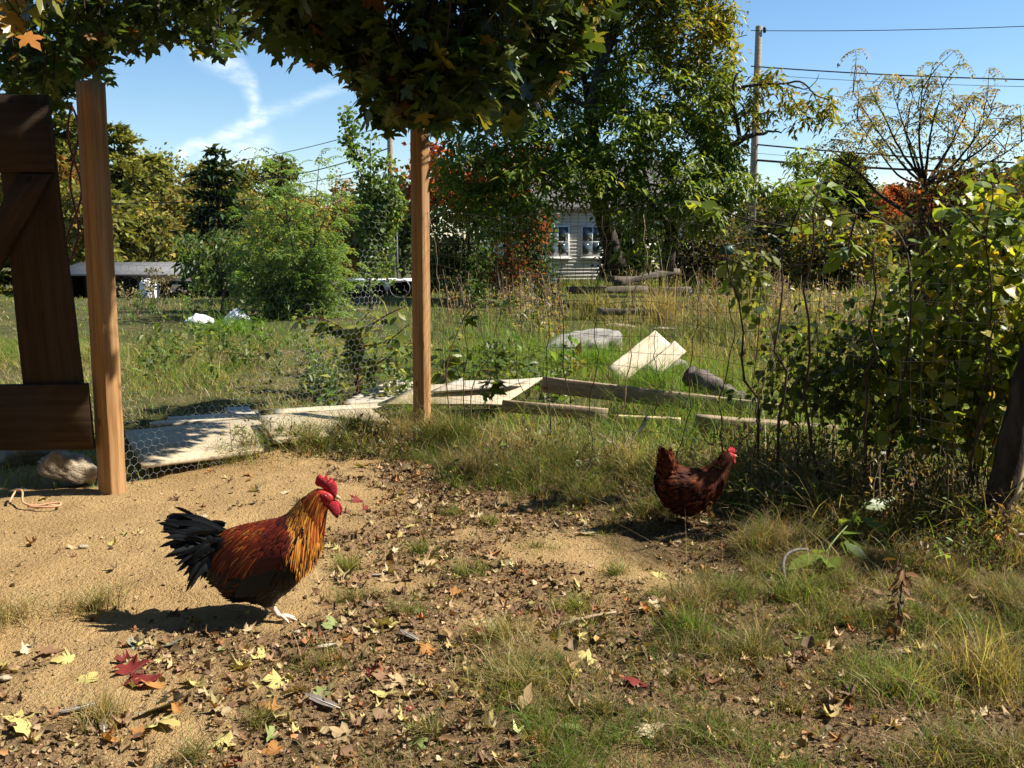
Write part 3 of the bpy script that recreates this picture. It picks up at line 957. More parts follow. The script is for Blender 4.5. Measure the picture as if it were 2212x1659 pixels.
# ------------------------------------------------------------------ birds
class Loft:
    """body as rings: T (x,z) back line, B (x,z) belly line, w half width"""
    def __init__(self, rings):
        r = np.array(rings, float)            # Tx Tz Bx Bz w
        self.n = len(r); self.r = r
    def ring(self, t):
        t = np.clip(np.asarray(t, float), 0, self.n - 1 - 1e-6)
        p = np.vstack([2 * self.r[0] - self.r[1], self.r, 2 * self.r[-1] - self.r[-2]])
        i = t.astype(int); f = (t - i)[..., None]
        a, b, c, d = p[i], p[i + 1], p[i + 2], p[i + 3]
        o = .5 * (2 * b + (c - a) * f + (2 * a - 5 * b + 4 * c - d) * f ** 2 + (3 * b - a - 3 * c + d) * f ** 3)
        o[..., 4] = np.maximum(o[..., 4], .002)
        return o
    def S(self, t, th, k=1.0):
        o = self.ring(t)
        cx = (o[..., 0] + o[..., 2]) / 2; cz = (o[..., 1] + o[..., 3]) / 2
        hx = (o[..., 0] - o[..., 2]) / 2 * k; hz_ = (o[..., 1] - o[..., 3]) / 2 * k
        ct, st = np.cos(th), np.sin(th)
        wf = 1 - .10 * ct
        return np.stack([cx + hx * ct, o[..., 4] * k * st * wf, cz + hz_ * ct], -1)
    def frame(self, t, th):
        e = 1e-3
        p = self.S(t, th)
        dt = self.S(t + e, th) - self.S(t - e, th); dh = self.S(t, th + e) - self.S(t, th - e)
        nrm = np.cross(dt, dh); nrm /= np.linalg.norm(nrm, axis=-1, keepdims=True) + 1e-12
        c = self.S(t, th, 0.0)
        s = np.sign(np.sum((p - c) * nrm, -1, keepdims=True)); s[s == 0] = 1
        dt /= np.linalg.norm(dt, axis=-1, keepdims=True) + 1e-12
        return p, nrm * s, dt
    def mesh(self, name, mat, colf, nt_=90, nh=40):
        t = np.linspace(0, self.n - 1, nt_); th = np.linspace(0, 2 * PI, nh, endpoint=False)
        T, H = np.meshgrid(t, th, indexing='ij')
        v = self.S(T.ravel(), H.ravel())
        i = np.arange(nt_ - 1)[:, None] * nh; j = np.arange(nh)[None]; k = (j + 1) % nh
        q = np.stack([i + j, i + k, i + nh + k, i + nh + j], -1).reshape(-1, 4)
        caps = [np.arange(nh)[::-1][None, :], (np.arange(nh) + (nt_ - 1) * nh)[None, :]]
        return mesh_from(name, v, [q] + caps, mat, colf(T.ravel(), H.ravel(), v))

def feather_mesh(mb, p, d, n, L, w, col, droop=.3, rows=5, tipcol=None, lift=.004, splay=.25, blunt=.55):
    """feathers as tapered, slightly arched strips. p,d,n (m,3); L,w (m,)"""
    m = len(p)
    d = d / (np.linalg.norm(d, axis=1, keepdims=True) + 1e-9)
    s = np.cross(d, n); s /= np.linalg.norm(s, axis=1, keepdims=True) + 1e-9
    V = []; C = []
    dv = d.copy()
    pos = p + n * lift
    for r in range(rows):
        f = r / (rows - 1)
        ww = w * (np.sin(PI * min(1, .15 + f * .85)) ** blunt if f < 1 else .02)
        cen = pos + n * (w * .22)[:, None] * (1 if f < 1 else .2)
        V += [pos - s * ww[:, None] * .5, cen, pos + s * ww[:, None] * .5]
        cc = col if tipcol is None else col * (1 - f) + tipcol * f
        C += [cc * .85, cc * 1.1, cc * .85]
        step = (L / (rows - 1))[:, None]
        g = np.array([0, 0, -1.0])
        dv = dv + g * droop / rows
        dv /= np.linalg.norm(dv, axis=1, keepdims=True)
        pos = pos + dv * step
    V = np.stack(V, 1); C = np.stack(C, 1)
    k = rows * 3
    tf = []
    for r in range(rows - 1):
        for c_ in range(2):
            a = r * 3 + c_
            tf += [[a, a + 1, a + 4, a + 3]]
    f = (np.array(tf)[None] + (np.arange(m) * k)[:, None, None]).reshape(-1, 4)
    mb.add(V.reshape(-1, 3), f, C.reshape(-1, 3))

def plate(name, outline, th, mat, parent, y=0.0, lean=0.0, bulge=1.0):
    """fleshy flap from an (x,z) outline, thickest in its middle"""
    o = np.array(outline, float); n = len(o); c = o.mean(0)
    rings = []
    V = []
    for sgn in (1, -1):
        V.append([c[0], y + sgn * th * bulge, c[1]])
        for f, g in ((.5, .9), (.85, .6)):
            for q in o:
                p = c + (q - c) * f
                V.append([p[0], y + sgn * th * g * bulge, p[1]])
    eb = len(V)
    for q in o:
        V.append([q[0], y, q[1]])
    V = np.array(V)
    V[:, 1] += lean * (V[:, 2] - c[1])
    F = []; Q = []
    h = 1 + 2 * n
    for si, sg in enumerate((1, -1)):
        b = si * h
        for i in range(n):
            j = (i + 1) % n
            F.append([b, b + 1 + i, b + 1 + j][::sg])
            Q.append([b + 1 + i, b + 1 + n + i, b + 1 + n + j, b + 1 + j][::sg])
            Q.append([b + 1 + n + i, eb + i, eb + j, b + 1 + n + j][::sg])
    return obj(name, mesh_from(name, V, [np.array(F), np.array(Q)], mat), parent)

def bird_leg(name, knee, ankle, fwd, parent, mat, r=.0085, spread=(-.5, 0, .5), toe=.065, curlz=0.0, back=True):
    mb = MB()
    knee = np.array(knee); ankle = np.array(ankle)
    mb.tube(curve([knee + (knee - ankle) * .25, knee, knee * .5 + ankle * .5, ankle], 12), np.linspace(r * 1.35, r, 12), 10)
    base = math.atan2(fwd[1], fwd[0])
    for a in spread:
        L = toe * (1.0 if a == 0 else .82)
        d = np.array([math.cos(base + a), math.sin(base + a), 0])
        p0 = ankle + [0, 0, -.0]; 
        pts = [p0, p0 + d * L * .35 + [0, 0, .004 - curlz * .3], p0 + d * L * .7 + [0, 0, -.003 - curlz], p0 + d * L + [0, 0, -.010 - curlz * 1.6]]
        mb.tube(curve(pts, 10), np.array([r * .9, r * .8, r * .75, r * .7, r * .72, r * .62, r * .6, r * .5, r * .35, r * .12]), 8)
    if back:
        d = np.array([-math.cos(base + .3), -math.sin(base + .3), 0])
        mb.tube(curve([ankle + [0, 0, .012], ankle + d * toe * .3 + [0, 0, .010], ankle + d * toe * .55 + [0, 0, -.004]], 7), np.linspace(r * .7, r * .15, 7), 7)
        d = np.array([-math.cos(base), -math.sin(base), .2])
        mb.tube([ankle * .65 + knee * .35, ankle * .65 + knee * .35 + d * .018], [r * .5, r * .1], 6)
    return mb.build(name, mat, parent)

# ---- rooster, walking to the right
rp = P(610, 1338)
rz0 = hz(rp)
rooster = thing('rooster', 'rust and gold rooster with black tail striding over the bare dirt', 'rooster', (rp[0], rp[1], rz0 + .004), rz=math.radians(-4))
R_RINGS = [(-.275, .325, -.265, .255, .020), (-.225, .352, -.245, .165, .070), (-.165, .372, -.19, .102, .105), (-.10, .388, -.125, .075, .122),
           (-.04, .400, -.045, .072, .130), (.005, .412, .030, .118, .126), (.035, .428, .092, .185, .110), (.058, .450, .142, .262, .083),
           (.085, .480, .172, .345, .060), (.118, .508, .187, .410, .046), (.150, .530, .199, .455, .037), (.180, .541, .213, .475, .031),
           (.208, .534, .226, .490, .024), (.226, .523, .235, .500, .014)]
RL = Loft(R_RINGS)
BLK = np.array([.0055, .006, .007]); MAR = np.array([.065, .0085, .005]); RUST = np.array([.20, .034, .008]); GOLD = np.array([.50, .22, .035])
ORG = np.array([.30, .066, .011])
def rooster_col(t, h, v):
    c = np.tile(BLK, (len(t), 1))
    a = np.abs((h + PI) % (2 * PI) - PI)
    up = sst(1.5, 1.0, a)[:, None]
    c = c * (1 - up) + (MAR * .8) * up
    nk = sst(6.2, 7.2, t)[:, None]
    c = c * (1 - nk) + RUST * nk
    hd = sst(10.2, 11, t)[:, None]
    c = c * (1 - hd) + np.array([.42, .035, .03]) * hd
    return c
obj('body', RL.mesh('body', M['feather'], rooster_col), rooster)
rg = np.random.default_rng(7)

def lay(L, mb, n, tr, hr, Lr, wr, colors, weights, droop, pitch=.15, down=.35, rows=5, tip=None, jit=.25, both=True, lift=.003, dirjit=.12, blunt=.55):
    t = rg.uniform(*tr, n); h = rg.uniform(*hr, n)
    if both:
        h = h * rg.choice([-1, 1], n)
    p, nr, dt = L.frame(t, h)
    d = -dt + np.array([0, 0, -down]) + nr * pitch + rg.normal(0, dirjit, (n, 3))
    d = d - nr * np.sum(d * nr, 1, keepdims=True) * .85 + nr * pitch * .3
    col = pal(rg, n, colors, weights, jit)
    feather_mesh(mb, p, d, nr, rg.uniform(*Lr, n), rg.uniform(*wr, n), col, droop, rows, None if tip is None else np.broadcast_to(np.asarray(tip), (n, 3)) * np.exp(rg.normal(0, .2, (n, 1))), lift, blunt=blunt)
# plumage
mb = MB(); lay(RL, mb, 900, (1.0, 8.0), (1.35, 3.1), (.030, .050), (.018, .026), [BLK, BLK * 1.6, (.02, .012, .008)], [5, 2, 1], .2)
mb.build('breast_feathers', M['feather_black'], rooster, kind='stuff')
mb = MB(); lay(RL, mb, 260, (.9, 3.0), (1.8, 3.1), (.05, .075), (.024, .034), [BLK, (.07, .018, .008)], [3, 2], .3, pitch=.3, lift=.008)
mb.build('fluff_feathers', M['feather'], rooster, kind='stuff')
mb = MB(); lay(RL, mb, 520, (3.3, 6.6), (0.0, 1.25), (.035, .055), (.014, .022), [MAR, RUST * .7, MAR * 1.5, (.03, .02, .018)], [4, 2, 3, 1], .25)
lay(RL, mb, 420, (3.9, 6.5), (.9, 1.75), (.034, .05), (.018, .026), [MAR, MAR * .6, MAR * 1.3], None, .2)
mb.build('shoulder_feathers', M['feather'], rooster, kind='stuff')
mb = MB(); lay(RL, mb, 1100, (1.0, 4.1), (0.0, 1.30), (.075, .125), (.005, .009), [RUST, ORG, MAR * 1.6, RUST * .5, GOLD * .6], [4, 1.6, 5, 3, .5], .75, down=.9, rows=7, jit=.3, lift=.007, dirjit=.16)
mb.build('saddle_feathers', M['feather'], rooster, kind='stuff')
mb = MB()
lay(RL, mb, 900, (6.6, 8.6), (0.0, 2.7), (.075, .125), (.005, .009), [GOLD, GOLD * 1.25, ORG, RUST, BLK * 2], [5, 3, 3, 1, .8], .7, down=1.0, rows=7, jit=.25, lift=.006, dirjit=.14)
lay(RL, mb, 900, (8.0, 10.6), (0.0, 3.0), (.05, .10), (.005, .008), [ORG, RUST, RUST * .6, GOLD * .8], [4, 4, 2, 2], .6, down=.9, rows=6, jit=.25, lift=.004, dirjit=.14)
mb.build('hackle_feathers', M['feather'], rooster, kind='stuff')
mb = MB(); lay(RL, mb, 420, (0.0, 1.5), (.6, 3.1), (.06, .10), (.020, .032), [BLK, BLK * 1.8, (.03, .012, .006)], [4, 2, 1], .5, pitch=.35, down=.7, lift=.004)
mb.build('tail_coverts', M['feather_black'], rooster, kind='stuff')
# folded wings
for s in (-1, 1):
    mb = MB()
    n = 9
    for k in range(n):
        f = k / (n - 1)
        p0 = np.array([[.055 - .05 * f, s * (.128 + .006 * (1 - f)), .292 - .105 * f]])
        d = np.array([[-1.0, -s * .12, -.22 - .12 * f]])
        nn = np.array([[0, s, .15]])
        nn = nn / np.linalg.norm(nn)
        feather_mesh(mb, p0, d, nn, np.array([.20 - .03 * f]), np.array([.040]), np.array([MAR * (.75 - .3 * f) if k < 4 else BLK * 1.3]), .15, 7, None, .006 + .002 * k, blunt=.35)
    mb.build('wing', M['feather'], rooster)
# tail: broad black feathers, each one a part
tails = [(-.484, .398, .036, 0.02), (-.475, .375, .038, -.02), (-.455, .345, .036, .035), (-.446, .300, .036, -.03), (-.425, .270, .034, .03), (-.405, .243, .034, .0),
         (-.375, .225, .032, .05), (-.355, .205, .030, -.05), (-.335, .190, .030, .03), (-.310, .172, .030, -.02), (-.44, .39, .030, .06), (-.42, .36, .030, -.06), (-.40, .31, .034, .07), (-.385, .285, .034, -.07),
         (-.47, .36, .040, .0), (-.43, .33, .042, .02), (-.40, .29, .042, -.02), (-.37, .26, .042, .02), (-.34, .215, .04, 0), (-.36, .25, .034, -.075), (-.34, .225, .034, .075), (-.32, .20, .034, -.09)]
for k, (tx, tz, w, ty) in enumerate(tails):
    w *= 1.5
    r0 = np.array([-.225, ty * .6, .335 - .07 * (k / 16)]); tip = np.array([tx, ty * 1.3, tz])
    mid = (r0 + tip) / 2 + np.array([0.0, 0, .022 if tz > .3 else .026])
    sp = curve([r0, mid, tip], 12)
    tan = np.gradient(sp, axis=0); tan /= np.linalg.norm(tan, axis=1, keepdims=True)
    sidev = np.array([0, .55, .84]); V = []; C = []
    for i in range(12):
        f = i / 11
        ww = w * (.45 + .55 * math.sin(PI * min(1, .12 + .76 * f)) ** .6) * (1 if i < 11 else .45)
        s_ = sidev - tan[i] * (sidev @ tan[i]); s_ /= np.linalg.norm(s_)
        nn = np.cross(tan[i], s_)
        V += [sp[i] - s_ * ww / 2, sp[i] + nn * .004, sp[i] + s_ * ww / 2]
        C += [BLK, BLK * (1.3 if k % 3 else 4.0), BLK]
    tf = np.array([[r * 3 + c_, r * 3 + c_ + 1, r * 3 + c_ + 4, r * 3 + c_ + 3] for r in range(11) for c_ in range(2)])
    obj('tail_feather', mesh_from('tail_feather', np.array(V), tf, M['feather_black'], np.array(C)), rooster)
mb = MB(); n = 300
tsel = rg.integers(0, len(tails), n); tip = np.array([[t_[0], t_[3] * 1.3, t_[1]] for t_ in tails])[tsel]
r0_ = np.stack([np.full(n, -.225), tip[:, 1] * .6, rg.uniform(.26, .34, n)], 1)
f_ = rg.uniform(0, .75, n)[:, None]
pp = r0_ + (tip - r0_) * f_ + np.array([0, 0, .02]) + rg.normal(0, .008, (n, 3))
dd_ = tip - r0_ + rg.normal(0, .022, (n, 3)) + np.array([0, 0, -.02])
nn_ = np.tile([0, -1.0, .5], (n, 1)) * np.stack([np.ones(n), rg.choice([-1, 1], n), np.ones(n)], 1)
feather_mesh(mb, pp, dd_, nn_ / np.linalg.norm(nn_, axis=1, keepdims=True), rg.uniform(.07, .12, n), rg.uniform(.014, .024, n), pal(rg, n, [BLK, BLK * 1.8, (.016, .02, .02)], [4, 2, 1], .3), .35, 6)
mb.build('tail_plumes', M['feather_black'], rooster, kind='stuff')
# head furniture
comb = [(.160, .560), (.166, .582), (.178, .592), (.186, .585), (.190, .572), (.199, .590), (.206, .588), (.209, .570), (.218, .583), (.225, .579), (.227, .562), (.235, .570), (.241, .556),
        (.244, .535), (.240, .516), (.228, .508), (.214, .524), (.200, .535), (.184, .546), (.168, .550)]
comb = [(.205 + (x - .205) * 1.12, .53 + (z - .53) * 1.16) for x, z in comb]
plate('comb', comb, .006, M['comb'], rooster, -.002, .15)
for s in (-1, 1):
    plate('wattle', [(.196, .492), (.215, .500), (.236, .496), (.254, .480), (.262, .455), (.250, .424), (.236, .434), (.218, .452), (.202, .472)], .006, M['comb'], rooster, s * .014, s * -.25)
    plate('face', [(.176, .520), (.190, .532), (.210, .530), (.226, .518), (.226, .502), (.208, .492), (.190, .494), (.178, .506)], .0055, M['comb'], rooster, s * .0265, -s * .10)
    plate('earlobe', [(.174, .505), (.184, .508), (.188, .494), (.182, .480), (.174, .488)], .005, M['comb'], rooster, s * .031, 0)
    e = MB(); u = np.linspace(0, PI, 9)
    e.tube(np.array([[.204, s * (.030 + .0045 * -math.cos(a)), .519] for a in u]), .0048 * np.sin(u) + 1e-5, 12)
    eye = e.build('eye', M['eye'], rooster)
    e = MB(); e.tube(np.array([[.2045, s * (.0345 + .0006 * -math.cos(a)), .519] for a in u]), .0024 * np.sin(u) + 1e-5, 10); e.build('pupil', M['pupil'], eye)
MB().tube(curve([(.222, 0, .512), (.240, 0, .510), (.254, 0, .503), (.260, 0, .494)], 10), [.011, .0105, .0098, .009, .008, .0068, .0054, .004, .0026, .0008], 10).build('beak', M['beak'], rooster)
bird_leg('leg', (-.045, -.045, .085), (.002, -.045, .012), (1, -.12), rooster, M['legskin'], r=.0105, toe=.078)
bird_leg('leg', (-.085, .045, .085), (-.110, .045, .042), (.55, .1), rooster, M['legskin_dull'], r=.009, toe=.05, curlz=.022)
for s, x, z in ((-1, -.048, .085), (1, -.088, .09)):
    th_ = MB(); q = np.linspace(0, 1, 12)
    th_.tube(np.stack([-.03 + (x + .03) * q, np.full(12, s * .05), .21 + (z - .03 - .21) * q], 1), .056 * (1 - q ** 2.2) ** .5 * .95 + .011, 16, col=BLK * 1.3)
    th_.build('thigh', M['feather'], rooster)

# ---- hen in the shade of the thicket
hp = P(1500, 1136)
hen = thing('hen', 'dark reddish brown hen walking in the shade beside the fence', 'hen', (hp[0], hp[1], hz(hp) + .012), rz=math.radians(12))
H_RINGS = [(-.205, .300, -.205, .225, .030), (-.178, .335, -.190, .145, .085), (-.112, .322, -.135, .078, .112), (-.04, .296, -.045, .052, .120), (.025, .288, .052, .082, .114),
           (.068, .294, .115, .150, .094), (.100, .318, .152, .215, .066), (.138, .350, .182, .288, .043), (.166, .376, .200, .325, .032), (.192, .384, .212, .338, .026), (.214, .374, .222, .346, .018), (.226, .365, .229, .354, .008)]
HL = Loft(H_RINGS)
HB = np.array([.070, .016, .0055]); HD = np.array([.030, .007, .003]); HL_ = np.array([.10, .026, .008])
def hen_col(t, h, v):
    c = np.tile(HD, (len(t), 1))
    hd = sst(8.4, 9.2, t)[:, None]
    return c * (1 - hd) + np.array([.40, .035, .03]) * hd
obj('body', HL.mesh('body', M['feather_hen'], hen_col), hen)
mb = MB(); lay(HL, mb, 1100, (.4, 6.6), (0, 3.1), (.030, .048), (.016, .024), [HB, HD, HL_, HD], [3, 4, 1.3, 3], .25, jit=.3)
mb.build('body_feathers', M['feather_hen'], hen, kind='stuff')
mb = MB(); lay(HL, mb, 650, (5.6, 8.7), (0, 3.0), (.035, .06), (.005, .009), [HB, HD, HB * .6], None, .5, down=.8, rows=6, lift=.004)
mb.build('neck_feathers', M['feather_hen'], hen, kind='stuff')
mb = MB(); lay(HL, mb, 280, (3.0, 5.6), (.2, 1.2), (.035, .05), (.018, .026), [HL_, HB], [2, 2], .2, lift=.007)
mb.build('shoulder_feathers', M['feather_hen'], hen, kind='stuff')
for k in range(14):
    a = (k - 6.5) / 6.5
    r0 = np.array([-.168, .05 * a, .275]); tip = np.array([-.172 - .03 * (1 - abs(a)), .070 * a, .425 - .085 * abs(a) ** 1.6 + .010 * (k % 2)])
    sp = curve([r0, (r0 + tip) / 2 + [-.018, .012 * a, 0], tip], 10)
    tan = np.gradient(sp, axis=0); tan /= np.linalg.norm(tan, axis=1, keepdims=True)
    sv = np.array([.55, 1.0 * (1 if a > 0 else -1), .1]); V = []; C = []
    for i in range(10):
        f = i / 9
        ww = .046 * (.5 + .5 * math.sin(PI * min(1, .15 + .7 * f)) ** .6) * (1 if i < 9 else .45)
        s_ = sv - tan[i] * (sv @ tan[i]); s_ /= np.linalg.norm(s_); nn = np.cross(tan[i], s_)
        V += [sp[i] - s_ * ww / 2, sp[i] + nn * .005, sp[i] + s_ * ww / 2]
        C += [HB * (.7 + .5 * f)] * 3
    tf = np.array([[r * 3 + c_, r * 3 + c_ + 1, r * 3 + c_ + 4, r * 3 + c_ + 3] for r in range(9) for c_ in range(2)])
    obj('tail_feather', mesh_from('tail_feather', np.array(V), tf, M['feather_hen'], np.array(C)), hen)
# fluffy cushion round the tail
mb = MB()
n = 420; f = rg.uniform(0, 1, n); a = rg.uniform(0, 2 * PI, n)
rad = .062 * (1 - .62 * f ** 1.5)
cp_ = np.stack([-.155 - .02 * f + .05 * np.cos(a) * (1 - .6 * f), rad * np.sin(a), .25 + .13 * f], 1)
nn = np.stack([np.cos(a), np.sin(a), np.full(n, .2)], 1); nn /= np.linalg.norm(nn, axis=1, keepdims=True)
feather_mesh(mb, cp_, np.stack([-.2 * np.ones(n) + .15 * np.cos(a), .15 * np.sin(a), np.ones(n)], 1) + rg.normal(0, .15, (n, 3)), nn, rg.uniform(.035, .055, n), rg.uniform(.016, .026, n), pal(rg, n, [HB, HL_, HD], [3, 2, 2], .25), -.1)
mb.build('tail_cushion', M['feather_hen'], hen, kind='stuff')
plate('comb', [(.178, .384), (.184, .402), (.191, .398), (.197, .412), (.203, .402), (.210, .413), (.215, .400), (.222, .405), (.226, .388), (.224, .372), (.210, .376), (.192, .380)], .004, M['comb'], hen, 0, .3)
for s in (-1, 1):
    plate('wattle', [(.206, .348), (.218, .350), (.226, .342), (.227, .326), (.220, .314), (.211, .322), (.206, .336)], .004, M['comb'], hen, s * .010, -s * .2)
    plate('face', [(.190, .366), (.202, .374), (.216, .368), (.220, .356), (.208, .348), (.194, .352)], .004, M['comb'], hen, s * .0215, 0)
    e = MB(); u = np.linspace(0, PI, 7)
    e.tube(np.array([[.206, s * (.024 + .0035 * -math.cos(a_)), .364] for a_ in u]), .0036 * np.sin(u) + 1e-5, 10); e.build('eye', M['eye'], hen)
MB().tube(curve([(.220, 0, .361), (.232, 0, .359), (.243, 0, .352)], 8), np.linspace(.0085, .0008, 8), 8).build('beak', M['beak'], hen)
bird_leg('leg', (-.02, -.045, .075), (.018, -.045, .005), (1, -.15), hen, M['legskin_dull'], r=.0075, toe=.062)
bird_leg('leg', (-.135, .040, .085), (-.14, .040, .006), (1, .2), hen, M['legskin_dull'], r=.0075, toe=.058)
# ------------------------------------------------------------------ background trees and buildings
GREEN_D = [(.030, .052, .012), (.045, .075, .016), (.065, .10, .022)]
def gpos(px, Y):
    """ground point under picture column px at distance Y"""
    x = (px - 1106.0) / F22 * Y * 1.0
    return np.array([x, Y, hz((x, Y))])

def clump_leaves(mb, rng, centers, per, spread, size, colors, weights, tpl=(DIA_V, DIA_F), wid=.45, droop=.4, up=.55, jit=.28, colsel=None):
    """per leaves round each clump centre"""
    n = len(centers) * per
    c = np.repeat(centers, per, 0)
    pos = c + rng.normal(0, 1, (n, 3)) * np.asarray(spread)
    d = rvec(rng, n) + (pos - c) / (np.linalg.norm(pos - c, axis=1, keepdims=True) + 1e-6) * .8 + np.array([0, 0, -droop])
    nm = rvec(rng, n) + np.array([0, 0, up])
    R = frames(d, nm)
    s = size * np.exp(rng.normal(0, .25, n))
    cols = pal(rng, n, colors, weights, jit) if colsel is None else colsel(pos, n)
    mb.inst(tpl[0], tpl[1], pos, R, np.stack([s * wid, s, s], 1), cols)

def ell_points(rng, ells, n, shell=.55):
    """points in a union of ellipsoids (cx,cy,cz,rx,ry,rz), biased to the outside"""
    e = np.array(ells, float)
    w = e[:, 3] * e[:, 4] * e[:, 5]; w = w / w.sum()
    k = rng.choice(len(e), n, p=w)
    d = rvec(rng, n); r = rng.uniform(0, 1, n) ** (1 / 3.0)
    r = shell + (1 - shell) * r if shell else r
    return e[k, :3] + d * r[:, None] * e[k, 3:]

def limb(mb, rng, a, b, r0, r1, wob=.12, n=8, ns=6):
    a = np.asarray(a, float); b = np.asarray(b, float)
    L = np.linalg.norm(b - a)
    t = np.linspace(0, 1, n)[:, None]
    off = np.cumsum(rng.normal(0, 1, (n, 3)), 0) * wob * L / n
    off -= t * off[-1]
    off[:, 2] += np.sin(PI * t[:, 0]) * L * .06
    mb.tube(a + (b - a) * t + off, np.linspace(r0, r1, n), ns)

def broad_tree(name, label, base, ht, ells, nclump, per, spread, size, colors, weights=None, seed=0, group=None, trunk_r=.15, tpl=(DIA_V, DIA_F), wid=.45,
               mat='foliage', cat='tree', nlimb=10, bark='bark', shell=.35, droop=.4, lean=(0, 0), colsel=None, twigs=0, fork=.35, up=.55):
    """ells relative to base"""
    rng = np.random.default_rng(seed)
    t = thing(name, label, cat, base, group)
    e = [tuple(x) for x in ells]
    top = np.array([lean[0], lean[1], ht * .86])
    tr = MB()
    limb(tr, rng, (0, 0, -.1), top, trunk_r, trunk_r * .25, .07, 12, 8)
    pts = ell_points(rng, e, nclump, shell)
    far = ell_points(rng, e, nlimb, .6)
    for p in far:
        f = np.clip(rng.uniform(fork, .8), 0, 1)
        limb(tr, rng, top * f, p, trunk_r * (.5 - .35 * f) + .01, .012, .16, 7, 5)
    if twigs:
        for p in pts[:twigs]:
            q = far[np.argmin(np.linalg.norm(far - p, axis=1))]
            limb(tr, rng, q * .6 + p * .4 * 0 + top * .4, p, .018, .005, .15, 5, 4)
    tr.build('trunk', M[bark], t)
    cr = MB()
    clump_leaves(cr, rng, pts, per, spread, size, colors, weights, tpl, wid, droop, colsel=colsel, up=up)
    cr.build('crown', M[mat], t, kind='stuff')
    return t

def conifer(name, label, base, ht, rad, colors, seed, group=None, whorls=16, per=9, droop=.25, size=.34, mat='needles', clear=.12, density=1.0, ragged=.25, wid=.22, tip=.05):
    rng = np.random.default_rng(seed)
    t = thing(name, label, 'tree', base, group)
    tr = MB(); limb(tr, rng, (0, 0, -.2), (0, 0, ht), ht * .018 + .02, .01, .01, 12, 7)
    P_, D_ = [], []
    for w in range(whorls):
        f = clear + (1 - clear) * (w + rng.uniform(-.3, .3)) / whorls
        z = ht * f
        prof = (1 - f) ** .75 * (.55 + .45 * min(1, (f - clear) / .15 + .35)) + tip
        for k in range(per):
            a = rng.uniform(0, 2 * PI)
            L = rad * prof * (1 + rng.normal(0, ragged))
            if L < .05:
                continue
            d = np.array([math.cos(a), math.sin(a), rng.uniform(-.05, .25)])
            n = 6
            s = np.linspace(0, 1, n)
            pts = np.array([0, 0, z]) + np.outer(s * L, d) + np.outer(s ** 2 * L * -droop, [0, 0, 1]) + np.outer(s ** 4 * L * droop * .6, [0, 0, 1])
            tr.tube(pts, np.linspace(.012 * L + .008, .004, n), 3, cap=False)
            m = max(4, int(L * 16 * density))
            u = rng.uniform(.15, 1, m)
            i = np.clip((u * (n - 1)).astype(int), 0, n - 2); ff = (u * (n - 1) - i)[:, None]
            q = pts[i] * (1 - ff) + pts[i + 1] * ff
            P_.append(q); D_.append(np.tile(d, (m, 1)))
    tr.build('trunk', M['bark'], t)
    Pn = np.concatenate(P_); Dn = np.concatenate(D_)
    per_ = 3
    c = np.repeat(Pn, per_, 0); d = np.repeat(Dn, per_, 0)
    n = len(c)
    pos = c + rng.normal(0, 1, (n, 3)) * [size * .3, size * .3, size * .12]
    dd = d + rvec(rng, n) * .8
    cr = MB(); sz = size * np.exp(rng.normal(0, .25, n))
    cr.inst(DIA_V, DIA_F, pos, frames(dd, rvec(rng, n) * .6 + [0, 0, 1.0]), np.stack([sz * wid * 2, sz, sz], 1), pal(rng, n, colors, None, .28))
    cr.build('crown', M[mat], t, kind='stuff')
    return t

AUT = [(.30, .24, .06), (.20, .20, .05), (.34, .22, .06), (.15, .16, .04)]
OLIVE = [(.18, .19, .05), (.24, .22, .06), (.13, .155, .038), (.28, .21, .065)]
RED = [(.33, .055, .022), (.40, .10, .03), (.24, .05, .02), (.22, .11, .03)]
PINE = [(.22, .22, .055), (.16, .175, .045), (.27, .25, .065), (.11, .13, .036)]
GF = 'trees of the far wood'

def crown_ells(rng, r, h0, h1, n=7):
    out = []
    for k in range(n):
        f = rng.uniform(0, 1)
        rr = r * rng.uniform(.35, .55)
        a = rng.uniform(0, 2 * PI); q = r * .6 * math.sin(PI * (.15 + .75 * f))
        out.append((q * math.cos(a), q * math.sin(a), h0 + (h1 - h0) * f, rr, rr, rr * .75))
    out.append((0, 0, (h0 + h1) / 2, r * .55, r * .55, (h1 - h0) * .42))
    return out

# far wood at the left: pines, then mixed autumn trees. (column px, distance, top py, half width px, kind)
far = [(165, 56, 262, 90, 'pine'), (268, 62, 282, 88, 'pine'), (60, 58, 250, 95, 'aut'), (345, 66, 350, 70, 'pine2'), (415, 70, 338, 62, 'aut'), (350, 74, 322, 60, 'olive'),
       (300, 68, 330, 60, 'aut'), (540, 72, 346, 52, 'olive'), (470, 70, 352, 60, 'olive'), (610, 74, 352, 46, 'olive2'), (680, 78, 400, 60, 'aut'), (745, 80, 395, 55, 'rust'), (800, 76, 420, 55, 'olive'), (870, 74, 380, 60, 'dark'),
       (130, 52, 330, 60, 'orange'), (200, 50, 420, 60, 'olive'), (-80, 60, 230, 110, 'pine'), (390, 60, 400, 70, 'aut'), (250, 54, 430, 70, 'pine2'), (520, 64, 420, 60, 'olive'), (640, 66, 420, 60, 'aut'), (330, 56, 470, 60, 'olive')]
lab = {'pine': 'tall yellowish green pine rising at the edge of the far wood', 'pine2': 'shorter ragged pine in the middle of the far wood', 'aut': 'olive and tan autumn tree in the far wood', 'olive': 'rounded olive green tree in the far wood',
       'olive2': 'narrow green tree top poking above the locust', 'rust': 'pale rusty tree thinning out near the utility pole', 'dark': 'dark green tree filling the gap behind the pear tree', 'orange': 'orange tinted tree just behind the gatepost'}
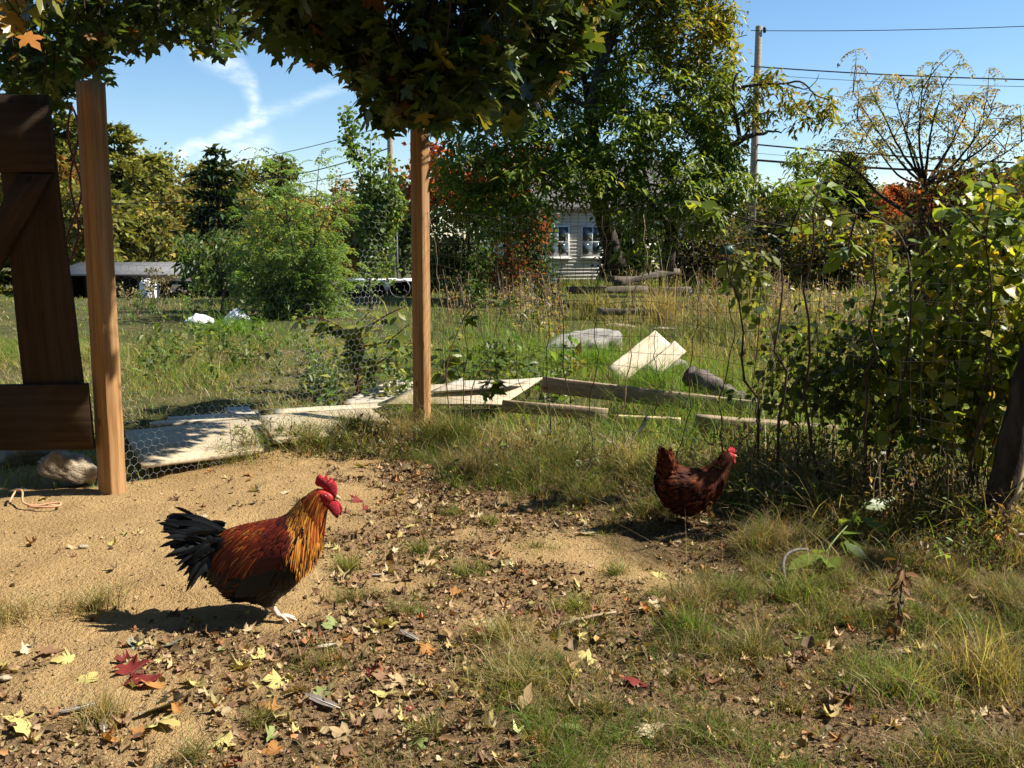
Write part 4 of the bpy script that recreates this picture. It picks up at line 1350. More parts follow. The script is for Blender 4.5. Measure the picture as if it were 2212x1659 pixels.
far_lab = ['tall yellow green pine whose top shows between gate and post', 'tallest ragged yellow green pine right of the gatepost', 'tan autumn tree behind the gate boards', 'shorter ragged pine next to the tallest pine', 'tan autumn tree behind the spruce leader', 'olive tree with rounded top between pine and spruce',
           'tan tree leaning against the tallest pine', 'rounded olive tree just right of the spruce', 'olive tree behind the spruce body', 'narrow green tree top poking above the locust', 'tan tree low behind the locust', 'pale rusty tree thinning out near the far utility pole', 'olive tree behind the pear tree', 'dark green tree filling the gap behind the far utility pole',
           'orange tinted tree seen between gate and post', 'low olive tree at the foot of the tallest pine', 'yellow green pine hidden mostly by the gate', 'wide tan tree in front of the other wood trees', 'low spreading pine above the shed roof', 'olive tree above the peach tree', 'tan tree right behind the locust fronds', 'low olive tree over the shed end']
for k, (px, Y, top, hw, kind) in enumerate(far):
    lab[kind] = far_lab[k]
    top -= 22; hw *= 1.12
    b = gpos(px, Y); topz = at(px, top, Y)[2]; ht = topz - b[2]; r = hw / F22 * Y
    rng = np.random.default_rng(300 + k)
    if kind.startswith('pine'):
        conifer('pine_tree', lab[kind], b, ht, r * 1.15, PINE, 300 + k, GF, whorls=22, per=9, size=.42, clear=.06, ragged=.3, density=.9, tip=.08)
    else:
        cols = dict(aut=AUT, olive=OLIVE, olive2=GREEN_D + OLIVE, rust=[(.26, .17, .09), (.2, .15, .06), (.3, .2, .1)], dark=GREEN_D, orange=[(.30, .13, .03), (.2, .13, .03), (.12, .11, .03)])[kind]
        broad_tree('autumn_tree', lab[kind], b, ht, crown_ells(rng, r, ht * .18, ht * .9, 9), 170, 26, (r * .17, r * .17, r * .12), .34, cols, None, 300 + k, GF, .16, mat='foliage_far', wid=.6, shell=.3)

# far hillside trees at the right
GH = 'trees on the far hillside'
hill = [(1700, 120, 385, 60, 'olive'), (1760, 110, 400, 55, 'aut'), (1815, 88, 335, 62, 'pine'), (1880, 125, 408, 45, 'aut'), (1915, 118, 385, 26, 'red'), (1890, 112, 420, 40, 'red'), (1965, 116, 412, 45, 'red'), (2010, 150, 402, 60, 'olive'), (2080, 140, 385, 60, 'olive'),
        (2150, 120, 365, 60, 'dark'), (2215, 110, 352, 50, 'dark'), (1640, 100, 420, 50, 'aut'), (1740, 70, 470, 60, 'scrub'), (1830, 66, 482, 60, 'scrub'), (1920, 70, 470, 60, 'scrub'), (2000, 64, 478, 70, 'scrub'), (2090, 70, 470, 60, 'scrub'), (2170, 66, 480, 70, 'scrub'), (1660, 74, 468, 60, 'scrub')]
lab2 = {'pine': 'dark pine standing alone on the hillside', 'aut': 'brown and olive autumn tree on the far hillside', 'olive': 'low rounded olive tree on the far hillside', 'red': 'scarlet autumn tree on the far hillside', 'dark': 'dark green tree along the top of the hillside', 'scrub': 'low olive brown scrub bush on the slope'}
hill_lab = ['rounded olive tree behind the bare utility pole', 'brown autumn tree beside the lone dark pine', 'dark pine standing alone on the hillside', 'olive brown tree under the lone pine', 'small scarlet tree topping the skyline', 'red tree left of the scarlet skyline tree', 'broad scarlet tree behind the sumac trunk', 'olive tree right of the scarlet trees', 'olive tree behind the rust brown vine tangle',
            'dark green tree on the hill crest', 'dark green tree at the right end of the hill crest', 'tan tree behind the leaning chestnut', 'low scrub bush on the slope under the lone pine', 'low scrub bush on the slope by the yellow bush', 'low scrub bush below the scarlet tree', 'low scrub bush beside the sumac', 'low scrub bush beneath the vine tangle', 'low scrub bush behind the vine thicket', 'low scrub bush by the bare utility pole']
for k, (px, Y, top, hw, kind) in enumerate(hill):
    lab2[kind] = hill_lab[k]
    b = gpos(px, Y); topz = at(px, top, Y)[2]; ht = max(1.2, topz - b[2]); r = hw / F22 * Y
    rng = np.random.default_rng(400 + k)
    if kind == 'pine':
        conifer('pine_tree', lab2[kind], b, ht, r, [(.03, .05, .016), (.045, .062, .02)], 400 + k, GH, whorls=18, per=9, size=.8, clear=.05, density=.45)
    else:
        cols = dict(aut=AUT, olive=OLIVE, red=RED, dark=GREEN_D, scrub=[(.10, .085, .03), (.13, .10, .04), (.07, .075, .022), (.16, .09, .04)])[kind]
        broad_tree('scrub_bush' if kind == 'scrub' else 'autumn_tree', lab2[kind], b, ht, crown_ells(rng, r, ht * .2, ht * .88, 8), 120, 22, (r * .18, r * .18, r * .13), .5, cols, None, 400 + k, GH, .16, mat='foliage_far', wid=.65, shell=.3, cat='bush' if kind == 'scrub' else 'tree')

# ------------------------------------------------------------------ shed, house, low shelter
def part_box(name, lo, hi, mat, parent):
    return MB().box(lo, hi).build(name, M[mat], parent, smooth=False)
sb = gpos(330, 46); sb[2] = hz(sb)
shed = thing('open_shed', 'long low open shed with pale grey roof below the pines', 'shed', sb)
rz_ = at(330, 575, 46)[2] - sb[2]
hw = 4.2
mb = MB(); mb.add([[-hw, -1.6, rz_ - .32], [hw, -1.6, rz_ - .32], [hw, 2.0, rz_ + .15], [-hw, 2.0, rz_ + .15], [-hw, -1.6, rz_ - .40], [hw, -1.6, rz_ - .40], [hw, 2.0, rz_ + .07], [-hw, 2.0, rz_ + .07]],
        np.array([[0, 1, 2, 3], [7, 6, 5, 4], [0, 4, 5, 1], [1, 5, 6, 2], [2, 6, 7, 3], [3, 7, 4, 0]]))
mb.build('roof', M['roof'], shed, smooth=False)
part_box('back_wall', (-hw + .2, 1.7, 0), (hw - .2, 1.8, rz_), 'darkwall', shed)
for s in (-1, 1):
    part_box('side_wall', (s * (hw - .2) - .05, -1.2, 0), (s * (hw - .2) + .05, 1.69, rz_ - .38), 'darkwall', shed)
for k in range(5):
    part_box('post', (-hw + .4 + k * 1.85, -1.35, 0), (-hw + .52 + k * 1.85, -1.23, rz_ - .38), 'timber_dark', shed)
c = at(322, 618, 44.5); g = hz(c)
wp = thing('white_tank', 'white square tank standing inside the open shed', 'tank', (c[0], c[1], g))
zt_ = at(322, 604, 44.5)[2] - g
MB().tube([[0, 0, 0], [0, 0, zt_ * .92], [0, 0, zt_]], [.42, .42, .3], 16).build('body', M['trim'], wp); MB().tube([[0, 0, zt_], [0, 0, zt_ + .06]], .14, 12).build('cap', M['trim'], wp)
c = gpos(428, 43)
hs = thing('small_coop', 'small reddish brown coop with a rail beside the shed', 'coop', c)
zt_ = at(428, 600, 43)[2] - c[2]
part_box('wall', (-.9, -.5, 0), (1.5, .8, zt_ * .75), 'redwall', hs)
mb = MB(); mb.add([[-1.0, -.7, zt_ * .75], [1.6, -.7, zt_ * .75], [1.6, .15, zt_], [-1, .15, zt_], [1.6, 1.0, zt_ * .75], [-1, 1.0, zt_ * .75]], [np.array([[0, 1, 2, 3], [3, 2, 4, 5]]), np.array([[1, 4, 2], [0, 3, 5]])]); mb.build('roof', M['timber_dark'], hs, smooth=False)
part_box('rail', (-1.0, -.85, zt_ * .45), (1.6, -.78, zt_ * .53), 'stake', hs)

# low shelter
c = P(820, 640); c[2] = hz(c)
ls = thing('low_shelter', 'low dark shelter with white roof edge beside the pear tree', 'shelter', c)
zt_ = at(820, 604, c[1])[2] - c[2]
mb = MB(); mb.box((-.95, -.35, zt_ - .04), (1.0, 1.2, zt_)); mb.build('roof', M['trim'], ls, smooth=False)
part_box('back_wall', (-.9, 1.1, 0), (.95, 1.18, zt_ - .042), 'tarp', ls); part_box('side_wall', (-.93, -.2, 0), (-.88, 1.09, zt_ - .042), 'tarp', ls); part_box('side_wall', (.90, -.2, 0), (.95, 1.09, zt_ - .042), 'tarp', ls)
part_box('front_panel', (-.87, -.12, 0), (.1, -.08, zt_ * .8), 'tarp', ls)
mb = MB(); mb.add([[.12, -.36, zt_ - .05], [.42, -.36, zt_ - .05], [.24, -.36, zt_ - .36], [.12, -.33, zt_ - .05], [.42, -.33, zt_ - .05], [.24, -.33, zt_ - .36]], [np.array([[0, 2, 1], [3, 4, 5]]), np.array([[0, 1, 4, 3], [1, 2, 5, 4], [2, 0, 3, 5]])]); mb.build('bracket', M['trim'], ls, smooth=False)
part_box('leg', (.22, -.36, 0), (.28, -.31, zt_ - .3), 'timber_dark', ls)
th = np.linspace(0, 2 * PI, 30)
MB().tube(np.stack([.62 + .28 * np.cos(th), np.full(30, -.40), zt_ * .55 + .26 * np.sin(th)], 1), .012, 5, cap=False).build('wire_loop', M['wire_galv'], ls)
c = gpos(690, 30)
bl = thing('blue_barrel', 'blue plastic barrel lying behind the locust', 'barrel', gpos(678, 27))
MB().tube([[-.3, 0, .24], [-.28, 0, .24], [0, 0, .24], [.28, 0, .24], [.3, 0, .24]], [.15, .19, .21, .19, .15], 18).build('body', M['blue'], bl)
MB().tube([[-.31, 0, .24], [-.29, 0, .24]], [.13, .15], 18).build('lid', M['blue'], bl)
bx = at(1570, 541, 28)
gb = thing('green_box', 'dark green metal box standing among the bushes', 'box', (bx[0], bx[1], hz(bx)))
h_ = bx[2] - hz(bx)
part_box('cabinet', (-.18, -.12, h_ - .12), (.18, .12, h_ + .12), 'greenbox', gb); part_box('post', (-.04, -.04, 0), (.04, .04, h_ - .12), 'timber_dark', gb); part_box('lid', (-.2, -.14, h_ + .121), (.2, .14, h_ + .15), 'greenbox', gb)

# house behind the chestnut
hb = P(1300, 612); hb[2] = hz(hb)
house = thing('white_house', 'cream clapboard house glimpsed behind the chestnut', 'house', hb, rz=math.radians(24))
W_, D_, H_ = 7.0, 6.0, 2.9
x0 = -2.4
part_box('wall', (x0, 0, 0), (x0 + W_, D_, H_), 'house', house)
for k in range(22):
    part_box('clapboard', (x0 - .012, -.022, .12 + k * .125), (x0 + W_ + .012, -.001, .12 + k * .125 + .11), 'house', house)
mb = MB()
rr_ = [[x0 - .3, -.35, H_ - .12], [x0 + W_ + .3, -.35, H_ - .12], [x0 + W_ + .3, D_ / 2, H_ + 1.9], [x0 - .3, D_ / 2, H_ + 1.9], [x0 + W_ + .3, D_ + .35, H_ - .12], [x0 - .3, D_ + .35, H_ - .12]]
mb.add(rr_, [np.array([[0, 1, 2, 3], [3, 2, 4, 5]])]); mb.add([[p[0], p[1], p[2] - .1] for p in rr_], [np.array([[3, 2, 1, 0], [5, 4, 2, 3]])]); mb.add([rr_[0], rr_[1], [rr_[1][0], rr_[1][1], rr_[1][2] - .1], [rr_[0][0], rr_[0][1], rr_[0][2] - .1]], np.array([[0, 3, 2, 1]]))
mb.build('roof', M['shingle'], house, smooth=False)
for wx in (-1.85, -.45, 1.4, 2.9):
    wn = part_box('window', (wx - .46, -.075, .98), (wx + .46, -.024, 2.12), 'trim', house)
    for a in (-.41, .02):
        for zz in (1.04, 1.57):
            part_box('pane', (wx + a, -.082, zz), (wx + a + .39, -.076, zz + .49), 'glass', wn)
    part_box('sill', (wx - .52, -.13, .93), (wx + .52, -.024, .979), 'trim', wn)

# ------------------------------------------------------------------ utility poles and wires
def pole(px, Y, toppy, r, label, extras):
    b = gpos(px, Y); ht = at(px, toppy, Y)[2] - b[2]
    t = thing('utility_pole', label, 'utility pole', b, 'utility poles along the road')
    MB().tube([[0, 0, -.2], [0, 0, ht * .5], [0, 0, ht - .02], [0, 0, ht]], [r, r * .9, r * .8, r * .7], 14).build('shaft', M['utility'], t)
    for e in extras:
        e(t, ht, r)
    return t, b, ht
def ins(z, dx):
    def f(t, ht, r):
        MB().tube([[dx, -.05, z(ht)], [dx, -.05, z(ht) + .16], [dx, -.05, z(ht) + .2]], [.05, .065, .03], 10).build('insulator', M['cable'], t)
    return f
def transformer(t, ht, r):
    MB().tube([[-.34, -.1, ht - 1.9], [-.34, -.1, ht - 1.85], [-.34, -.1, ht - 1.05], [-.34, -.1, ht - 1.0]], [.16, .22, .22, .14], 14).build('transformer', M['roof'], t)
P1, b1, h1 = pole(1617, 37, 56, .15, 'bare wooden utility pole standing clear against the sky', [ins(lambda h: h - .25, .2)])
P2, b2, h2 = pole(849, 46, 120, .15, 'far utility pole with grey transformer behind the pear tree', [transformer])
tb = gpos(863, 45.6)
MB().tube([b2 + [.26, -.1, 0], b2 + [.26, -.1, 4.2]], .04, 8).build('conduit', M['roof'], None)
bpy.data.objects['conduit'].parent = P2; bpy.data.objects['conduit'].matrix_parent_inverse = Matrix.Translation(-Vector(P2.location))
def wire(a, b, sag, r, label):
    a = np.asarray(a, float); b = np.asarray(b, float)
    t = np.linspace(0, 1, 40)
    p = a + np.outer(t, b - a); p[:, 2] -= sag * 4 * t * (1 - t)
    return MB().tube(p, r, 5).build('power_line', M['cable'], label=label, category='cable', group='overhead lines')
YR = 22.0
# to the right, towards the camera side of the road
for (py0, py1, r, l) in [(66, 36, .014, 'thin top wire running right from the bare pole'), (143, 157, .024, 'second wire down on the bare pole'), (160, 172, .009, 'thinnest wire just below the second wire'),
                         (311, 340, .030, 'thick cable under the gap halfway down the bare pole'), (345, 362, .042, 'thickest black cable crossing the bare pole'), (330, 351, .008, 'hair thin wire between the two thick cables')]:
    a = at(1622, py0, 37); b = at(2300, py1, 33)
    wire(a, b + (b - a) * .8, .25, r, l)
a1 = at(1660, 176, 37); b1_ = at(2300, 300, 41); wire(a1, b1_, .1, .01, 'slack service wire dropping right from the bare pole')
for (pa, pb, r, l) in [((1614, 75), (860, 225), .016, 'top wire between the two poles'), ((1614, 165), (860, 250), .022, 'lower wire between the two poles'), ((1614, 345), (860, 470), .035, 'thick low cable between the two poles')]:
    wire(at(*pa, 37), at(*pb, 46), .3, r, l)
for (pa, pb, r, l) in [((845, 268), (470, 352), .02, 'upper line leaving the far pole towards the wood'), ((845, 318), (560, 388), .03, 'middle line leaving the far pole towards the wood'), ((845, 345), (600, 400), .022, 'lower line leaving the far pole towards the wood'),
                       ((845, 360), (700, 385), .015, 'short low line leaving the far pole')]:
    a = at(*pa, 46); b = at(*pb, 66); wire(a, b, .25, r, l)
wire(at(850, 412, 46), at(140, 440, 48), .15, .022, 'pale slack line crossing in front of the far wood')
wire(at(850, 412, 46), at(1620, 345, 37.3), .4, .03, 'slack cable behind the chestnut crown') if False else None
# ------------------------------------------------------------------ middle distance trees
CHEST = [(.13, .185, .028), (.18, .235, .036), (.085, .13, .022), (.23, .26, .044)]
def chest_cols(yellow):
    def f(pos, n):
        rng = np.random.default_rng(n)
        c = pal(rng, n, CHEST, None, .25)
        y = (sst(yellow[0], yellow[1], pos[:, 2]) * sst(yellow[2], yellow[3], pos[:, 0]) * .75 > rng.uniform(0, 1, n))
        c[y] = pal(rng, int(y.sum()), [(.30, .22, .02), (.24, .20, .03), (.18, .18, .03)], None, .2)
        return c
    return f
def px_ells(base, Y, L):
    """(px, py, dY, r_px_x, r_px_z, ry) -> ellipsoids relative to base"""
    out = []
    for px, py, dy, rx, rz, ry in L:
        c = at(px, py, Y + dy) - base
        s = (Y + dy) / F22
        out.append((c[0], c[1], c[2], rx * s, ry, rz * s))
    return out
def pts_rel(base, Y, L):
    return [at(px, py, Y + dy) - base for px, py, dy in L]

# big chestnut
cb = gpos(1335, 25.0)
chest = thing('chestnut_tree', 'big dense chestnut tree with forked dark trunk before the white house', 'tree', cb)
rng = np.random.default_rng(601)
tr = MB()
for L, r0, r1 in [([(1335, 580, 0), (1310, 500, 0), (1285, 400, 0), (1278, 300, -.2), (1282, 210, -.2), (1300, 130, 0), (1330, 40, 0), (1345, -80, .2)], .24, .10),
                  ([(1280, 290, -.2), (1265, 200, .3), (1255, 90, .5), (1240, -60, .8)], .10, .04), ([(1295, 140, 0), (1350, 118, -.4), (1420, 100, -.8), (1480, 80, -1.0)], .06, .02),
                  ([(1290, 110, 0), (1340, 70, .4), (1400, 20, .8)], .07, .02), ([(1285, 380, 0), (1200, 330, -.5), (1110, 320, -1)], .07, .02), ([(1282, 330, 0), (1380, 290, -.8), (1450, 260, -1.4)], .07, .02),
                  ([(1290, 440, 0), (1380, 400, -1), (1450, 410, -1.6)], .06, .02), ([(1282, 240, 0), (1180, 180, .5), (1080, 140, .8)], .07, .02)]:
    p = curve(pts_rel(cb, 25, L), 26); p[:, :2] += np.cumsum(rng.normal(0, .008, (26, 2)), 0)
    tr.tube(p, np.linspace(r0, r1, 26), 9)
ells = px_ells(cb, 25, [(1180, 60, .5, 130, 95, 1.6), (1330, 30, .6, 150, 90, 1.6), (1470, 60, 0, 95, 80, 1.3), (1530, 20, 0, 62, 60, .9), (1120, 190, .6, 110, 80, 1.2), (1240, 180, 1.0, 110, 80, 1.0), (1400, 180, -.2, 130, 80, 1.4),
                        (1500, 190, -.4, 75, 80, 1.0), (1060, 290, 0, 110, 70, 1.2), (1180, 310, -.5, 120, 70, 1.2), (1330, 300, -.8, 130, 75, 1.2), (1450, 300, -1.0, 90, 70, 1.0), (1030, 370, -.4, 90, 55, 1.1), (1160, 400, -1.0, 110, 50, 1.0),
                        (1290, 390, -1.4, 120, 62, 1.0), (1410, 400, -1.5, 100, 65, 1.0), (1370, 470, -1.8, 70, 45, .8), (1440, 470, -1.6, 70, 50, .8), (1080, 460, -1.0, 90, 60, .9), (1000, 440, -.4, 70, 60, .9), (1400, 530, -1.6, 60, 40, .7), (1550, 90, -.2, 40, 70, .8), (1250, -60, .5, 200, 70, 1.8), (1420, -70, .3, 170, 70, 1.6)])
pts = ell_points(rng, ells, 2400, .3)
for p in pts[::6]:
    q = p * .72 + np.array([-.1, 0, 0]) ; q[2] = p[2] - .35
    limb(tr, rng, q, p, .016, .005, .12, 5, 4)
tr.build('trunk', M['bark'], chest)
cr = MB()
per = 17
n = len(pts) * per
# leaves in drooping fans at twig ends
c = np.repeat(pts, per, 0); az = rng.uniform(0, 2 * PI, n)
d = np.stack([np.cos(az), np.sin(az), rng.uniform(-.9, .15, n)], 1)
pos = c + rng.normal(0, .11, (n, 3)) + d * rng.uniform(0, .12, (n, 1))
s = .20 * np.exp(rng.normal(0, .22, n))
colf = chest_cols((4.8, 6.6, -1.0, 2.2))
cr.inst(LANCE4[0], LANCE4[1], pos, frames(d, rvec(rng, n) * .45 + [0, 0, 1.0]), np.stack([s * 1.15, s, s], 1), colf(pos, n))
cr.build('crown', M['foliage'], chest, kind='stuff')

# leaning chestnut with crooked bare branch in front of the pole
cb = gpos(1440, 23.5)
lean = thing('chestnut_tree', 'leaning chestnut whose crooked branch crosses the bare utility pole', 'tree', cb)
tr = MB(); rng = np.random.default_rng(602)
for L, r0, r1 in [([(1440, 585, 0), (1452, 500, 0), (1478, 420, -.1), (1505, 370, -.2), (1560, 330, -.2), (1600, 300, -.3), (1625, 290, -.3)], .17, .055),
                  ([(1600, 302, -.3), (1592, 260, -.3), (1585, 215, -.3), (1590, 165, -.3), (1605, 152, -.3)], .055, .02), ([(1625, 290, -.3), (1650, 285, -.3), (1665, 278, -.3), (1690, 280, -.3)], .045, .018),
                  ([(1595, 190, -.3), (1630, 185, -.4), (1690, 182, -.5), (1730, 178, -.6), (1760, 205, -.6), (1790, 215, -.6)], .035, .012), ([(1700, 182, -.5), (1740, 190, -.6), (1765, 172, -.6), (1770, 160, -.6)], .016, .005),
                  ([(1605, 300, -.3), (1640, 250, -.4), (1680, 238, -.5)], .03, .01), ([(1478, 420, -.1), (1560, 440, -.8), (1590, 430, -1.0)], .05, .015), ([(1700, 195, -.5), (1730, 240, -.5), (1760, 265, -.6)], .015, .006),
                  ([(1450, 500, 0), (1400, 430, -.4), (1370, 390, -.6)], .06, .02)]:
    p = curve(pts_rel(cb, 23.5, L), 20); p += np.cumsum(rng.normal(0, .006, p.shape), 0)
    tr.tube(p, np.linspace(r0, r1, 20), 8)
tr.build('trunk', M['bark'], lean)
ells = px_ells(cb, 23.5, [(1660, 170, -.4, 32, 26, .4), (1625, 205, -.3, 22, 40, .35), (1640, 245, -.4, 40, 22, .4), (1700, 240, -.5, 40, 22, .4), (1765, 215, -.6, 42, 22, .4), (1750, 275, -.6, 42, 18, .4), (1795, 240, -.6, 18, 24, .3), (1690, 205, -.5, 30, 14, .3),
                          (1560, 400, -.9, 70, 50, .8), (1670, 410, -1.2, 34, 30, .5), (1520, 450, -1.2, 70, 45, .8), (1480, 380, -.8, 60, 55, .8), (1720, 420, -1.0, 50, 30, .7), (1560, 330, -.3, 50, 40, .6), (1540, 250, 0, 45, 60, .7), (1560, 180, .2, 35, 45, .5), (1740, 350, 1.0, 40, 34, .6), (1800, 360, 1.0, 40, 26, .6)])
pts = ell_points(rng, ells, 520, .2)
per = 15; n = len(pts) * per
c = np.repeat(pts, per, 0); az = rng.uniform(0, 2 * PI, n)
d = np.stack([np.cos(az), np.sin(az), rng.uniform(-1.0, .1, n)], 1)
pos = c + rng.normal(0, .08, (n, 3)) + d * rng.uniform(0, .1, (n, 1))
s = .19 * np.exp(rng.normal(0, .22, n))
cr = MB(); cr.inst(LANCE4[0], LANCE4[1], pos, frames(d, rvec(rng, n) * .45 + [0, 0, 1.0]), np.stack([s * 1.1, s, s], 1), chest_cols((3.5, 4.5, .5, 2.5))(pos, n))
cr.build('crown', M['foliage'], lean, kind='stuff')

# red leaved trees and bushes behind and below the chestnut
def bush(name, label, px, Y, L, ncl, per, sp, size, cols, seed, mat='foliage', wid=.5, tpl=(DIA_V, DIA_F), group=None, tr_r=.05, cat='bush', shell=.2, droop=.3, nl=8):
    b = gpos(px, Y)
    e = px_ells(b, Y, L)
    if cat == 'bush':
        e = e + [(x[0] * .9, x[1], x[5] * .0 + min(x[2], .55), x[3] * .9, x[4], .55) for x in e]
        ncl = int(ncl * 1.5)
    top = max(x[2] + x[5] for x in e)
    return broad_tree(name, label, b, top, e, ncl, per, sp, size, cols, None, seed, group, tr_r, tpl, wid, mat, cat, nl, 'bark', shell, droop)
bush('maple_sapling', 'scarlet leaved maple showing through the chestnut shade', 1010, 30, [(930, 400, 0, 55, 60, 1), (1010, 420, 0, 50, 50, 1), (1085, 370, -.5, 60, 42, 1), (940, 340, 0, 35, 35, .8), (1125, 355, -1, 45, 30, .6)], 220, 14, (.22, .22, .16), .17, RED, 611, wid=.8, cat='tree')
bush('red_shrub', 'slender shrub with reddening leaves behind the square mesh', 1095, 26, [(1095, 470, 0, 28, 60, .4), (1105, 550, 0, 30, 45, .4), (1080, 520, 0, 20, 40, .3), (1165, 500, .4, 18, 50, .3)], 90, 12, (0.140, 0.140, 0.140), 0.119, [(.20, .07, .025), (.10, .10, .025), (.30, .08, .03), (.07, .08, .02)], 612, wid=.55, tr_r=.02)
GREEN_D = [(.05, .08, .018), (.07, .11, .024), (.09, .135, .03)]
GBU = 'bushes under the big trees'
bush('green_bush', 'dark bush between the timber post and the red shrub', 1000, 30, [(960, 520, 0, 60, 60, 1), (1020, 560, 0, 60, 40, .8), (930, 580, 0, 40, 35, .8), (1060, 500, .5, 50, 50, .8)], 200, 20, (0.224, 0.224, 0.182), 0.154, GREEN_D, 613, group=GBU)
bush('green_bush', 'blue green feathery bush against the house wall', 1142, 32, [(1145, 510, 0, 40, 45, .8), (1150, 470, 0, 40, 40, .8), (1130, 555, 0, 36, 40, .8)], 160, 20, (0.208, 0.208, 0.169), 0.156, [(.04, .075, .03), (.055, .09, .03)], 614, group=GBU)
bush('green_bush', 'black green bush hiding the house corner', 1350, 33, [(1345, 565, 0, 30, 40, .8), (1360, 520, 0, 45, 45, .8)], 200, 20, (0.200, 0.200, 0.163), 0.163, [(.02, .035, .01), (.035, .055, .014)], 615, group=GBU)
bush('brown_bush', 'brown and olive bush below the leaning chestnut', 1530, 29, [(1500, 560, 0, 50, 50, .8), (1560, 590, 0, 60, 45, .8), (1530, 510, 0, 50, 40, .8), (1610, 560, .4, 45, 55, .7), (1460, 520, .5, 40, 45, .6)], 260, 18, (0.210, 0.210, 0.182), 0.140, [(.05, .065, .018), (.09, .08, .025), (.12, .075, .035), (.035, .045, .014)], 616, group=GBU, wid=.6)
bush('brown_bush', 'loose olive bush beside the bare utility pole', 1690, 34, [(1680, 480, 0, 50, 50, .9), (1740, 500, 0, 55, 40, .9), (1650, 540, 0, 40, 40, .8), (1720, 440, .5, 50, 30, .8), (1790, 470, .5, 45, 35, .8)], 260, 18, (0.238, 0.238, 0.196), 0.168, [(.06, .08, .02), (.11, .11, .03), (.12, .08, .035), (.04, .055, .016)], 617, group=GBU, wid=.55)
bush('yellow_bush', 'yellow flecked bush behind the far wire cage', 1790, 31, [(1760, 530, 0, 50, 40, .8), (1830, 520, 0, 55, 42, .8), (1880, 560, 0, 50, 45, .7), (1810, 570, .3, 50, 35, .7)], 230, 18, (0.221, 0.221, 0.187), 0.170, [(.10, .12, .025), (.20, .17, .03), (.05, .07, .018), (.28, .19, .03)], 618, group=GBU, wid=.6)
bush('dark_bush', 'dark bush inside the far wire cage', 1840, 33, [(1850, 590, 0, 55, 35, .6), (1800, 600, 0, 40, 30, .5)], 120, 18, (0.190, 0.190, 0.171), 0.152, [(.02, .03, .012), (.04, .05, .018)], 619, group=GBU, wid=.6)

# sumac with fanned bare branches
sbp = gpos(2000, 15.0)
sumac = thing('sumac_tree', 'open sumac with fanned thin branches and sparse bronze leaves', 'tree', sbp)
tr = MB(); rng = np.random.default_rng(620); tips = []
trunk_top = at(1998, 400, 15) - sbp
tr.tube(curve([[0, 0, -.1], at(1990, 520, 15) - sbp, trunk_top], 12), np.linspace(.085, .055, 12), 8)
for (tx, ty, via) in [(1830, 205, (1920, 330)), (1880, 190, (1940, 310)), (1935, 200, (1965, 310)), (1990, 175, (1985, 300)), (2040, 185, (2010, 300)), (2095, 215, (2050, 310)), (2150, 215, (2080, 330)), (2190, 250, (2110, 330)), (2230, 290, (2140, 350)), (1850, 260, (1935, 370)), (2070, 290, (2030, 350)), (1960, 260, (1975, 340)), (2130, 300, (2070, 370))]:
    dy = rng.uniform(-.6, .6)
    p = curve([trunk_top, at(*via, 15 + dy * .6) - sbp, at(tx, ty, 15 + dy) - sbp], 16)
    p += np.cumsum(rng.normal(0, .006, p.shape), 0)
    tr.tube(p, np.linspace(.026, .005, 16), 6)
    for q in range(7):
        i = rng.integers(9, 16); e_ = p[i] + rng.normal(0, .22, 3) + [0, 0, .22]
        limb(tr, rng, p[i], e_, .009, .003, .15, 5, 4); tips.append(e_)
    tips.append(p[-1])
a = at(1975, 470, 14.6) - sbp; p = curve([a, at(1900, 420, 14.6) - sbp, at(1850, 370, 14.6) - sbp, at(1800, 345, 14.6) - sbp], 14); tr.tube(p, np.linspace(.035, .012, 14), 6)
for q in range(26):
    e_ = p[rng.integers(6, 14)] + rng.normal(0, .2, 3) + [-.05, 0, .25]; tips.append(e_)
for tx, ty in [(1830, 300), (1870, 290), (1800, 330), (1850, 320)]:
    limb(tr, rng, p[10], at(tx, ty, 14.6) - sbp, .01, .003, .1, 6, 4)
tr.build('trunk', M['bark'], sumac)
tips = np.array(tips)
cr = MB()
# pinnate fronds: leaflets along a rachis
def fronds(mb, rng, base, n_per, L, nl, leaf, cols, droop=.7, wid=.35, upb=.3):
    n = len(base) * n_per
    b = np.repeat(base, n_per, 0); az = rng.uniform(0, 2 * PI, n)
    d0 = np.stack([np.cos(az), np.sin(az), rng.uniform(-.1, upb + .3, n)], 1)
    LL = L * np.exp(rng.normal(0, .2, n))
    P_, D_, C_ = [], [], []
    fc = pal(rng, n, cols, None, .2)
    for k in range(nl):
        f = (k + 1) / nl
        pp = b + d0 * (LL * f)[:, None] + np.array([0, 0, -1.0]) * (LL * droop * f * f)[:, None]
        tang = d0 + np.array([0, 0, -2 * droop * f])
        sd_ = np.cross(tang, [0, 0, 1.0]); sd_ /= np.linalg.norm(sd_, axis=1, keepdims=True) + 1e-9
        for s_ in (1, -1):
            P_.append(pp); D_.append(sd_ * s_ + tang * .45 + rng.normal(0, .15, (n, 3)) + [0, 0, -.25]); C_.append(fc * np.exp(rng.normal(0, .15, (n, 1))))
    P_ = np.concatenate(P_); D_ = np.concatenate(D_); C_ = np.concatenate(C_); m = len(P_)
    s_ = leaf * np.exp(rng.normal(0, .2, m))
    mb.inst(DIA_V, DIA_F, P_, frames(D_, rvec(rng, m) * .35 + [0, 0, 1.0]), np.stack([s_ * wid, s_, s_], 1), C_)
fronds(cr, rng, tips, 4, .24, 6, .065, [(.26, .20, .055), (.19, .18, .05), (.32, .22, .07), (.15, .16, .045)], .9)
cr.build('crown', M['foliage'], sumac, kind='stuff')
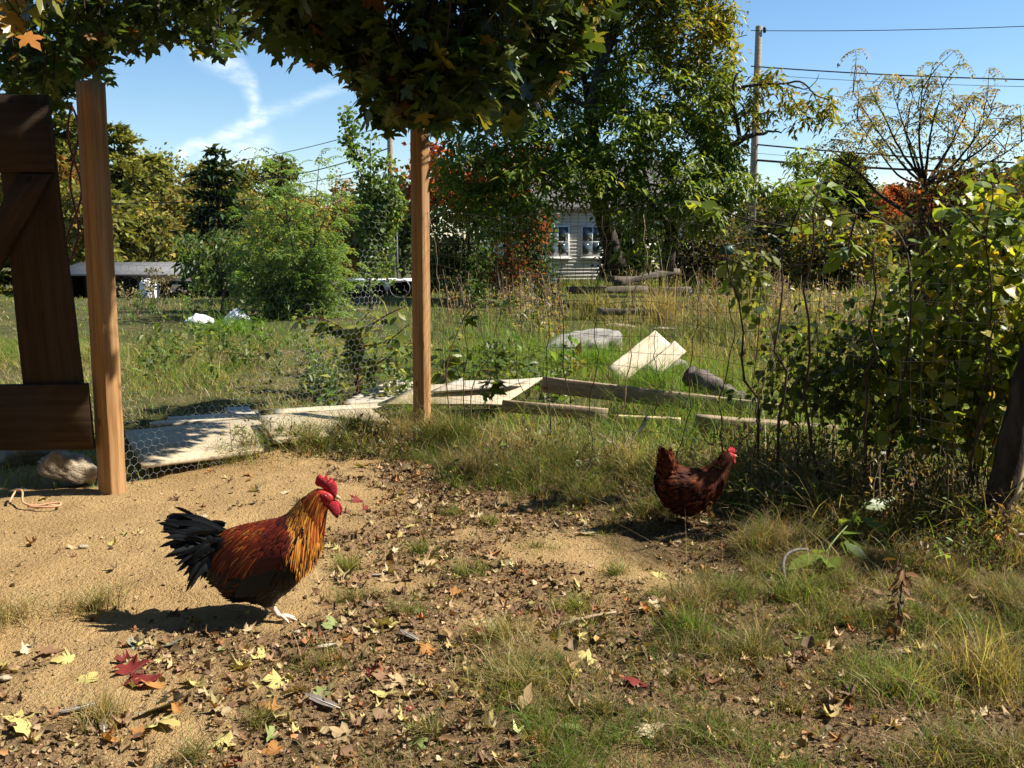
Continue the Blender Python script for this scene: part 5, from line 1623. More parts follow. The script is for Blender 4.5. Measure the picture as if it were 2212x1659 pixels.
# vine cloaked stub below the sumac
bush('rust_bush', 'rust brown vine tangle cloaking the sumac trunk', 2000, 14.4, [(2000, 440, 0, 45, 55, .3), (2060, 400, 0, 60, 45, .35), (2120, 420, 0, 60, 50, .35), (2010, 520, 0, 45, 50, .3), (2180, 430, 0, 45, 55, .35), (2080, 480, 0, 70, 50, .4)], 260, 17, (.09, .09, .08), .075, [(.10, .05, .02), (.07, .06, .02), (.14, .07, .025), (.05, .055, .016), (.17, .11, .03)], 621, wid=.6)
# small pear, peach, locust, spruce
pb = gpos(800, 21.5)
pear = thing('pear_tree', 'slender upright pear tree beside the low shelter', 'tree', pb)
tr = MB(); rng = np.random.default_rng(630)
stems = [[(802, 668, 0), (800, 590, 0), (806, 500, 0), (815, 420, 0), (840, 350, 0)], [(800, 560, 0), (790, 470, .1), (785, 400, .1), (765, 320, .1), (748, 255, .1)], [(803, 540, 0), (830, 470, -.2), (850, 400, -.2)], [(795, 480, 0), (800, 400, .2), (800, 300, .2)], [(805, 520, 0), (840, 480, .1), (858, 430, .1)]]
pc_ = []
for L in stems:
    p = curve(pts_rel(pb, 21.5, L), 24); tr.tube(p, np.linspace(.045, .010, 24) * (1 if L is stems[0] else .6), 7)
    pc_.append(p[5:])
tr.build('trunk', M['bark_grey'], pear)
pc_ = np.concatenate(pc_); pc_ = pc_[pc_[:, 2] > .9]
cr = MB(); pts = pc_[rng.integers(0, len(pc_), 210)] + rng.normal(0, .07, (210, 3))
extra = ell_points(rng, px_ells(pb, 21.5, [(815, 500, 0, 48, 70, .5), (845, 430, 0, 28, 60, .3), (790, 470, 0, 30, 60, .35), (820, 580, 0, 45, 30, .4)]), 120, 0)
clump_leaves(cr, rng, np.vstack([pts, extra]), 13, (.08, .08, .09), .085, [(.11, .17, .035), (.15, .22, .05), (.08, .125, .03), (.24, .24, .06)], [3, 3, 2, .5], OVAL, 1.3, .5)
cr.build('crown', M['foliage'], pear, kind='stuff')

pb = gpos(478, 21.0)
peach = thing('peach_tree', 'small peach tree with drooping narrow leaves behind the white sacks', 'tree', pb)
tr = MB(); rng = np.random.default_rng(631)
fork = at(492, 610, 21) - pb
tr.tube(curve([[0, 0, -.05], at(482, 645, 21) - pb, fork], 8), np.linspace(.035, .028, 8), 7)
ends = []
for (x, y) in [(385, 520), (415, 510), (450, 520), (480, 505), (520, 515), (540, 540), (400, 570), (555, 575), (430, 555), (505, 560), (465, 565), (520, 600), (440, 600), (550, 610)]:
    e_ = at(x, y, 21 + rng.uniform(-.6, .6)) - pb
    limb(tr, rng, fork, e_, .018, .005, .1, 7, 5); ends.append(e_); ends.append(e_ * .6 + fork * .4); ends.append(e_ * .8 + fork * .2)
tr.build('trunk', M['bark_grey'], peach)
ends = np.array(ends); n = len(ends) * 30
c = np.repeat(ends, 30, 0); az = rng.uniform(0, 2 * PI, n)
d = np.stack([np.cos(az), np.sin(az), rng.uniform(-2.2, -.3, n)], 1)
s = .19 * np.exp(rng.normal(0, .2, n)); cr = MB()
cr.inst(LANCE[0], LANCE[1], c + rng.normal(0, .11, (n, 3)), frames(d, rvec(rng, n) + [0, 0, .4]), np.stack([s * .85, s, s], 1), pal(rng, n, [(.11, .17, .04), (.15, .22, .055), (.08, .125, .03), (.20, .20, .06)], [3, 3, 2, .6], .2))
cr.build('crown', M['foliage'], peach, kind='stuff')

pb = gpos(650, 19.5)
loc = thing('locust_tree', 'feathery green locust thicket seen through the chicken wire', 'tree', pb)
tr = MB(); rng = np.random.default_rng(632); ends = []
for (x, y, r) in [(600, 335, .03), (690, 350, .03), (640, 400, .035), (560, 430, .03), (720, 430, .03), (610, 480, .03), (680, 480, .03), (545, 500, .025), (740, 500, .025), (590, 560, .025), (700, 560, .025), (650, 540, .025), (740, 570, .02), (560, 590, .02), (620, 610, .02), (690, 620, .02), (530, 560, .02), (640, 620, .02), (760, 600, .02), (585, 625, .02), (520, 460, .02)]:
    dy = rng.uniform(-.8, .8)
    e_ = at(x, y, 19.5 + dy) - pb
    st = np.array([rng.uniform(-.9, .9), rng.uniform(-.3, .3), -.05])
    p = curve([st, st * .4 + e_ * .55 + [0, 0, -.1], e_], 14); tr.tube(p, np.linspace(r, .006, 14), 6)
    for i in range(1, 14):
        for _ in range(3):
            ends.append(p[i] + rng.normal(0, .24, 3))
tr.build('trunk', M['bark_grey'], loc)
cr = MB(); fronds(cr, rng, np.array(ends), 4, .30, 7, .065, [(.15, .25, .065), (.20, .30, .08), (.12, .19, .05), (.23, .30, .07)], .6, .42)
cr.build('crown', M['foliage'], loc, kind='stuff')
conifer('spruce_tree', 'young dark spruce with a thin leader rising above the peach tree', gpos(482, 32), at(485, 312, 32)[2] - gpos(482, 32)[2], 1.5, [(.03, .052, .02), (.045, .07, .026)], 633, None, whorls=15, per=6, droop=.15, size=.30, clear=.05, density=1.0, ragged=.25, tip=.02)

# ------------------------------------------------------------------ overhanging maple
mpb = np.array([-4.7, 3.0, 0.0]); mpb[2] = hz(mpb)
maple = thing('maple_tree', 'overhanging maple whose leafy boughs hang above the run', 'tree', mpb)
rng = np.random.default_rng(640)
MAP_G = [(.060, .095, .018), (.085, .125, .024), (.045, .07, .015), (.12, .155, .026)]
MAP_Y = [(.24, .20, .025), (.30, .22, .03), (.20, .10, .02), (.34, .15, .025)]
tr = MB()
limb(tr, rng, (0, 0, -.1), (.3, .3, 4.6), .26, .17, .03, 14, 14)
limbs = [[(.25, .3, 3.6), (1.8, 1.8, 4.2), (3.3, 2.7, 4.1), (4.6, 3.4, 3.9), (5.6, 3.9, 3.8)], [(.28, .3, 4.2), (1.2, 3.2, 4.5), (1.5, 4.8, 4.4), (1.6, 6.0, 4.2)], [(.3, .3, 4.5), (2.2, 3.0, 5.2), (3.6, 4.2, 5.3), (5.0, 4.6, 5.2)], [(.2, .2, 4.4), (.6, 3.0, 5.0), (-.2, 4.4, 4.8)]]
LP = []
for k, L in enumerate(limbs):
    p = curve(np.array(L, float), 40); p += np.cumsum(rng.normal(0, .006, p.shape), 0)
    tr.tube(p, np.linspace(.13, .03, 40), 10); LP.append(p)
LPt = np.concatenate(LP)
def spray_points():
    out = []
    lowL = np.array([(-40, 190), (0, 195), (60, 215), (110, 205), (160, 175), (230, 135), (290, 150), (320, 90), (380, 60), (440, 95), (470, 120), (500, 55), (540, -20)])
    lowC = np.array([(540, -20), (590, 60), (640, 60), (690, 120), (745, 160), (785, 200), (815, 175), (840, 250), (870, 285), (930, 265), (1000, 265), (1050, 235), (1090, 270), (1130, 235), (1180, 170), (1235, 110), (1262, 20), (1300, -60)])
    for low, Y0, Y1, n, wt in ((lowL + [0, 18], 7.4, 9.4, 300, 1.0), (lowC + [0, 22], 5.9, 7.4, 360, 1.0)):
        k = 0
        while k < n:
            px = rng.uniform(low[0, 0], low[-1, 0])
            lim = np.interp(px, low[:, 0], low[:, 1])
            py = lim - rng.exponential(1) * 95 - 5 + 110 * (fbm(np.array([px / 55.0]), np.array([wt]), 5, 2)[0] - .5)
            if py < -420:
                continue
            q_ = at(px, py, rng.uniform(6.35, 7.45) if Y0 < 6 else rng.uniform(Y0, Y1))
            if Y0 < 6 and q_[2] < 1.07 * (q_[0] + 2.55):
                out.append((at(px, py, rng.uniform(7.9, 9.3)), .15 * math.exp(rng.normal(0, .15)))); k += 1; continue
            out.append((q_, .125 * math.exp(rng.normal(0, .15)) if Y0 < 6 else .105)); k += 1
    # top left near bough and the shading canopy above the picture
    for k in range(8):
        out.append((at(rng.uniform(-30, 62), rng.uniform(-60, 55), rng.uniform(3.6, 4.0)), .12))
    for k in range(1700):
        p = np.array([rng.uniform(-3.4, 1.3), rng.uniform(5.3, 7.6), 0]); p[2] = rng.uniform(2.8, 6.8)
        if p[2] > CAMH + .27 * p[1] + .05 and p[2] > 1.07 * (p[0] + (3.25 if p[1] < 6.2 else 2.75)) and p[2] < 1.07 * (p[0] + 4.6):
            out.append((p, .125))
    # unseen crown added over and behind the camera to cut the sky fill
    for k in range(700):
        p = np.array([rng.uniform(-8.5, -1.3), rng.uniform(-4.5, 7.5), rng.uniform(4.2, 8.0)])
        if p[2] > CAMH + .30 * max(p[1], 0) + .8:
            out.append((p, .17))
    return out
sp_ = spray_points()
lv_p, lv_d, lv_s = [], [], []
TWG = MB()
for (e_, sz) in sp_:
    e_ = e_ - mpb
    q = LPt[np.argmin(np.linalg.norm(LPt - e_ - [0, 0, .5], axis=1))]
    up = e_ + np.array([rng.normal(0, .15), rng.normal(0, .15), rng.uniform(.25, .5)])
    dirv = (up - e_)
    p = np.array([up, up * .5 + e_ * .5 + rng.normal(0, .03, 3), e_])
    TWG.tube(curve(p, 4), np.linspace(.006, .0025, 4), 3, cap=False)
    if rng.uniform() < .35:
        TWG.tube(curve([q, (q + up) / 2 + [0, 0, .12], up], 6), np.linspace(.014, .006, 6), 4, cap=False)
    m = rng.integers(7, 12)
    f = rng.uniform(0, 1, m)
    b = e_ + np.outer(f, dirv) + rng.normal(0, .05, (m, 3))
    az = rng.uniform(0, 2 * PI, m)
    d = np.stack([np.cos(az), np.sin(az), rng.uniform(-1.3, .1, m)], 1); d /= np.linalg.norm(d, axis=1, keepdims=True)
    for i in range(m):
        lv_p.append(b[i] + d[i] * .05); lv_d.append(d[i]); lv_s.append(sz * math.exp(rng.normal(0, .2)))
lv_p = np.array(lv_p); lv_d = np.array(lv_d); lv_s = np.array(lv_s)
nlv = len(lv_p)
tr.build('trunk', M['bark_grey'], maple); TWG.build('twigs', M['twig'], maple)
w_ = lv_p + mpb
cz_ = sst(-.2, .8, w_[:, 0]) * .45 + .06
cz_ = np.where((w_[:, 1] < 4.3), .75, cz_)
isY = rng.uniform(0, 1, nlv) < cz_
lcol = pal(rng, nlv, MAP_G, [3, 3, 2, 1], .22)
lcol[isY] = pal(rng, int(isY.sum()), MAP_Y + [(.17, .18, .025)] * 3, None, .2)
lR = frames(lv_d, rvec(rng, nlv) * .7 + [0, -.15, .9])
# the leaves that show largest are parts of their own
v_ = w_ - [0, 0, CAMH]
cs, sn = math.cos(PITCH), math.sin(PITCH)
fw = v_[:, 1] * cs - v_[:, 2] * sn; upc = v_[:, 1] * sn + v_[:, 2] * cs
pxx = 1106 + F22 * v_[:, 0] / fw; pyy = 829.5 - F22 * upc / fw
inv = (pxx > -10) & (pxx < 2222) & (pyy > -10) & (pyy < 1669)
score = np.where(inv, lv_s / fw, 0)
near_first = np.argsort(-score)[:300]
tpls = [maple_tpl(np.random.default_rng(900 + k), .15, .05) for k in range(5)]
hue = [(.060, .095, .018), (.085, .125, .024), (.12, .155, .026), (.22, .20, .028), (.32, .19, .03), (.13, .16, .03)]
lmesh = {}
def leaf_mesh(prefix, tplset, tk, hk, hues, mat):
    key = (prefix, tk, hk)
    if key not in lmesh:
        v, f = tplset[tk]
        lmesh[key] = mesh_from(prefix, v, f, mat, np.tile(np.array(hues[hk]), (len(v), 1)))
    return lmesh[key]
def place_leaf(name, me, parent, pos, Rm, s):
    o = bpy.data.objects.new(name, me); COL.objects.link(o)
    o.parent = parent
    mat4 = np.eye(4); mat4[:3, :3] = Rm * s; mat4[:3, 3] = pos
    o.matrix_local = Matrix(mat4.tolist())
    return o
for i in near_first:
    hk = int(np.argmin(np.sum((np.array(hue) - lcol[i]) ** 2, 1)))
    place_leaf('leaf', leaf_mesh('maple_leaf', tpls, int(rng.integers(5)), hk, hue, M['mapleleaf']), maple, lv_p[i], lR[i], lv_s[i])
rest = np.ones(nlv, bool); rest[near_first] = False
cr = MB()
vis = rest & (pxx > -150) & (pxx < 2350) & (pyy > -250) & (fw > 0)
cr.inst(MAPLE_SIMPLE_V, MAPLE_SIMPLE_F, lv_p[vis], lR[vis], lv_s[vis], lcol[vis])
hid = rest & ~vis
cr.inst(DIA_V, DIA_F, lv_p[hid], lR[hid], lv_s[hid][:, None] * [1.25, 1.1, 1.1], lcol[hid])
cr.build('foliage', M['mapleleaf'], maple, kind='stuff')

# unseen maples added behind and beside the camera to block sky light
for k, (x, y, ht, r, lab_) in enumerate([(-7.5, -7.0, 9, 4.0, 'unseen broad maple added behind the run to block sky light'), (.5, -9.0, 10, 4.6, 'unseen big round maple added opposite the fence as sky blocker'), (8.0, -9.5, 9, 4.2, 'unseen spreading maple added behind the run corner against sky light'), (-11.5, 1.0, 9, 3.8, 'unseen maple added beyond the gate side to block sky light'), (12.5, -3.0, 8.2, 4.0, 'unseen maple added on the sunny side to block low sky'), (13.0, 3.5, 8.0, 4.2, 'unseen round maple added past the corner post as sky blocker'), (14.5, 9.5, 8.5, 4.0, 'unseen maple added level with the rails to block low sky'), (-4.0, -9.5, 10, 4.2, 'unseen dense maple added behind the gate side against sky light')]):
    b = np.array([x, y, 0.0]); b[2] = hz(b); rg_ = np.random.default_rng(680 + k)
    broad_tree('maple_tree', lab_, b, ht, crown_ells(rg_, r, 1.6, ht * .9, 10), 150, 24, (r * .2, r * .2, r * .15), .42, GREEN_D, None, 680 + k, 'unseen maples added to block sky light', .2, mat='foliage_far', wid=.9, shell=.3)
# ------------------------------------------------------------------ grass
G_GREEN = [(.13, .25, .03), (.095, .19, .025), (.18, .30, .04), (.16, .24, .045)]
G_DRY = [(.42, .33, .16), (.34, .25, .115), (.52, .43, .24), (.26, .175, .08)]
G_OLIVE = [(.21, .22, .055), (.17, .175, .045), (.27, .25, .085)]
def blades(rng, x, y, ht, w, lean, cols, z=None, rows=3):
    """grass blades: tapered bent strips. arrays per blade"""
    n = len(x)
    z = height(x, y) - .004 if z is None else z
    az = rng.uniform(0, 2 * PI, n); fa = rng.uniform(0, 2 * PI, n)
    bend = np.stack([np.cos(az), np.sin(az)], 1) * (lean * ht)[:, None]
    side = np.stack([np.cos(fa), np.sin(fa), np.zeros(n)], 1)
    base = np.stack([x, y, z], 1)
    V = []; 
    for r in range(rows):
        f = r / (rows - 1)
        c = base + np.concatenate([bend * (f ** 1.8)[None] if False else bend * f ** 1.8, (ht * (f - .25 * np.minimum(lean, 1.4) * f * f))[:, None]], 1)
        if r < rows - 1:
            hw = (w * (1 - .55 * f) * .5)[:, None]
            V += [c - side * hw, c + side * hw]
        else:
            V += [c]
    V = np.stack(V, 1); k = V.shape[1]
    tf = []
    for r in range(rows - 2):
        a = 2 * r
        tf += [[a, a + 1, a + 3], [a, a + 3, a + 2]]
    a = 2 * (rows - 2); tf += [[a, a + 1, a + 2]]
    f = (np.array(tf)[None] + (np.arange(n) * k)[:, None, None]).reshape(-1, 3)
    return V.reshape(-1, 3), f, np.repeat(cols, k, 0)
def mixcol(rng, n, dry):
    c = pal(rng, n, G_GREEN, None, .2)
    o = rng.uniform(0, 1, n) < .35
    c[o] = pal(rng, int(o.sum()), G_OLIVE, None, .2)
    d = rng.uniform(0, 1, n) < dry
    c[d] = pal(rng, int(d.sum()), G_DRY, None, .25)
    return c
def wedge(rng, n, y0, y1, slope=.58, margin=.7, pw=1.0):
    """random points in the view wedge, even per area"""
    out = []
    y = rng.uniform(0, 1, n * 2); 
    y = y0 + (y1 - y0) * y ** pw
    x = rng.uniform(-1, 1, n * 2) * (slope * y1 + margin)
    k = np.abs(x) < slope * y + margin
    return x[k][:n], y[k][:n]

rng = np.random.default_rng(700)
# turf in the run, on the right and along the front
x, y = wedge(rng, 820000, 1.9, 7.6)
g = grassiness(x, y) * (1 - beyond(x, y))
patch = fbm(x * 2.3, y * 2.3, 91, 4)
patch2 = fbm(x * 7.5, y * 7.5, 157, 3)
dens = g * sst(.30, .50, patch + .10 * g) * (.15 + .85 * sst(.38, .56, patch2)) * (.6 + .4 * sst(.2, 1.2, x))
henz = sst(.16, .34, np.hypot((x - hp[0] - .02) * .8, y - hp[1] + .06))
k = rng.uniform(0, 1, len(x)) < dens * .95 * (.12 + .88 * henz)
x, y, patch, patch2 = x[k], y[k], patch[k], patch2[k]
gr = fbm(x * 1.1 + 9, y * 1.1, 93, 3)
dry = np.clip(.76 - 1.1 * (gr - .45) - .35 * sst(4.6, 6.0, y) + 1.2 * (fbm(x * 5 + 3, y * 5, 163, 2) - .5), .15, .95)
ht = .050 * np.exp(rng.normal(0, .4, len(x))) * (.45 + 1.2 * sst(.42, .7, patch)) * (.5 + 1.0 * sst(.4, .7, patch2)) * (1 + .8 * sst(5.3, 6.6, y))
mb = MB(); mb.add(*blades(rng, x, y, ht, .0030 * np.exp(rng.normal(0, .25, len(x))), rng.uniform(.4, 1.6, len(x)), mixcol(rng, len(x), dry) * .66))
mb.build('dry_turf', M['grass'], kind='stuff', label='short dry turf patches of the chicken run')
# straw lying flat
x, y = wedge(rng, 16000, 1.9, 7.0)
k = rng.uniform(0, 1, len(x)) < .25 + .75 * grassiness(x, y)
x, y = x[k], y[k]
mb = MB(); mb.add(*blades(rng, x, y, rng.uniform(.008, .02, len(x)), np.full(len(x), .0022), rng.uniform(3, 7, len(x)), pal(rng, len(x), G_DRY, None, .25), height(x, y) + .004))
mb.build('fallen_straw', M['grass'], kind='stuff', label='dead straw lying on the ground of the run')
# long tangled grass along the fence
x, y = wedge(rng, 150000, 4.3, 8.6)
bk = np.maximum(bank(x, y), 0)
f_ = np.interp(x, [LPOST[0], MPOST[0], RPOST[0], RPOST[0] + 1], [LPOST[1] + .3, MPOST[1] - .1, RPOST[1], RPOST[1] - .9])
bk = np.maximum(bk, np.exp(-((y - f_) / .55) ** 2) * sst(-.4, .3, x) * .8)
patch = fbm(x * 3, y * 3, 97, 3)
k = rng.uniform(0, 1, len(x)) < bk * sst(.32, .55, patch) * .9
x, y, patch = x[k], y[k], patch[k]
dry = np.clip(.60 - 1.3 * (fbm(x * 1.7, y * 1.7, 99, 3) - .5), .15, .9)
ht = .12 * np.exp(rng.normal(0, .4, len(x))) * (.7 + .8 * patch)
c_ = mixcol(rng, len(x), dry); br = rng.uniform(0, 1, len(x)) < .22; c_[br] = pal(rng, int(br.sum()), [(.13, .075, .035), (.18, .11, .05)], None, .25)
mb = MB(); mb.add(*blades(rng, x, y, ht, .0034 * np.exp(rng.normal(0, .25, len(x))), rng.uniform(.3, 1.5, len(x)), c_, None, 4))
mb.build('fence_grass', M['grass'], kind='stuff', label='long tangled grass growing along the foot of the fence')
# lawn beyond the fence, near
x, y = wedge(rng, 115000, 5.8, 14.5, pw=.8)
b_ = beyond(x, y)
gr = fbm(x * .55 + 3, y * .55, 111, 4)
k = rng.uniform(0, 1, len(x)) < b_ * (.35 + .65 * sst(.3, .5, gr))
x, y, gr = x[k], y[k], gr[k]
dry = np.clip(.42 - 2.0 * (gr - .5) + .25 * (x < -1) - .1, .08, .85)
ht = .085 * np.exp(rng.normal(0, .4, len(x))) * (.5 + 1.3 * sst(.35, .7, gr)) * (1 + .6 * sst(-.5, 1.5, x))
mb = MB(); mb.add(*blades(rng, x, y, ht, .0055 * np.exp(rng.normal(0, .25, len(x))), rng.uniform(.3, 1.4, len(x)), mixcol(rng, len(x), dry)))
mb.build('lawn_grass', M['grass'], kind='stuff', label='uneven green lawn grass beyond the fence')
# meadow further off
x, y = wedge(rng, 90000, 13.5, 60, margin=2, pw=1.35)
gr = fbm(x * .22 + 5, y * .22, 121, 4)
dryz = sst(1.0, 5.0, x) * sst(40, 16, y)
dry = np.clip(.30 - 1.8 * (gr - .5) + .38 * dryz, .06, .9)
pxm = 1106 + F22 * x / y; tmask = 1 - .7 * sst(1180, 1240, pxm) * sst(1530, 1490, pxm) * sst(27, 26, y) * sst(14, 16, y)
ht = tmask * .16 * np.exp(rng.normal(0, .4, len(x))) * (.45 + 1.2 * sst(.35, .7, gr)) * (1 + 1.2 * dryz) * (.55 + .45 * sst(-6, 2, x))
mb = MB(); mb.add(*blades(rng, x, y, ht, .013 * (y / 18) * np.exp(rng.normal(0, .25, len(x))), rng.uniform(.2, 1.0, len(x)), mixcol(rng, len(x), dry)))
mb.build('meadow_grass', M['grass'], kind='stuff', label='green and dry meadow grass in the distance')
# far slope grass
x, y = wedge(rng, 30000, 55, 170, margin=4, pw=1.2)
k = x > 2; x, y = x[k], y[k]
mb = MB(); mb.add(*blades(rng, x, y, .6 * np.exp(rng.normal(0, .3, len(x))), .09 * (y / 60), rng.uniform(.2, .8, len(x)), pal(rng, len(x), [(.16, .13, .055), (.12, .12, .04), (.20, .14, .07)], None, .2)))
mb.build('hill_grass', M['grass'], kind='stuff', label='brownish grass of the far slope')

# single tufts that stand out
def tuft(px, py, rad, ht, n, cols, label, lean=.7, w=.003, group='grass tufts', seed=0, wx=1.0):
    r = np.random.default_rng(seed); b = P(px, py); b[2] = hz(b)
    t = np.minimum(np.abs(r.normal(0, .5, n)), 1.05) * rad; a = r.uniform(0, 2 * PI, n)
    x = t * np.cos(a) * wx; y = t * np.sin(a)
    z = height(x + b[0], y + b[1]) - b[2] - .004
    mb = MB(); mb.add(*blades(r, x, y, ht * np.exp(r.normal(0, .3, n)), np.full(n, w), np.abs(r.normal(lean, .3, n)), pal(r, n, cols, None, .22), z, 4))
    o = mb.build('grass_tuft', M['grass'], None, label=label, category='grass tuft', group=group)
    o.location = tuple(b)
    return o
tuft(752, 1228, .10, .085, 260, G_OLIVE + G_DRY[:2] + G_GREEN[:1], "olive grass tuft on the dirt in front of the rooster's breast", seed=1)
tuft(205, 1315, .15, .10, 320, G_OLIVE + G_DRY, "dry grass tuft at the tip of the rooster's shadow", lean=.9, seed=2, wx=1.3)
tuft(20, 1345, .16, .12, 300, G_DRY + G_OLIVE[:1], 'straw coloured tuft leaning out over the bare dirt', lean=1.0, seed=3)
tuft(1490, 1368, .09, .075, 420, G_GREEN, 'bright green grass tuft among the dry turf', lean=.6, seed=4, wx=1.5)
tuft(548, 1140, .09, .07, 200, G_DRY, "small dead tuft at the pit behind the rooster's back", lean=1.0, seed=5)
tuft(225, 1560, .10, .10, 240, G_DRY + G_OLIVE[:1], 'thin brown tuft among the red fallen leaves', lean=.5, seed=6)
tuft(1120, 1500, .22, .09, 700, G_DRY + G_OLIVE, 'wide straw and olive tuft in the leaf litter', lean=.9, seed=7, wx=1.5)
tuft(1080, 1390, .16, .09, 420, G_DRY + G_OLIVE, 'tan tuft with twigs below the litter', lean=.9, seed=8)
tuft(1740, 1290, .16, .10, 420, G_DRY[:1] + G_OLIVE + G_GREEN[:2], 'pale tuft at the edge of the post shadow', lean=.8, seed=9)
tuft(1240, 1310, .13, .07, 360, G_OLIVE + G_DRY[:2] + G_GREEN[:1], 'low olive tuft among the brown litter', lean=.8, seed=10)
tuft(1960, 1500, .20, .12, 600, G_GREEN + G_OLIVE + G_DRY, 'green and gold tuft beside the dried weed', lean=.8, seed=11)
tuft(2130, 1480, .26, .20, 500, G_DRY + G_OLIVE, 'tall golden dry tuft towards the corner of the run', lean=.6, seed=12)
tuft(1430, 700, .6, .70, 520, [(.40, .32, .16), (.46, .37, .20), (.30, .24, .11)], 'tall straw coloured grass clump before the timber pile', lean=.5, w=.012, seed=13, wx=1.3)
tuft(1290, 690, .5, .5, 500, [(.40, .32, .14), (.30, .26, .10), (.16, .17, .05)], 'shorter straw grass clump beside the single timber', lean=.5, w=.011, seed=14, wx=1.6)
for k, (px, py, h_) in enumerate([(1340, 735, .45), (1520, 735, .5), (1600, 720, .5), (1700, 735, .45), (1480, 780, .35), (1640, 770, .4), (1560, 690, .55), (1760, 700, .5)]):
    tuft(px, py, .55, h_, 260, [(.38, .31, .16), (.30, .25, .11), (.20, .20, .07)], 'loose straw coloured grass clump in the meadow beyond the rails', lean=.6, w=.009, seed=90 + k, wx=1.8, group='straw clumps in the meadow')
tuft(1290, 800, .40, .30, 900, G_GREEN, 'lush dark green clump in front of the grey rocks', lean=.8, w=.008, seed=15, wx=1.6)
tuft(1420, 850, .35, .28, 700, G_GREEN, 'lush green clump under the white planks', lean=.8, w=.007, seed=16, wx=1.6)
tuft(500, 722, .6, .26, 900, G_GREEN, 'deep green clump shading the white sacks', lean=.7, w=.01, seed=17, wx=1.5)
tuft(900, 915, .20, .26, 420, G_OLIVE + G_DRY[1:2] + G_GREEN, 'rank grass clump at the foot of the middle post', lean=.9, w=.004, seed=18, wx=1.6)
tuft(660, 985, .26, .15, 900, G_OLIVE + [(.10, .09, .035), (.13, .10, .05)] + G_GREEN[:1], 'weedy bank clump in front of the plywood', lean=.9, w=.004, seed=19, wx=2.2)
tuft(760, 962, .24, .17, 800, G_OLIVE + [(.10, .09, .035), (.13, .10, .05)], 'dark weedy clump between plywood and middle post', lean=.9, w=.004, seed=20, wx=1.6)
tuft(480, 1005, .18, .11, 500, G_OLIVE + [(.10, .09, .035), (.16, .12, .06)], 'low weedy clump along the plywood edge', lean=.9, w=.004, seed=22, wx=1.8)

tr_ = np.random.default_rng(733)
for k, (px, py) in enumerate([(905, 1190), (980, 1105), (1010, 1240), (880, 1330), (1330, 1230), (1160, 1180), (700, 1440), (560, 1560), (930, 1600), (420, 1640), (1300, 1560), (1420, 1290), (1480, 1480), (760, 1300), (1060, 1130), (1250, 1080), (1600, 1420), (1700, 1520), (1850, 1420), (1560, 1580)]):
    tuft(px, py, tr_.uniform(.06, .14), tr_.uniform(.045, .085), int(tr_.uniform(130, 300)), [tuple(v * .75 for v in c_) for c_ in (G_OLIVE + G_DRY + (G_GREEN if py < 1260 else G_GREEN[:1]))], 'scrappy little grass tuft rooted in the leaf litter', lean=.9, seed=60 + k, wx=tr_.uniform(.8, 1.8), group='scrappy tufts in the litter')

# ------------------------------------------------------------------ fallen leaves, litter, feathers
rng = np.random.default_rng(720)
FH_ = dict(tan=(.42, .30, .16), yellow=(.44, .37, .13), brown=(.20, .115, .06), orange=(.36, .17, .05), red=(.15, .022, .018), grey=(.22, .23, .17), cream=(.50, .41, .25), green=(.20, .23, .08))
FL_ = dict(tan='dry tan maple leaf lying curled on the ground of the run', yellow='pale yellow fallen maple leaf on the ground of the run', brown='crumpled brown fallen leaf on the ground of the run', orange='orange fallen maple leaf on the ground of the run',
           red='deep red fallen maple leaf on the ground of the run', grey='grey green fallen maple leaf lying upside down on the ground', cream='bleached cream fallen leaf on the ground of the run', green='green fallen maple leaf on the ground of the run')
ftp = [maple_tpl(np.random.default_rng(950 + k), [.3, .9, 1.7, .6, 1.3, 2.3][k], .10) for k in range(6)]
fmesh = {}
def fallen(px, py, kind, s, tk=None, tilt=.25, dz=.006):
    tk = (int(rng.integers(6)) if s < .085 else int(rng.choice([0, 3, 1]))) if tk is None else tk
    key = (kind, tk)
    if key not in fmesh:
        v, f = ftp[tk]; n_ = np.random.default_rng(tk)
        c = np.array(FH_[kind]) * np.exp(n_.normal(0, .10, (len(v), 1)))
        fmesh[key] = mesh_from('fallen_leaf', v - [0, .3, 0], f, M['litter'], c)
    b = P(px, py); z = hz(b)
    o = bpy.data.objects.new('fallen_leaf', fmesh[key]); COL.objects.link(o)
    o.location = (b[0], b[1], z + dz)
    o.rotation_euler = (rng.normal(0, tilt), rng.normal(0, tilt), rng.uniform(0, 2 * PI))
    o.scale = (s, s, s)
    o['label'] = FL_[kind]; o['category'] = 'leaf'; o['group'] = kind + ' leaves fallen in the run'
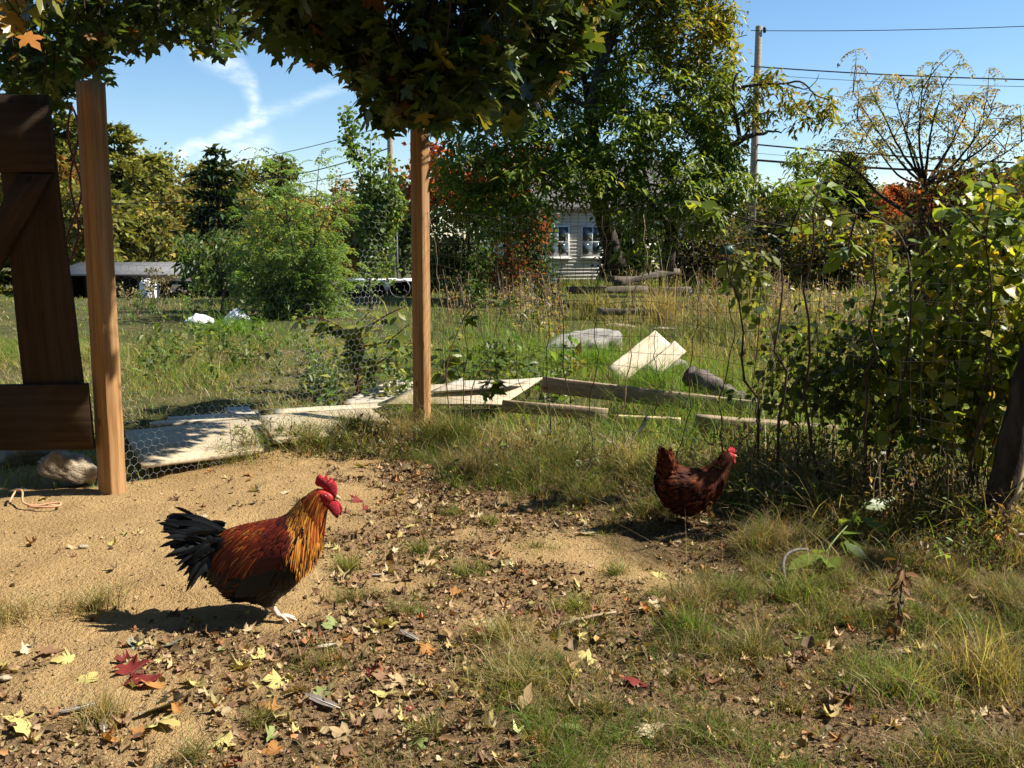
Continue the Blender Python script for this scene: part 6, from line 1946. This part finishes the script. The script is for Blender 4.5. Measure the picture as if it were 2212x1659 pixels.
named = [(70, 1180, 'orange', .07), (155, 1188, 'tan', .05), (245, 1182, 'yellow', .05), (385, 1212, 'yellow', .06), (375, 1392, 'grey', .10), (295, 1395, 'grey', .07), (520, 1440, 'yellow', .08), (105, 1405, 'brown', .09), (140, 1425, 'yellow', .08),
         (60, 1400, 'cream', .07), (285, 1450, 'red', .12), (310, 1470, 'red', .13), (330, 1480, 'orange', .10), (270, 1430, 'red', .07), (190, 1470, 'yellow', .08), (355, 1530, 'grey', .15), (350, 1565, 'yellow', .12), (300, 1585, 'orange', .07),
         (420, 1480, 'yellow', .08), (400, 1455, 'orange', .07), (600, 1475, 'yellow', .10), (640, 1500, 'tan', .09), (740, 1390, 'orange', .09), (720, 1360, 'green', .09), (700, 1500, 'green', .08), (40, 1560, 'yellow', .10), (60, 1590, 'yellow', .10), (480, 1610, 'yellow', .09),
         (235, 1600, 'orange', .06), (575, 1530, 'orange', .09), (780, 1010, 'yellow', .10), (795, 1005, 'orange', .08), (540, 1035, 'orange', .07), (555, 1070, 'cream', .08), (620, 1075, 'cream', .07), (770, 1085, 'red', .10), (790, 1105, 'red', .07), (1265, 1150, 'cream', .11),
         (880, 1140, 'yellow', .09), (870, 1150, 'brown', .08), (920, 1410, 'orange', .09), (1200, 1385, 'yellow', .07), (1065, 1365, 'grey', .08), (1040, 1375, 'red', .07), (1265, 1410, 'yellow', .09), (1375, 1500, 'red', .10), (1240, 1590, 'green', .09), (1400, 1600, 'cream', .10),
         (1160, 1615, 'orange', .08), (1800, 1245, 'orange', .09), (1525, 1205, 'orange', .05), (1430, 890, 'yellow', .08), (830, 1500, 'yellow', .10), (860, 1480, 'tan', .08), (740, 1600, 'tan', .1), (590, 1590, 'green', .07), (480, 1400, 'green', .04), (590, 1620, 'orange', .07),
         (1050, 1590, 'cream', .08), (800, 1460, 'red', .09), (830, 1470, 'brown', .09), (900, 1330, 'green', .06), (465, 870, 'orange', .08), (430, 960, 'orange', .07), (450, 975, 'brown', .08), (495, 965, 'yellow', .06), (380, 1085, 'brown', .05), (112, 1090, 'tan', .07), (95, 1078, 'yellow', .07)]
for a in named:
    fallen(a[0], a[1], a[2], a[3])
# the rest of the leaf litter: density follows the band of litter
cnt = len(named)
while cnt < 300:
    x, y = wedge(rng, 1, 2.35, 6.6, margin=.1)
    if not len(x):
        continue
    g = float(grassiness(x, y)[0]); nn_ = float(fbm(x * 1.9, y * 1.9, 131, 3)[0])
    bare = float(bareness(x, y)[0])
    if rng.uniform() > (1 - .93 * bare) * sst(.3, .6, nn_ + .1) * (1 - .35 * sst(.5, 1.5, x)[0]):
        continue
    v = np.array([x[0], y[0], -CAMH]); fwd = v[1] * cs - v[2] * sn; up_ = v[1] * sn + v[2] * cs
    kind = str(rng.choice(['tan', 'brown', 'cream', 'yellow', 'orange', 'green', 'grey', 'red'], p=[.27, .30, .13, .12, .06, .05, .04, .03]))
    fallen(1106 + F22 * v[0] / fwd, 829.5 - F22 * up_ / fwd, kind, .052 * math.exp(rng.normal(0, .3)), int(rng.choice([1, 2, 2, 4, 5, 5])), .45, .010)
    cnt += 1
# crumbs of leaf litter
x, y = wedge(rng, 110000, 2.2, 7.2)
nn_ = fbm(x * 1.9, y * 1.9, 131, 3)
bare = bareness(x, y)
k = rng.uniform(0, 1, len(x)) < (1 - .965 * bare) * sst(.28, .55, nn_) * (1 - .55 * sst(.4, 1.4, x)) * .62
x, y = x[k], y[k]; n = len(x)
mb = MB(); s = .015 * np.exp(rng.normal(0, .42, n))
crumb_v = np.array([[0, 0, 0], [.42, .15, .34], [.30, .75, .22], [.05, 1, -.05], [-.38, .62, .30], [-.5, .1, .42]]); crumb_f = np.array([[0, 1, 2], [0, 2, 3], [0, 3, 4], [0, 4, 5]])
mb.inst(crumb_v, crumb_f, np.stack([x, y, height(x, y) + rng.uniform(-.006, .008, n)], 1), frames(rvec(rng, n) * [1, 1, .6], rvec(rng, n) * .8 + [0, 0, 1.0]), s, pal(rng, n, [(.27, .18, .095), (.15, .09, .048), (.38, .28, .16), (.09, .055, .03), (.34, .25, .10), (.28, .12, .05)], [4, 4, 2, 3, 1, .6], .25))
xs, ys = wedge(rng, 9000, 2.2, 7.0)
ks = rng.uniform(0, 1, len(xs)) < (1 - .97 * bareness(xs, ys)) * sst(.28, .55, fbm(xs * 1.9, ys * 1.9, 131, 3)) * (1 - .5 * sst(.4, 1.4, xs)) * .8
xs, ys = xs[ks], ys[ks]
for q_ in range(4):
    tv_ = MAPLE_SIMPLE_V - [0, .3, 0]; r_ = np.random.default_rng(40 + q_); a_ = r_.uniform(0, PI)
    e_ = tv_[:, 0] * math.cos(a_) + tv_[:, 1] * math.sin(a_); tv_[:, 2] += (1.1 + .5 * q_) * e_ ** 2 + .12 * np.sin(7 * tv_[:, 0] + q_) * np.cos(6 * tv_[:, 1])
    tv_[:, :2] *= (1 - .28 * np.abs(e_))[:, None]
    xi, yi = xs[q_::4], ys[q_::4]; m_ = len(xi)
    mb.inst(tv_, MAPLE_SIMPLE_F, np.stack([xi, yi, height(xi, yi) + rng.uniform(-.004, .012, m_)], 1), frames(rvec(rng, m_) * [1, 1, .4], rvec(rng, m_) * .7 + [0, 0, 1.0]), .034 * np.exp(rng.normal(0, .3, m_)), pal(rng, m_, [(.30, .20, .10), (.18, .105, .055), (.40, .29, .16), (.11, .065, .036), (.42, .34, .13), (.30, .13, .05)], [4, 4, 2.5, 2, 1.2, .8], .22))
mb.build('leaf_litter', M['litter'], kind='stuff', label='crumbled brown leaf litter covering the run')
# pebbles and clods
x, y = wedge(rng, 16000, 2.2, 6.8)
k = rng.uniform(0, 1, len(x)) < (1 - grassiness(x, y)) * .5
x, y = x[k], y[k]; n = len(x)
ico = np.array([[0, 0, 1], [.9, 0, .3], [.28, .85, .3], [-.72, .52, .3], [-.72, -.52, .3], [.28, -.85, .3], [0, 0, -.6]]); icof = np.array([[0, 1, 2], [0, 2, 3], [0, 3, 4], [0, 4, 5], [0, 5, 1], [6, 2, 1], [6, 3, 2], [6, 4, 3], [6, 5, 4], [6, 1, 5]])
s = np.minimum(.0038 * np.exp(rng.normal(0, .55, n)), .011)
mb = MB(); mb.inst(ico, icof, np.stack([x, y, height(x, y) + s * .2], 1), frames(rvec(rng, n), rvec(rng, n)), s, pal(rng, n, [(.31, .21, .10), (.36, .25, .125), (.22, .14, .065)], None, .15))
mb.build('soil_crumbs', M['litter'], kind='stuff', label='small clods and grit on the bare dirt')
for k, (px, py, s, lab_) in enumerate([(642, 1375, .035, "grey pebble just ahead of the rooster's foot"), (440, 1126, .045, "tan pebble lying behind the rooster's tail"), (180, 1192, .05, 'flat tan pebble on the open dirt by the gate'), (10, 1470, .05, 'round pale pebble near the straw tuft'), (735, 1365, .02, 'tiny white pebble among leaves before the rooster')]):
    b = P(px, py); rock('pebble', (b[0], b[1], hz(b) + s * .2), (s * 1.2, s, s * .75), M['stone_tan'], 750 + k, label=lab_, cat='stone', n=14)
# moulted feathers
def lost_feather(px, py, L, rz, label, mat='greyfeather', w=.24):
    b = P(px, py); t = thing('moulted_feather', label, 'feather', (b[0], b[1], hz(b) + .012), 'moulted feathers', rz)
    ys = np.linspace(.12, 1, 12); V = []
    for yv in ys:
        ww = w * .5 * math.sin(PI * min(1, (yv - .1) / .95 + .12)) ** .6 * (1 if yv < .99 else .1)
        V += [[-ww, yv, .02 + .06 * yv * yv], [0, yv, .05 * yv * yv], [ww, yv, .02 + .06 * yv * yv]]
    f = np.array([[r * 3 + c_, r * 3 + c_ + 1, r * 3 + c_ + 4, r * 3 + c_ + 3] for r in range(11) for c_ in range(2)])
    me = mesh_from('vane', np.array(V) * L, f, M[mat]); obj('vane', me, t)
    MB().tube(np.array([[0, 0, 0], [0, .5, .018], [0, 1, .055]]) * L + [0, 0, .0015], [.0022, .0016, .0005], 5).build('quill', M['quill'], t)
lost_feather(735, 1535, .17, 1.0, 'dark striped feather lying on the litter by yellow leaves')
lost_feather(905, 1395, .13, .75, 'brown feather standing out of the dirt beside an orange leaf')
lost_feather(120, 1555, .14, -1.1, 'grey downy feather beside the thin brown tuft')
lost_feather(225, 1590, .11, .4, 'dark grey feather under the grey green leaf')
lost_feather(680, 1405, .09, -1.3, "pale wispy feather near the rooster's foot", 'quill')
lost_feather(830, 1240, .08, 1.9, 'small grey feather stuck in the olive tuft')

# ------------------------------------------------------------------ plants, vines and thicket
def plant(name, label, base, stems, leaf_tpl_, size, cols, per, mat='vineleaf', stem_mat='stem_green', r0=.006, r1=.002, cat='plant', seed=0, group=None, droop=.5, jit=.22, start=.25, wid=1.0, off=.04, up=.8):
    """stems: lists of world points; leaves as parts along each stem"""
    rr = np.random.default_rng(seed)
    base = np.asarray(base, float)
    t = thing(name, label, cat, base, group)
    hues = [tuple(c) for c in cols]
    tset = [leaf_tpl_]
    for L in stems:
        p = curve(np.array(L, float), 24) - base
        MB().tube(p, np.linspace(r0, r1, 24), 6).build('stem', M[stem_mat], t)
        n = per
        for k in range(n):
            i = int(rr.uniform(start, 1) * 23); q = p[i]
            az = rr.uniform(0, 2 * PI)
            d = np.array([math.cos(az), math.sin(az), rr.uniform(-droop * 1.6, .25)]); d /= np.linalg.norm(d)
            Rm = frames(d[None], (rvec(rr, 1) * .5 + [0, -.2, up]))[0]
            hk = int(rr.integers(len(hues)))
            key = (name + mat, id(leaf_tpl_[0]), hk)
            if key not in lmesh:
                v = leaf_tpl_[0].copy(); v[:, 0] *= wid
                lmesh[key] = mesh_from('leaf', v, leaf_tpl_[1], M[mat], np.tile(np.array(hues[hk]), (len(v), 1)))
            place_leaf('leaf', lmesh[key], t, q + d * off, Rm, size * math.exp(rr.normal(0, jit)))
    return t
YG = [(.16, .20, .030), (.22, .25, .040), (.10, .15, .025), (.30, .29, .05), (.13, .17, .03)]
# pokeweed like plant by the middle post
b = P(772, 852); b[2] = hz(b)
plant('pokeweed', 'yellow green pokeweed with red stem behind the chicken wire', b,
      [[b, at(770, 780, 9.7), at(765, 720, 9.6), at(800, 670, 9.5)], [b, at(765, 740, 9.6), at(820, 690, 9.4), at(880, 660, 9.3)], [b, at(800, 800, 9.5), at(840, 770, 9.3), at(890, 740, 9.2)], [b, at(768, 760, 9.6), at(830, 740, 9.4), at(885, 700, 9.3)],
       [b, at(768, 740, 9.6), at(700, 690, 9.8), at(640, 690, 10)], [b, at(768, 730, 9.7), at(720, 700, 9.8), at(680, 720, 9.9)]],
      OVAL, .15, YG[:4] + [(.08, .12, .03)], 26, stem_mat='twig_red', r0=.014, r1=.004, seed=1, wid=1.0, off=.02)
b = P(1000, 850); b[2] = hz(b)
plant('pokeweed', 'pale yellow leafy plant just right of the middle post', b, [[b, at(985, 790, 9), at(960, 750, 9)], [b, at(1000, 770, 9), at(975, 700, 9)], [b, at(960, 800, 9), at(945, 770, 9)]], OVAL, .13, YG, 18, seed=2, r0=.008)
# maple seedlings and brambles in the square mesh
tplm = maple_tpl(np.random.default_rng(3), .1, .05)
b = fence_pt(np.array([.07]), np.array([0.0]))[0]
plant('maple_seedling', 'broad leaved sapling climbing the mesh beside the middle post', b, [[b, at(965, 800, 7.3), at(1000, 690, 7.2), at(1040, 610, 7.2)], [at(1000, 690, 7.2), at(1040, 650, 7.1), at(1085, 655, 7.1)], [at(1000, 680, 7.2), at(1010, 640, 7.2), at(1035, 585, 7.2)]], tplm, .105, [(.10, .15, .03), (.14, .19, .035), (.07, .11, .022)], 9, stem_mat='twig_tan', seed=3, start=.6)
b = fence_pt(np.array([.12]), np.array([0.0]))[0]
plant('maple_seedling', 'low green sapling drooping over the propped plywood', b, [[b, at(1020, 840, 7.2), at(1060, 770, 7.1), at(1110, 735, 7.0)], [at(1040, 800, 7.1), at(1085, 800, 7.0), at(1130, 770, 7.0)], [at(1040, 800, 7.1), at(1060, 815, 7.0), at(1045, 850, 7.0)]], tplm, .11, [(.05, .085, .02), (.08, .13, .025), (.13, .18, .03)], 9, stem_mat='twig_tan', seed=4, start=.5)
# arching stem with big backlit leaves, on the fence
b = fence_pt(np.array([.86]), np.array([0.0]))[0]
Yf = 5.75
plant('arching_bramble', 'arching stem with large bright backlit leaves over the mesh', b,
      [[b, at(1960, 760, 5.3), at(1965, 600, 5.4), at(1950, 520, 5.5), at(1900, 470, 5.6), at(1830, 462, 5.7), at(1750, 480, 5.8), at(1650, 500, 6.0)], [at(1880, 465, 5.6), at(1850, 430, 5.6), at(1810, 400, 5.6), at(1770, 390, 5.6)], [at(1800, 470, 5.7), at(1770, 430, 5.7), at(1745, 400, 5.7)],
       [at(1700, 490, 5.9), at(1600, 470, 6.1), at(1530, 440, 6.3), at(1480, 430, 6.4)], [at(1850, 465, 5.7), at(1835, 520, 5.7), at(1830, 560, 5.7)]],
      OVAL, .10, [(.15, .21, .03), (.20, .26, .04), (.10, .155, .025), (.26, .28, .045)], 17, stem_mat='twig', r0=.007, r1=.003, seed=5, start=.45, wid=1.15, off=.03)
b = fence_pt(np.array([.97]), np.array([0.0]))[0]
plant('arching_bramble', 'upright leafy shoot standing above the vine thicket', b, [[b, at(2140, 700, 5.1), at(2130, 520, 5.1), at(2145, 420, 5.1), at(2140, 385, 5.1)], [at(2130, 520, 5.1), at(2090, 470, 5.1), at(2050, 440, 5.1)], [at(2130, 540, 5.1), at(2180, 480, 5.1), at(2200, 440, 5.1)]], OVAL, .075, [(.15, .21, .03), (.20, .26, .04), (.10, .155, .025)], 22, stem_mat='twig', seed=6, start=.5, wid=1.2)
# hanging cluster
b = gpos(1625, 8.4)
tt = at(1615, 530, 8.4)
plant('hanging_vine', 'dense drooping bunch of olive leaves behind the mesh', b, [[b, at(1640, 700, 8.4), at(1632, 580, 8.4), tt]] + [[tt + [rr0, 0, -.02 * q], at(1615 + sx * .6, 560 + q * 6, 8.4 + rr0), at(1612 + sx, 640 + (q * 13) % 55, 8.4 + rr0)] for q, (sx, rr0) in enumerate([(-40, .1), (-25, -.15), (-10, .2), (5, -.1), (20, .12), (32, -.2), (42, 0)])], OVAL, .085, [(.14, .17, .04), (.19, .21, .05), (.11, .14, .03), (.24, .24, .06)], 30, stem_mat='twig', seed=7, start=.05, droop=1.3, off=.05, wid=1.1)
# bare winding vine stems on the mesh
rr = np.random.default_rng(760)
for k, u in enumerate([.05, .10, .155, .20, .26, .31, .37, .42, .475, .53, .58, .65, .70, .76, .83]):
    z1 = rr.uniform(1.1, 1.75); n = 22
    z = np.linspace(0 if k % 3 else .45, z1, n)
    uu = u + np.cumsum(rr.normal(0, .0035, n)) + .004 * np.sin(z * 9 + k)
    p = fence_pt(uu, z) + np.stack([np.zeros(n), -.012 * np.ones(n), np.zeros(n)], 1)
    lab_ = ['bare winding vine stem climbing the square mesh', 'bare winding vine stem hanging from the top of the square mesh'][0 if k % 3 else 1]
    MB().tube(p, np.linspace(.0045, .002, n) * rr.uniform(.6, 1.2), 6).build('bare_vine', M['twig' if k % 4 else 'twig_tan'], label=lab_, category='vine', group='bare vines on the mesh' if k % 3 else 'hanging vines on the mesh')
pc0 = at(158, 250, LPOST[1] + .35)
mb = MB()
for k in range(2):
    zz = np.linspace(0, 1, 40); A = at(150, 225, 6.4); B = at(160, 560, 6.4)
    p = A + np.outer(zz, B - A); p[:, 0] += .035 * np.sin(zz * 9 + k * 2.4) + .03 * np.sin(zz * 4); p[:, 1] += .03 * np.cos(zz * 9 + k * 2.4)
    mb.tube(p, .007, 6)
mb.tube(curve([at(150, 560, 6.4), at(135, 590, 6.5), at(120, 700, 6.6), P(110, 960)], 12), .006, 6)
tagged(mb.build('twisted_vine', M['twig_red']), 'reddish twisted vine hanging between gate and post', 'vine')

# the vine thicket on the right: heart leaves, the biggest as parts
tb_ = fence_pt(np.array([.93]), np.array([0.0]))[0]
thicket = thing('vine_thicket', 'dense thicket of round yellow green vine leaves over the fence corner', 'vine', tb_)
rng = np.random.default_rng(770)
ell = px_ells(tb_, 5.3, [(2050, 800, .1, 130, 130, .30), (2150, 700, .0, 110, 150, .32), (2000, 920, .1, 120, 70, .25), (2120, 900, -.1, 110, 90, .3), (1960, 820, .35, 80, 90, .25), (2080, 620, .25, 90, 90, .3), (2180, 540, .2, 70, 100, .3), (2230, 800, 0, 80, 180, .4), (2000, 700, .4, 60, 80, .2), (2090, 510, .3, 80, 60, .25), (2180, 440, .3, 60, 60, .25), (1930, 700, .5, 50, 60, .2), (2270, 700, 0, 60, 160, .35), (2300, 980, -.35, 70, 110, .25), (2185, 790, -.25, 55, 60, .12), (2160, 880, -.3, 30, 40, .08)])
wood = MB()
pts = ell_points(rng, ell, 430, .0)
pts = pts[pts[:, 2] > .25]
for p in pts[::5]:
    q = np.array([p[0] + rng.normal(0, .12), p[1] + rng.normal(0, .06), max(0.0, p[2] - rng.uniform(.4, .9))])
    limb(wood, rng, q, p, .0045, .002, .3, 7, 4)
for k in range(5):
    x0 = rng.uniform(-.9, 1.0); q = np.array([x0, -x0 * .75 + rng.normal(0, .12), -.05]); limb(wood, rng, q, q + [rng.normal(0, .3), rng.normal(0, .15), rng.uniform(1.2, 2.0)], .011, .004, .25, 12, 5)
wood.build('stems', M['twig'], thicket)
per = 7; n = len(pts) * per
pos = np.repeat(pts, per, 0) + rng.normal(0, 1, (n, 3)) * [.10, .08, .10]
az = rng.uniform(0, 2 * PI, n)
d = np.stack([np.cos(az), np.sin(az), rng.uniform(-1.4, .1, n)], 1)
R_ = frames(d, rvec(rng, n) * .6 + [0, -.25, .75]); s = .060 * np.exp(rng.normal(0, .3, n))
vh = [(.20, .25, .032), (.28, .31, .042), (.12, .17, .026), (.44, .37, .045), (.07, .10, .02), (.62, .40, .035)]
hk = rng.choice(6, n, p=[.32, .26, .2, .10, .08, .04])
vw = pos + tb_ - [0, 0, CAMH]; fw = vw[:, 1] * cs - vw[:, 2] * sn; pxx = 1106 + F22 * vw[:, 0] / fw
score = np.where((pxx < 2205), s / fw, 0)
first = np.argsort(-score)[:300]
for i in first:
    place_leaf('leaf', leaf_mesh('thicket_leaf', [HEART], 0, int(hk[i]), vh, M['vineleaf']), thicket, pos[i], R_[i], s[i])
rest = np.ones(n, bool); rest[first] = False
cr = MB(); cr.inst(HEART[0], HEART[1], pos[rest], R_[rest], s[rest], np.array(vh)[hk[rest]] * np.exp(rng.normal(0, .2, (int(rest.sum()), 1))))
cr.build('foliage', M['vineleaf'], thicket, kind='stuff')
# bramble at the foot of the thicket and lower weeds
bb = fence_pt(np.array([.80]), np.array([0.0]))[0]; bb[1] += .35
br = thing('bramble', 'dark low bramble at the foot of the square mesh', 'bramble', bb)
ell = px_ells(bb, bb[1], [(1740, 760, .3, 90, 80, .3), (1840, 820, .2, 100, 90, .3), (1900, 740, .3, 70, 100, .25), (1690, 850, .5, 80, 50, .3), (1880, 900, .1, 80, 60, .25)])
pts = ell_points(rng, ell, 260, .1); wood = MB()
for p in pts[::10]:
    q = np.array([p[0] * .8 + rng.normal(0, .1), p[1] * .8, -.05]); limb(wood, rng, q, p, .004, .002, .35, 9, 4)
wood.build('stems', M['twig'], br)
cr = MB(); clump_leaves(cr, rng, pts, 7, (.09, .09, .09), .05, [(.07, .10, .022), (.12, .15, .03), (.17, .19, .036), (.05, .07, .018)], None, OVAL, 1.2, .5)
cr.build('foliage', M['vineleaf'], br, kind='stuff')
# green weed and dried weed in front
b = P(1760, 1232); b[2] = hz(b)
plant('leafy_weed', 'leafy green weed with long drooping leaves beside the grey stick', b, [[b, at(1800, 1170, b[1] + .1), at(1835, 1130, b[1] + .25), at(1870, 1085, b[1] + .4)], [b, at(1780, 1210, b[1]), at(1800, 1190, b[1])]], OVAL, .17, [(.14, .21, .035), (.20, .27, .05), (.10, .15, .03)], 14, seed=8, droop=.9, start=.2, wid=.8)
b = P(1932, 1398); b[2] = hz(b)
plant('dried_weed', 'dead brown weed stalk with shrivelled leaves', b, [[b, at(1940, 1330, b[1]), at(1948, 1260, b[1]), at(1945, 1190, b[1])]], OVAL, .034, [(.16, .085, .04), (.22, .12, .05), (.10, .06, .03)], 80, mat='litter', stem_mat='twig', seed=9, droop=1.0, start=.25, jit=.35, off=.015, wid=.7, r0=.004)
for k, (px, py, tx, ty) in enumerate([(2030, 1210, 2045, 960), (1985, 1190, 1975, 1010), (2075, 1180, 2050, 950), (1960, 1200, 1990, 1050), (2100, 1150, 2060, 1010)]):
    b = P(px, py); b[2] = hz(b)
    plant('dried_weed', 'bare dead stalk standing before the corner post', b, [[b, (b + at(tx, ty, b[1] + .1)) / 2 + [.02, 0, 0], at(tx, ty, b[1] + .15)]], OVAL, .035, [(.16, .085, .04), (.24, .15, .07)], 5, mat='litter', stem_mat='twig', seed=20 + k, group='dead stalks by the corner post', r0=.005, droop=1)
# downy feather clump snagged in the weeds
b = P(2000, 1000); b[2] = hz(b) + .22
dn = thing('down_clump', 'pale tuft of down snagged on stems before the thicket', 'down', b)
r_ = np.random.default_rng(5); n = 260; dd = rvec(r_, n); mbx = MB()
mbx.inst(DIA_V, DIA_F, dd * .02 * r_.uniform(0, 1, (n, 1)), frames(dd * [1.4, 1, .8], rvec(r_, n)), np.stack([np.full(n, .010), r_.uniform(.04, .09, n), np.full(n, .05)], 1), pal(r_, n, [(.5, .45, .38), (.36, .30, .24)], None, .15)); mbx.build('down', M['litter'], dn)
MB().tube(curve([[0, 0, 0], [.02, .02, -.12], [.0, .03, -.25]], 8), .004, 5).build('stem', M['twig'], dn)
# seed heads and weeds in the middle distance
for k, (px, py, h_, lab_) in enumerate([(330, 668, .9, 'tall dry seed stalk before the shed'), (300, 690, .6, 'umbrella headed weed in front of the shed'), (345, 690, .7, 'brownish flat topped weed beside the seed stalk'), (560, 660, .7, 'dry weed standing left of the locust'), (620, 640, .8, 'dry weed under the locust fronds'), (700, 655, .8, 'seeding weed at the locust edge')]):
    b = P(px, py); b[2] = hz(b); r_ = np.random.default_rng(30 + k)
    w_t = thing('weed', lab_, 'weed', b, 'dry weeds in the lawn'); mbx = MB(); hd = MB()
    for q in range(7):
        e_ = np.array([r_.normal(0, .18), r_.normal(0, .12), h_ * r_.uniform(.7, 1.1)]); limb(mbx, r_, (0, 0, 0), e_, .008, .004, .1, 6, 4)
        n = 26; pp = e_ + r_.normal(0, 1, (n, 3)) * [.07, .06, .03]; hd.inst(DIA_V, DIA_F, pp, frames(rvec(r_, n), rvec(r_, n)), np.full(n, .05), pal(r_, n, [(.26, .20, .10), (.17, .16, .06), (.13, .12, .05)], None, .2))
    mbx.build('stem', M['twig_tan'], w_t); hd.build('seed_head', M['litter'], w_t, kind='stuff')
# far wire cage
cb_ = P(1785, 622); cb_[2] = hz(cb_); cg = thing('wire_cage', 'pale wire cage leaning around the dark bush', 'cage', cb_)
Yc = cb_[1]
for k in range(30):
    px = 1722 + k * 4.6
    a = at(px, 606, Yc) - cb_; b = at(px + (k - 15) * .5, 520 if k < 4 else 545 + 6 * math.sin(k), Yc) - cb_; a[2] = 0
    MB().tube([a, b], .006, 3).build('wire', M['wire_galv'], cg)
for pz in (540, 560, 580, 600):
    MB().tube([at(1722, pz, Yc) - cb_, at(1856, pz + 2, Yc) - cb_], .005, 3).build('wire', M['wire_galv'], cg)
a = at(1722, 606, Yc) - cb_; a[2] = 0
MB().tube([a, at(1722, 478, Yc) - cb_], .016, 6).build('stake', M['roof'], cg)
a = at(1838, 606, Yc) - cb_; a[2] = 0
MB().tube([a, at(1856, 535, Yc) - cb_], .022, 6).build('stake', M['roof'], cg)

# tall weeds and brush standing in the meadow
rng = np.random.default_rng(790)
def brush(name, label, zones, n, hr, leaf, cols, seed, stemc, per=16, lw=.5):
    r = np.random.default_rng(seed); mbs = MB(); mbl = MB()
    for k in range(n):
        (x0, x1, y0, y1) = zones[k % len(zones)]
        Y = r.uniform(y0, y1); px = r.uniform(x0, x1); b = gpos(px, Y); h_ = r.uniform(*hr)
        top = b + [r.normal(0, .15) * h_, r.normal(0, .1) * h_, h_]
        p = curve([b, (b + top) / 2 + r.normal(0, .04, 3), top], 6); mbs.tube(p, np.linspace(.006, .003, 6) * (Y / 12), 3, cap=False)
        f_ = r.uniform(.15, 1, per); i_ = (f_ * 5).astype(int)
        pos = p[np.clip(i_, 0, 5)] + r.normal(0, .05 * h_ + .02, (per, 3))
        s_ = leaf * np.exp(r.normal(0, .3, per))
        mbl.inst(DIA_V, DIA_F, pos, frames(rvec(r, per) + [0, 0, -.2], rvec(r, per) * .6 + [0, 0, 1.0]), np.stack([s_ * lw, s_, s_], 1), np.tile(pal(r, 1, cols, None, .15), (per, 1)) * np.exp(r.normal(0, .2, (per, 1))))
    o = mbl.build(name, M['foliage'], None, kind='stuff', label=label)
    mbs.build('stalks', M[stemc], o, kind='stuff')
brush('tall_weeds', 'tall brown and olive weeds standing behind the square mesh', [(1120, 1220, 14, 24), (1500, 1700, 16, 26), (1650, 1900, 12, 22), (1250, 1700, 27, 31), (960, 1200, 18, 26)], 380, (.35, .95), .075, [(.17, .15, .05), (.26, .18, .07), (.12, .13, .04), (.30, .24, .10), (.20, .10, .05)], 1, 'twig_tan')
brush('green_weeds', 'leafy green weeds growing in the lawn beyond the boards', [(280, 760, 17, 26), (640, 900, 8.8, 11.5), (1000, 1250, 8.6, 12), (300, 700, 10, 15)], 260, (.15, .5), .085, [(.11, .17, .035), (.15, .20, .05), (.09, .13, .03), (.20, .20, .06)], 2, 'stem_green', 14, .55)
brush('bank_weeds', 'small leafy weeds on the bank below the fence', [(480, 900, 6.6, 7.2), (960, 1500, 5.9, 7.0), (1560, 2000, 5.0, 6.0), (2000, 2230, 4.3, 5.0)], 300, (.08, .26), .032, [(.12, .15, .04), (.16, .13, .05), (.10, .13, .035), (.20, .13, .06)], 3, 'twig', 18, .45)
brush('weed_tangle', 'brown weedy tangle at the foot of the thicket and mesh', [(1620, 2060, 5.05, 5.7), (1700, 2000, 5.4, 6.2), (1900, 2120, 4.75, 5.2), (1560, 1800, 5.8, 6.5)], 420, (.12, .42), .040, [(.16, .11, .05), (.22, .16, .07), (.12, .13, .04), (.28, .20, .10), (.15, .17, .05)], 4, 'twig_tan', 16, .35)
x = rng.uniform(.7, 2.9, 26000); y = rng.uniform(4.6, 6.6, 26000)
f_ = np.interp(x, [MPOST[0], RPOST[0], RPOST[0] + 1], [MPOST[1] - .1, RPOST[1] + .1, RPOST[1] - .6])
k = rng.uniform(0, 1, len(x)) < np.exp(-((y - f_) / .38) ** 2) * sst(.3, .55, fbm(x * 4, y * 4, 141, 3))
x, y = x[k], y[k]; n = len(x)
mb = MB(); mb.add(*blades(rng, x, y, .17 * np.exp(rng.normal(0, .4, n)), .0035 * np.exp(rng.normal(0, .25, n)), rng.uniform(.3, 1.6, n), mixcol(rng, n, np.full(n, .62)), None, 4))
mb.build('dead_grass', M['grass'], kind='stuff', label='long dead grass tangled under the vine thicket')
bpy.context.view_layer.update()
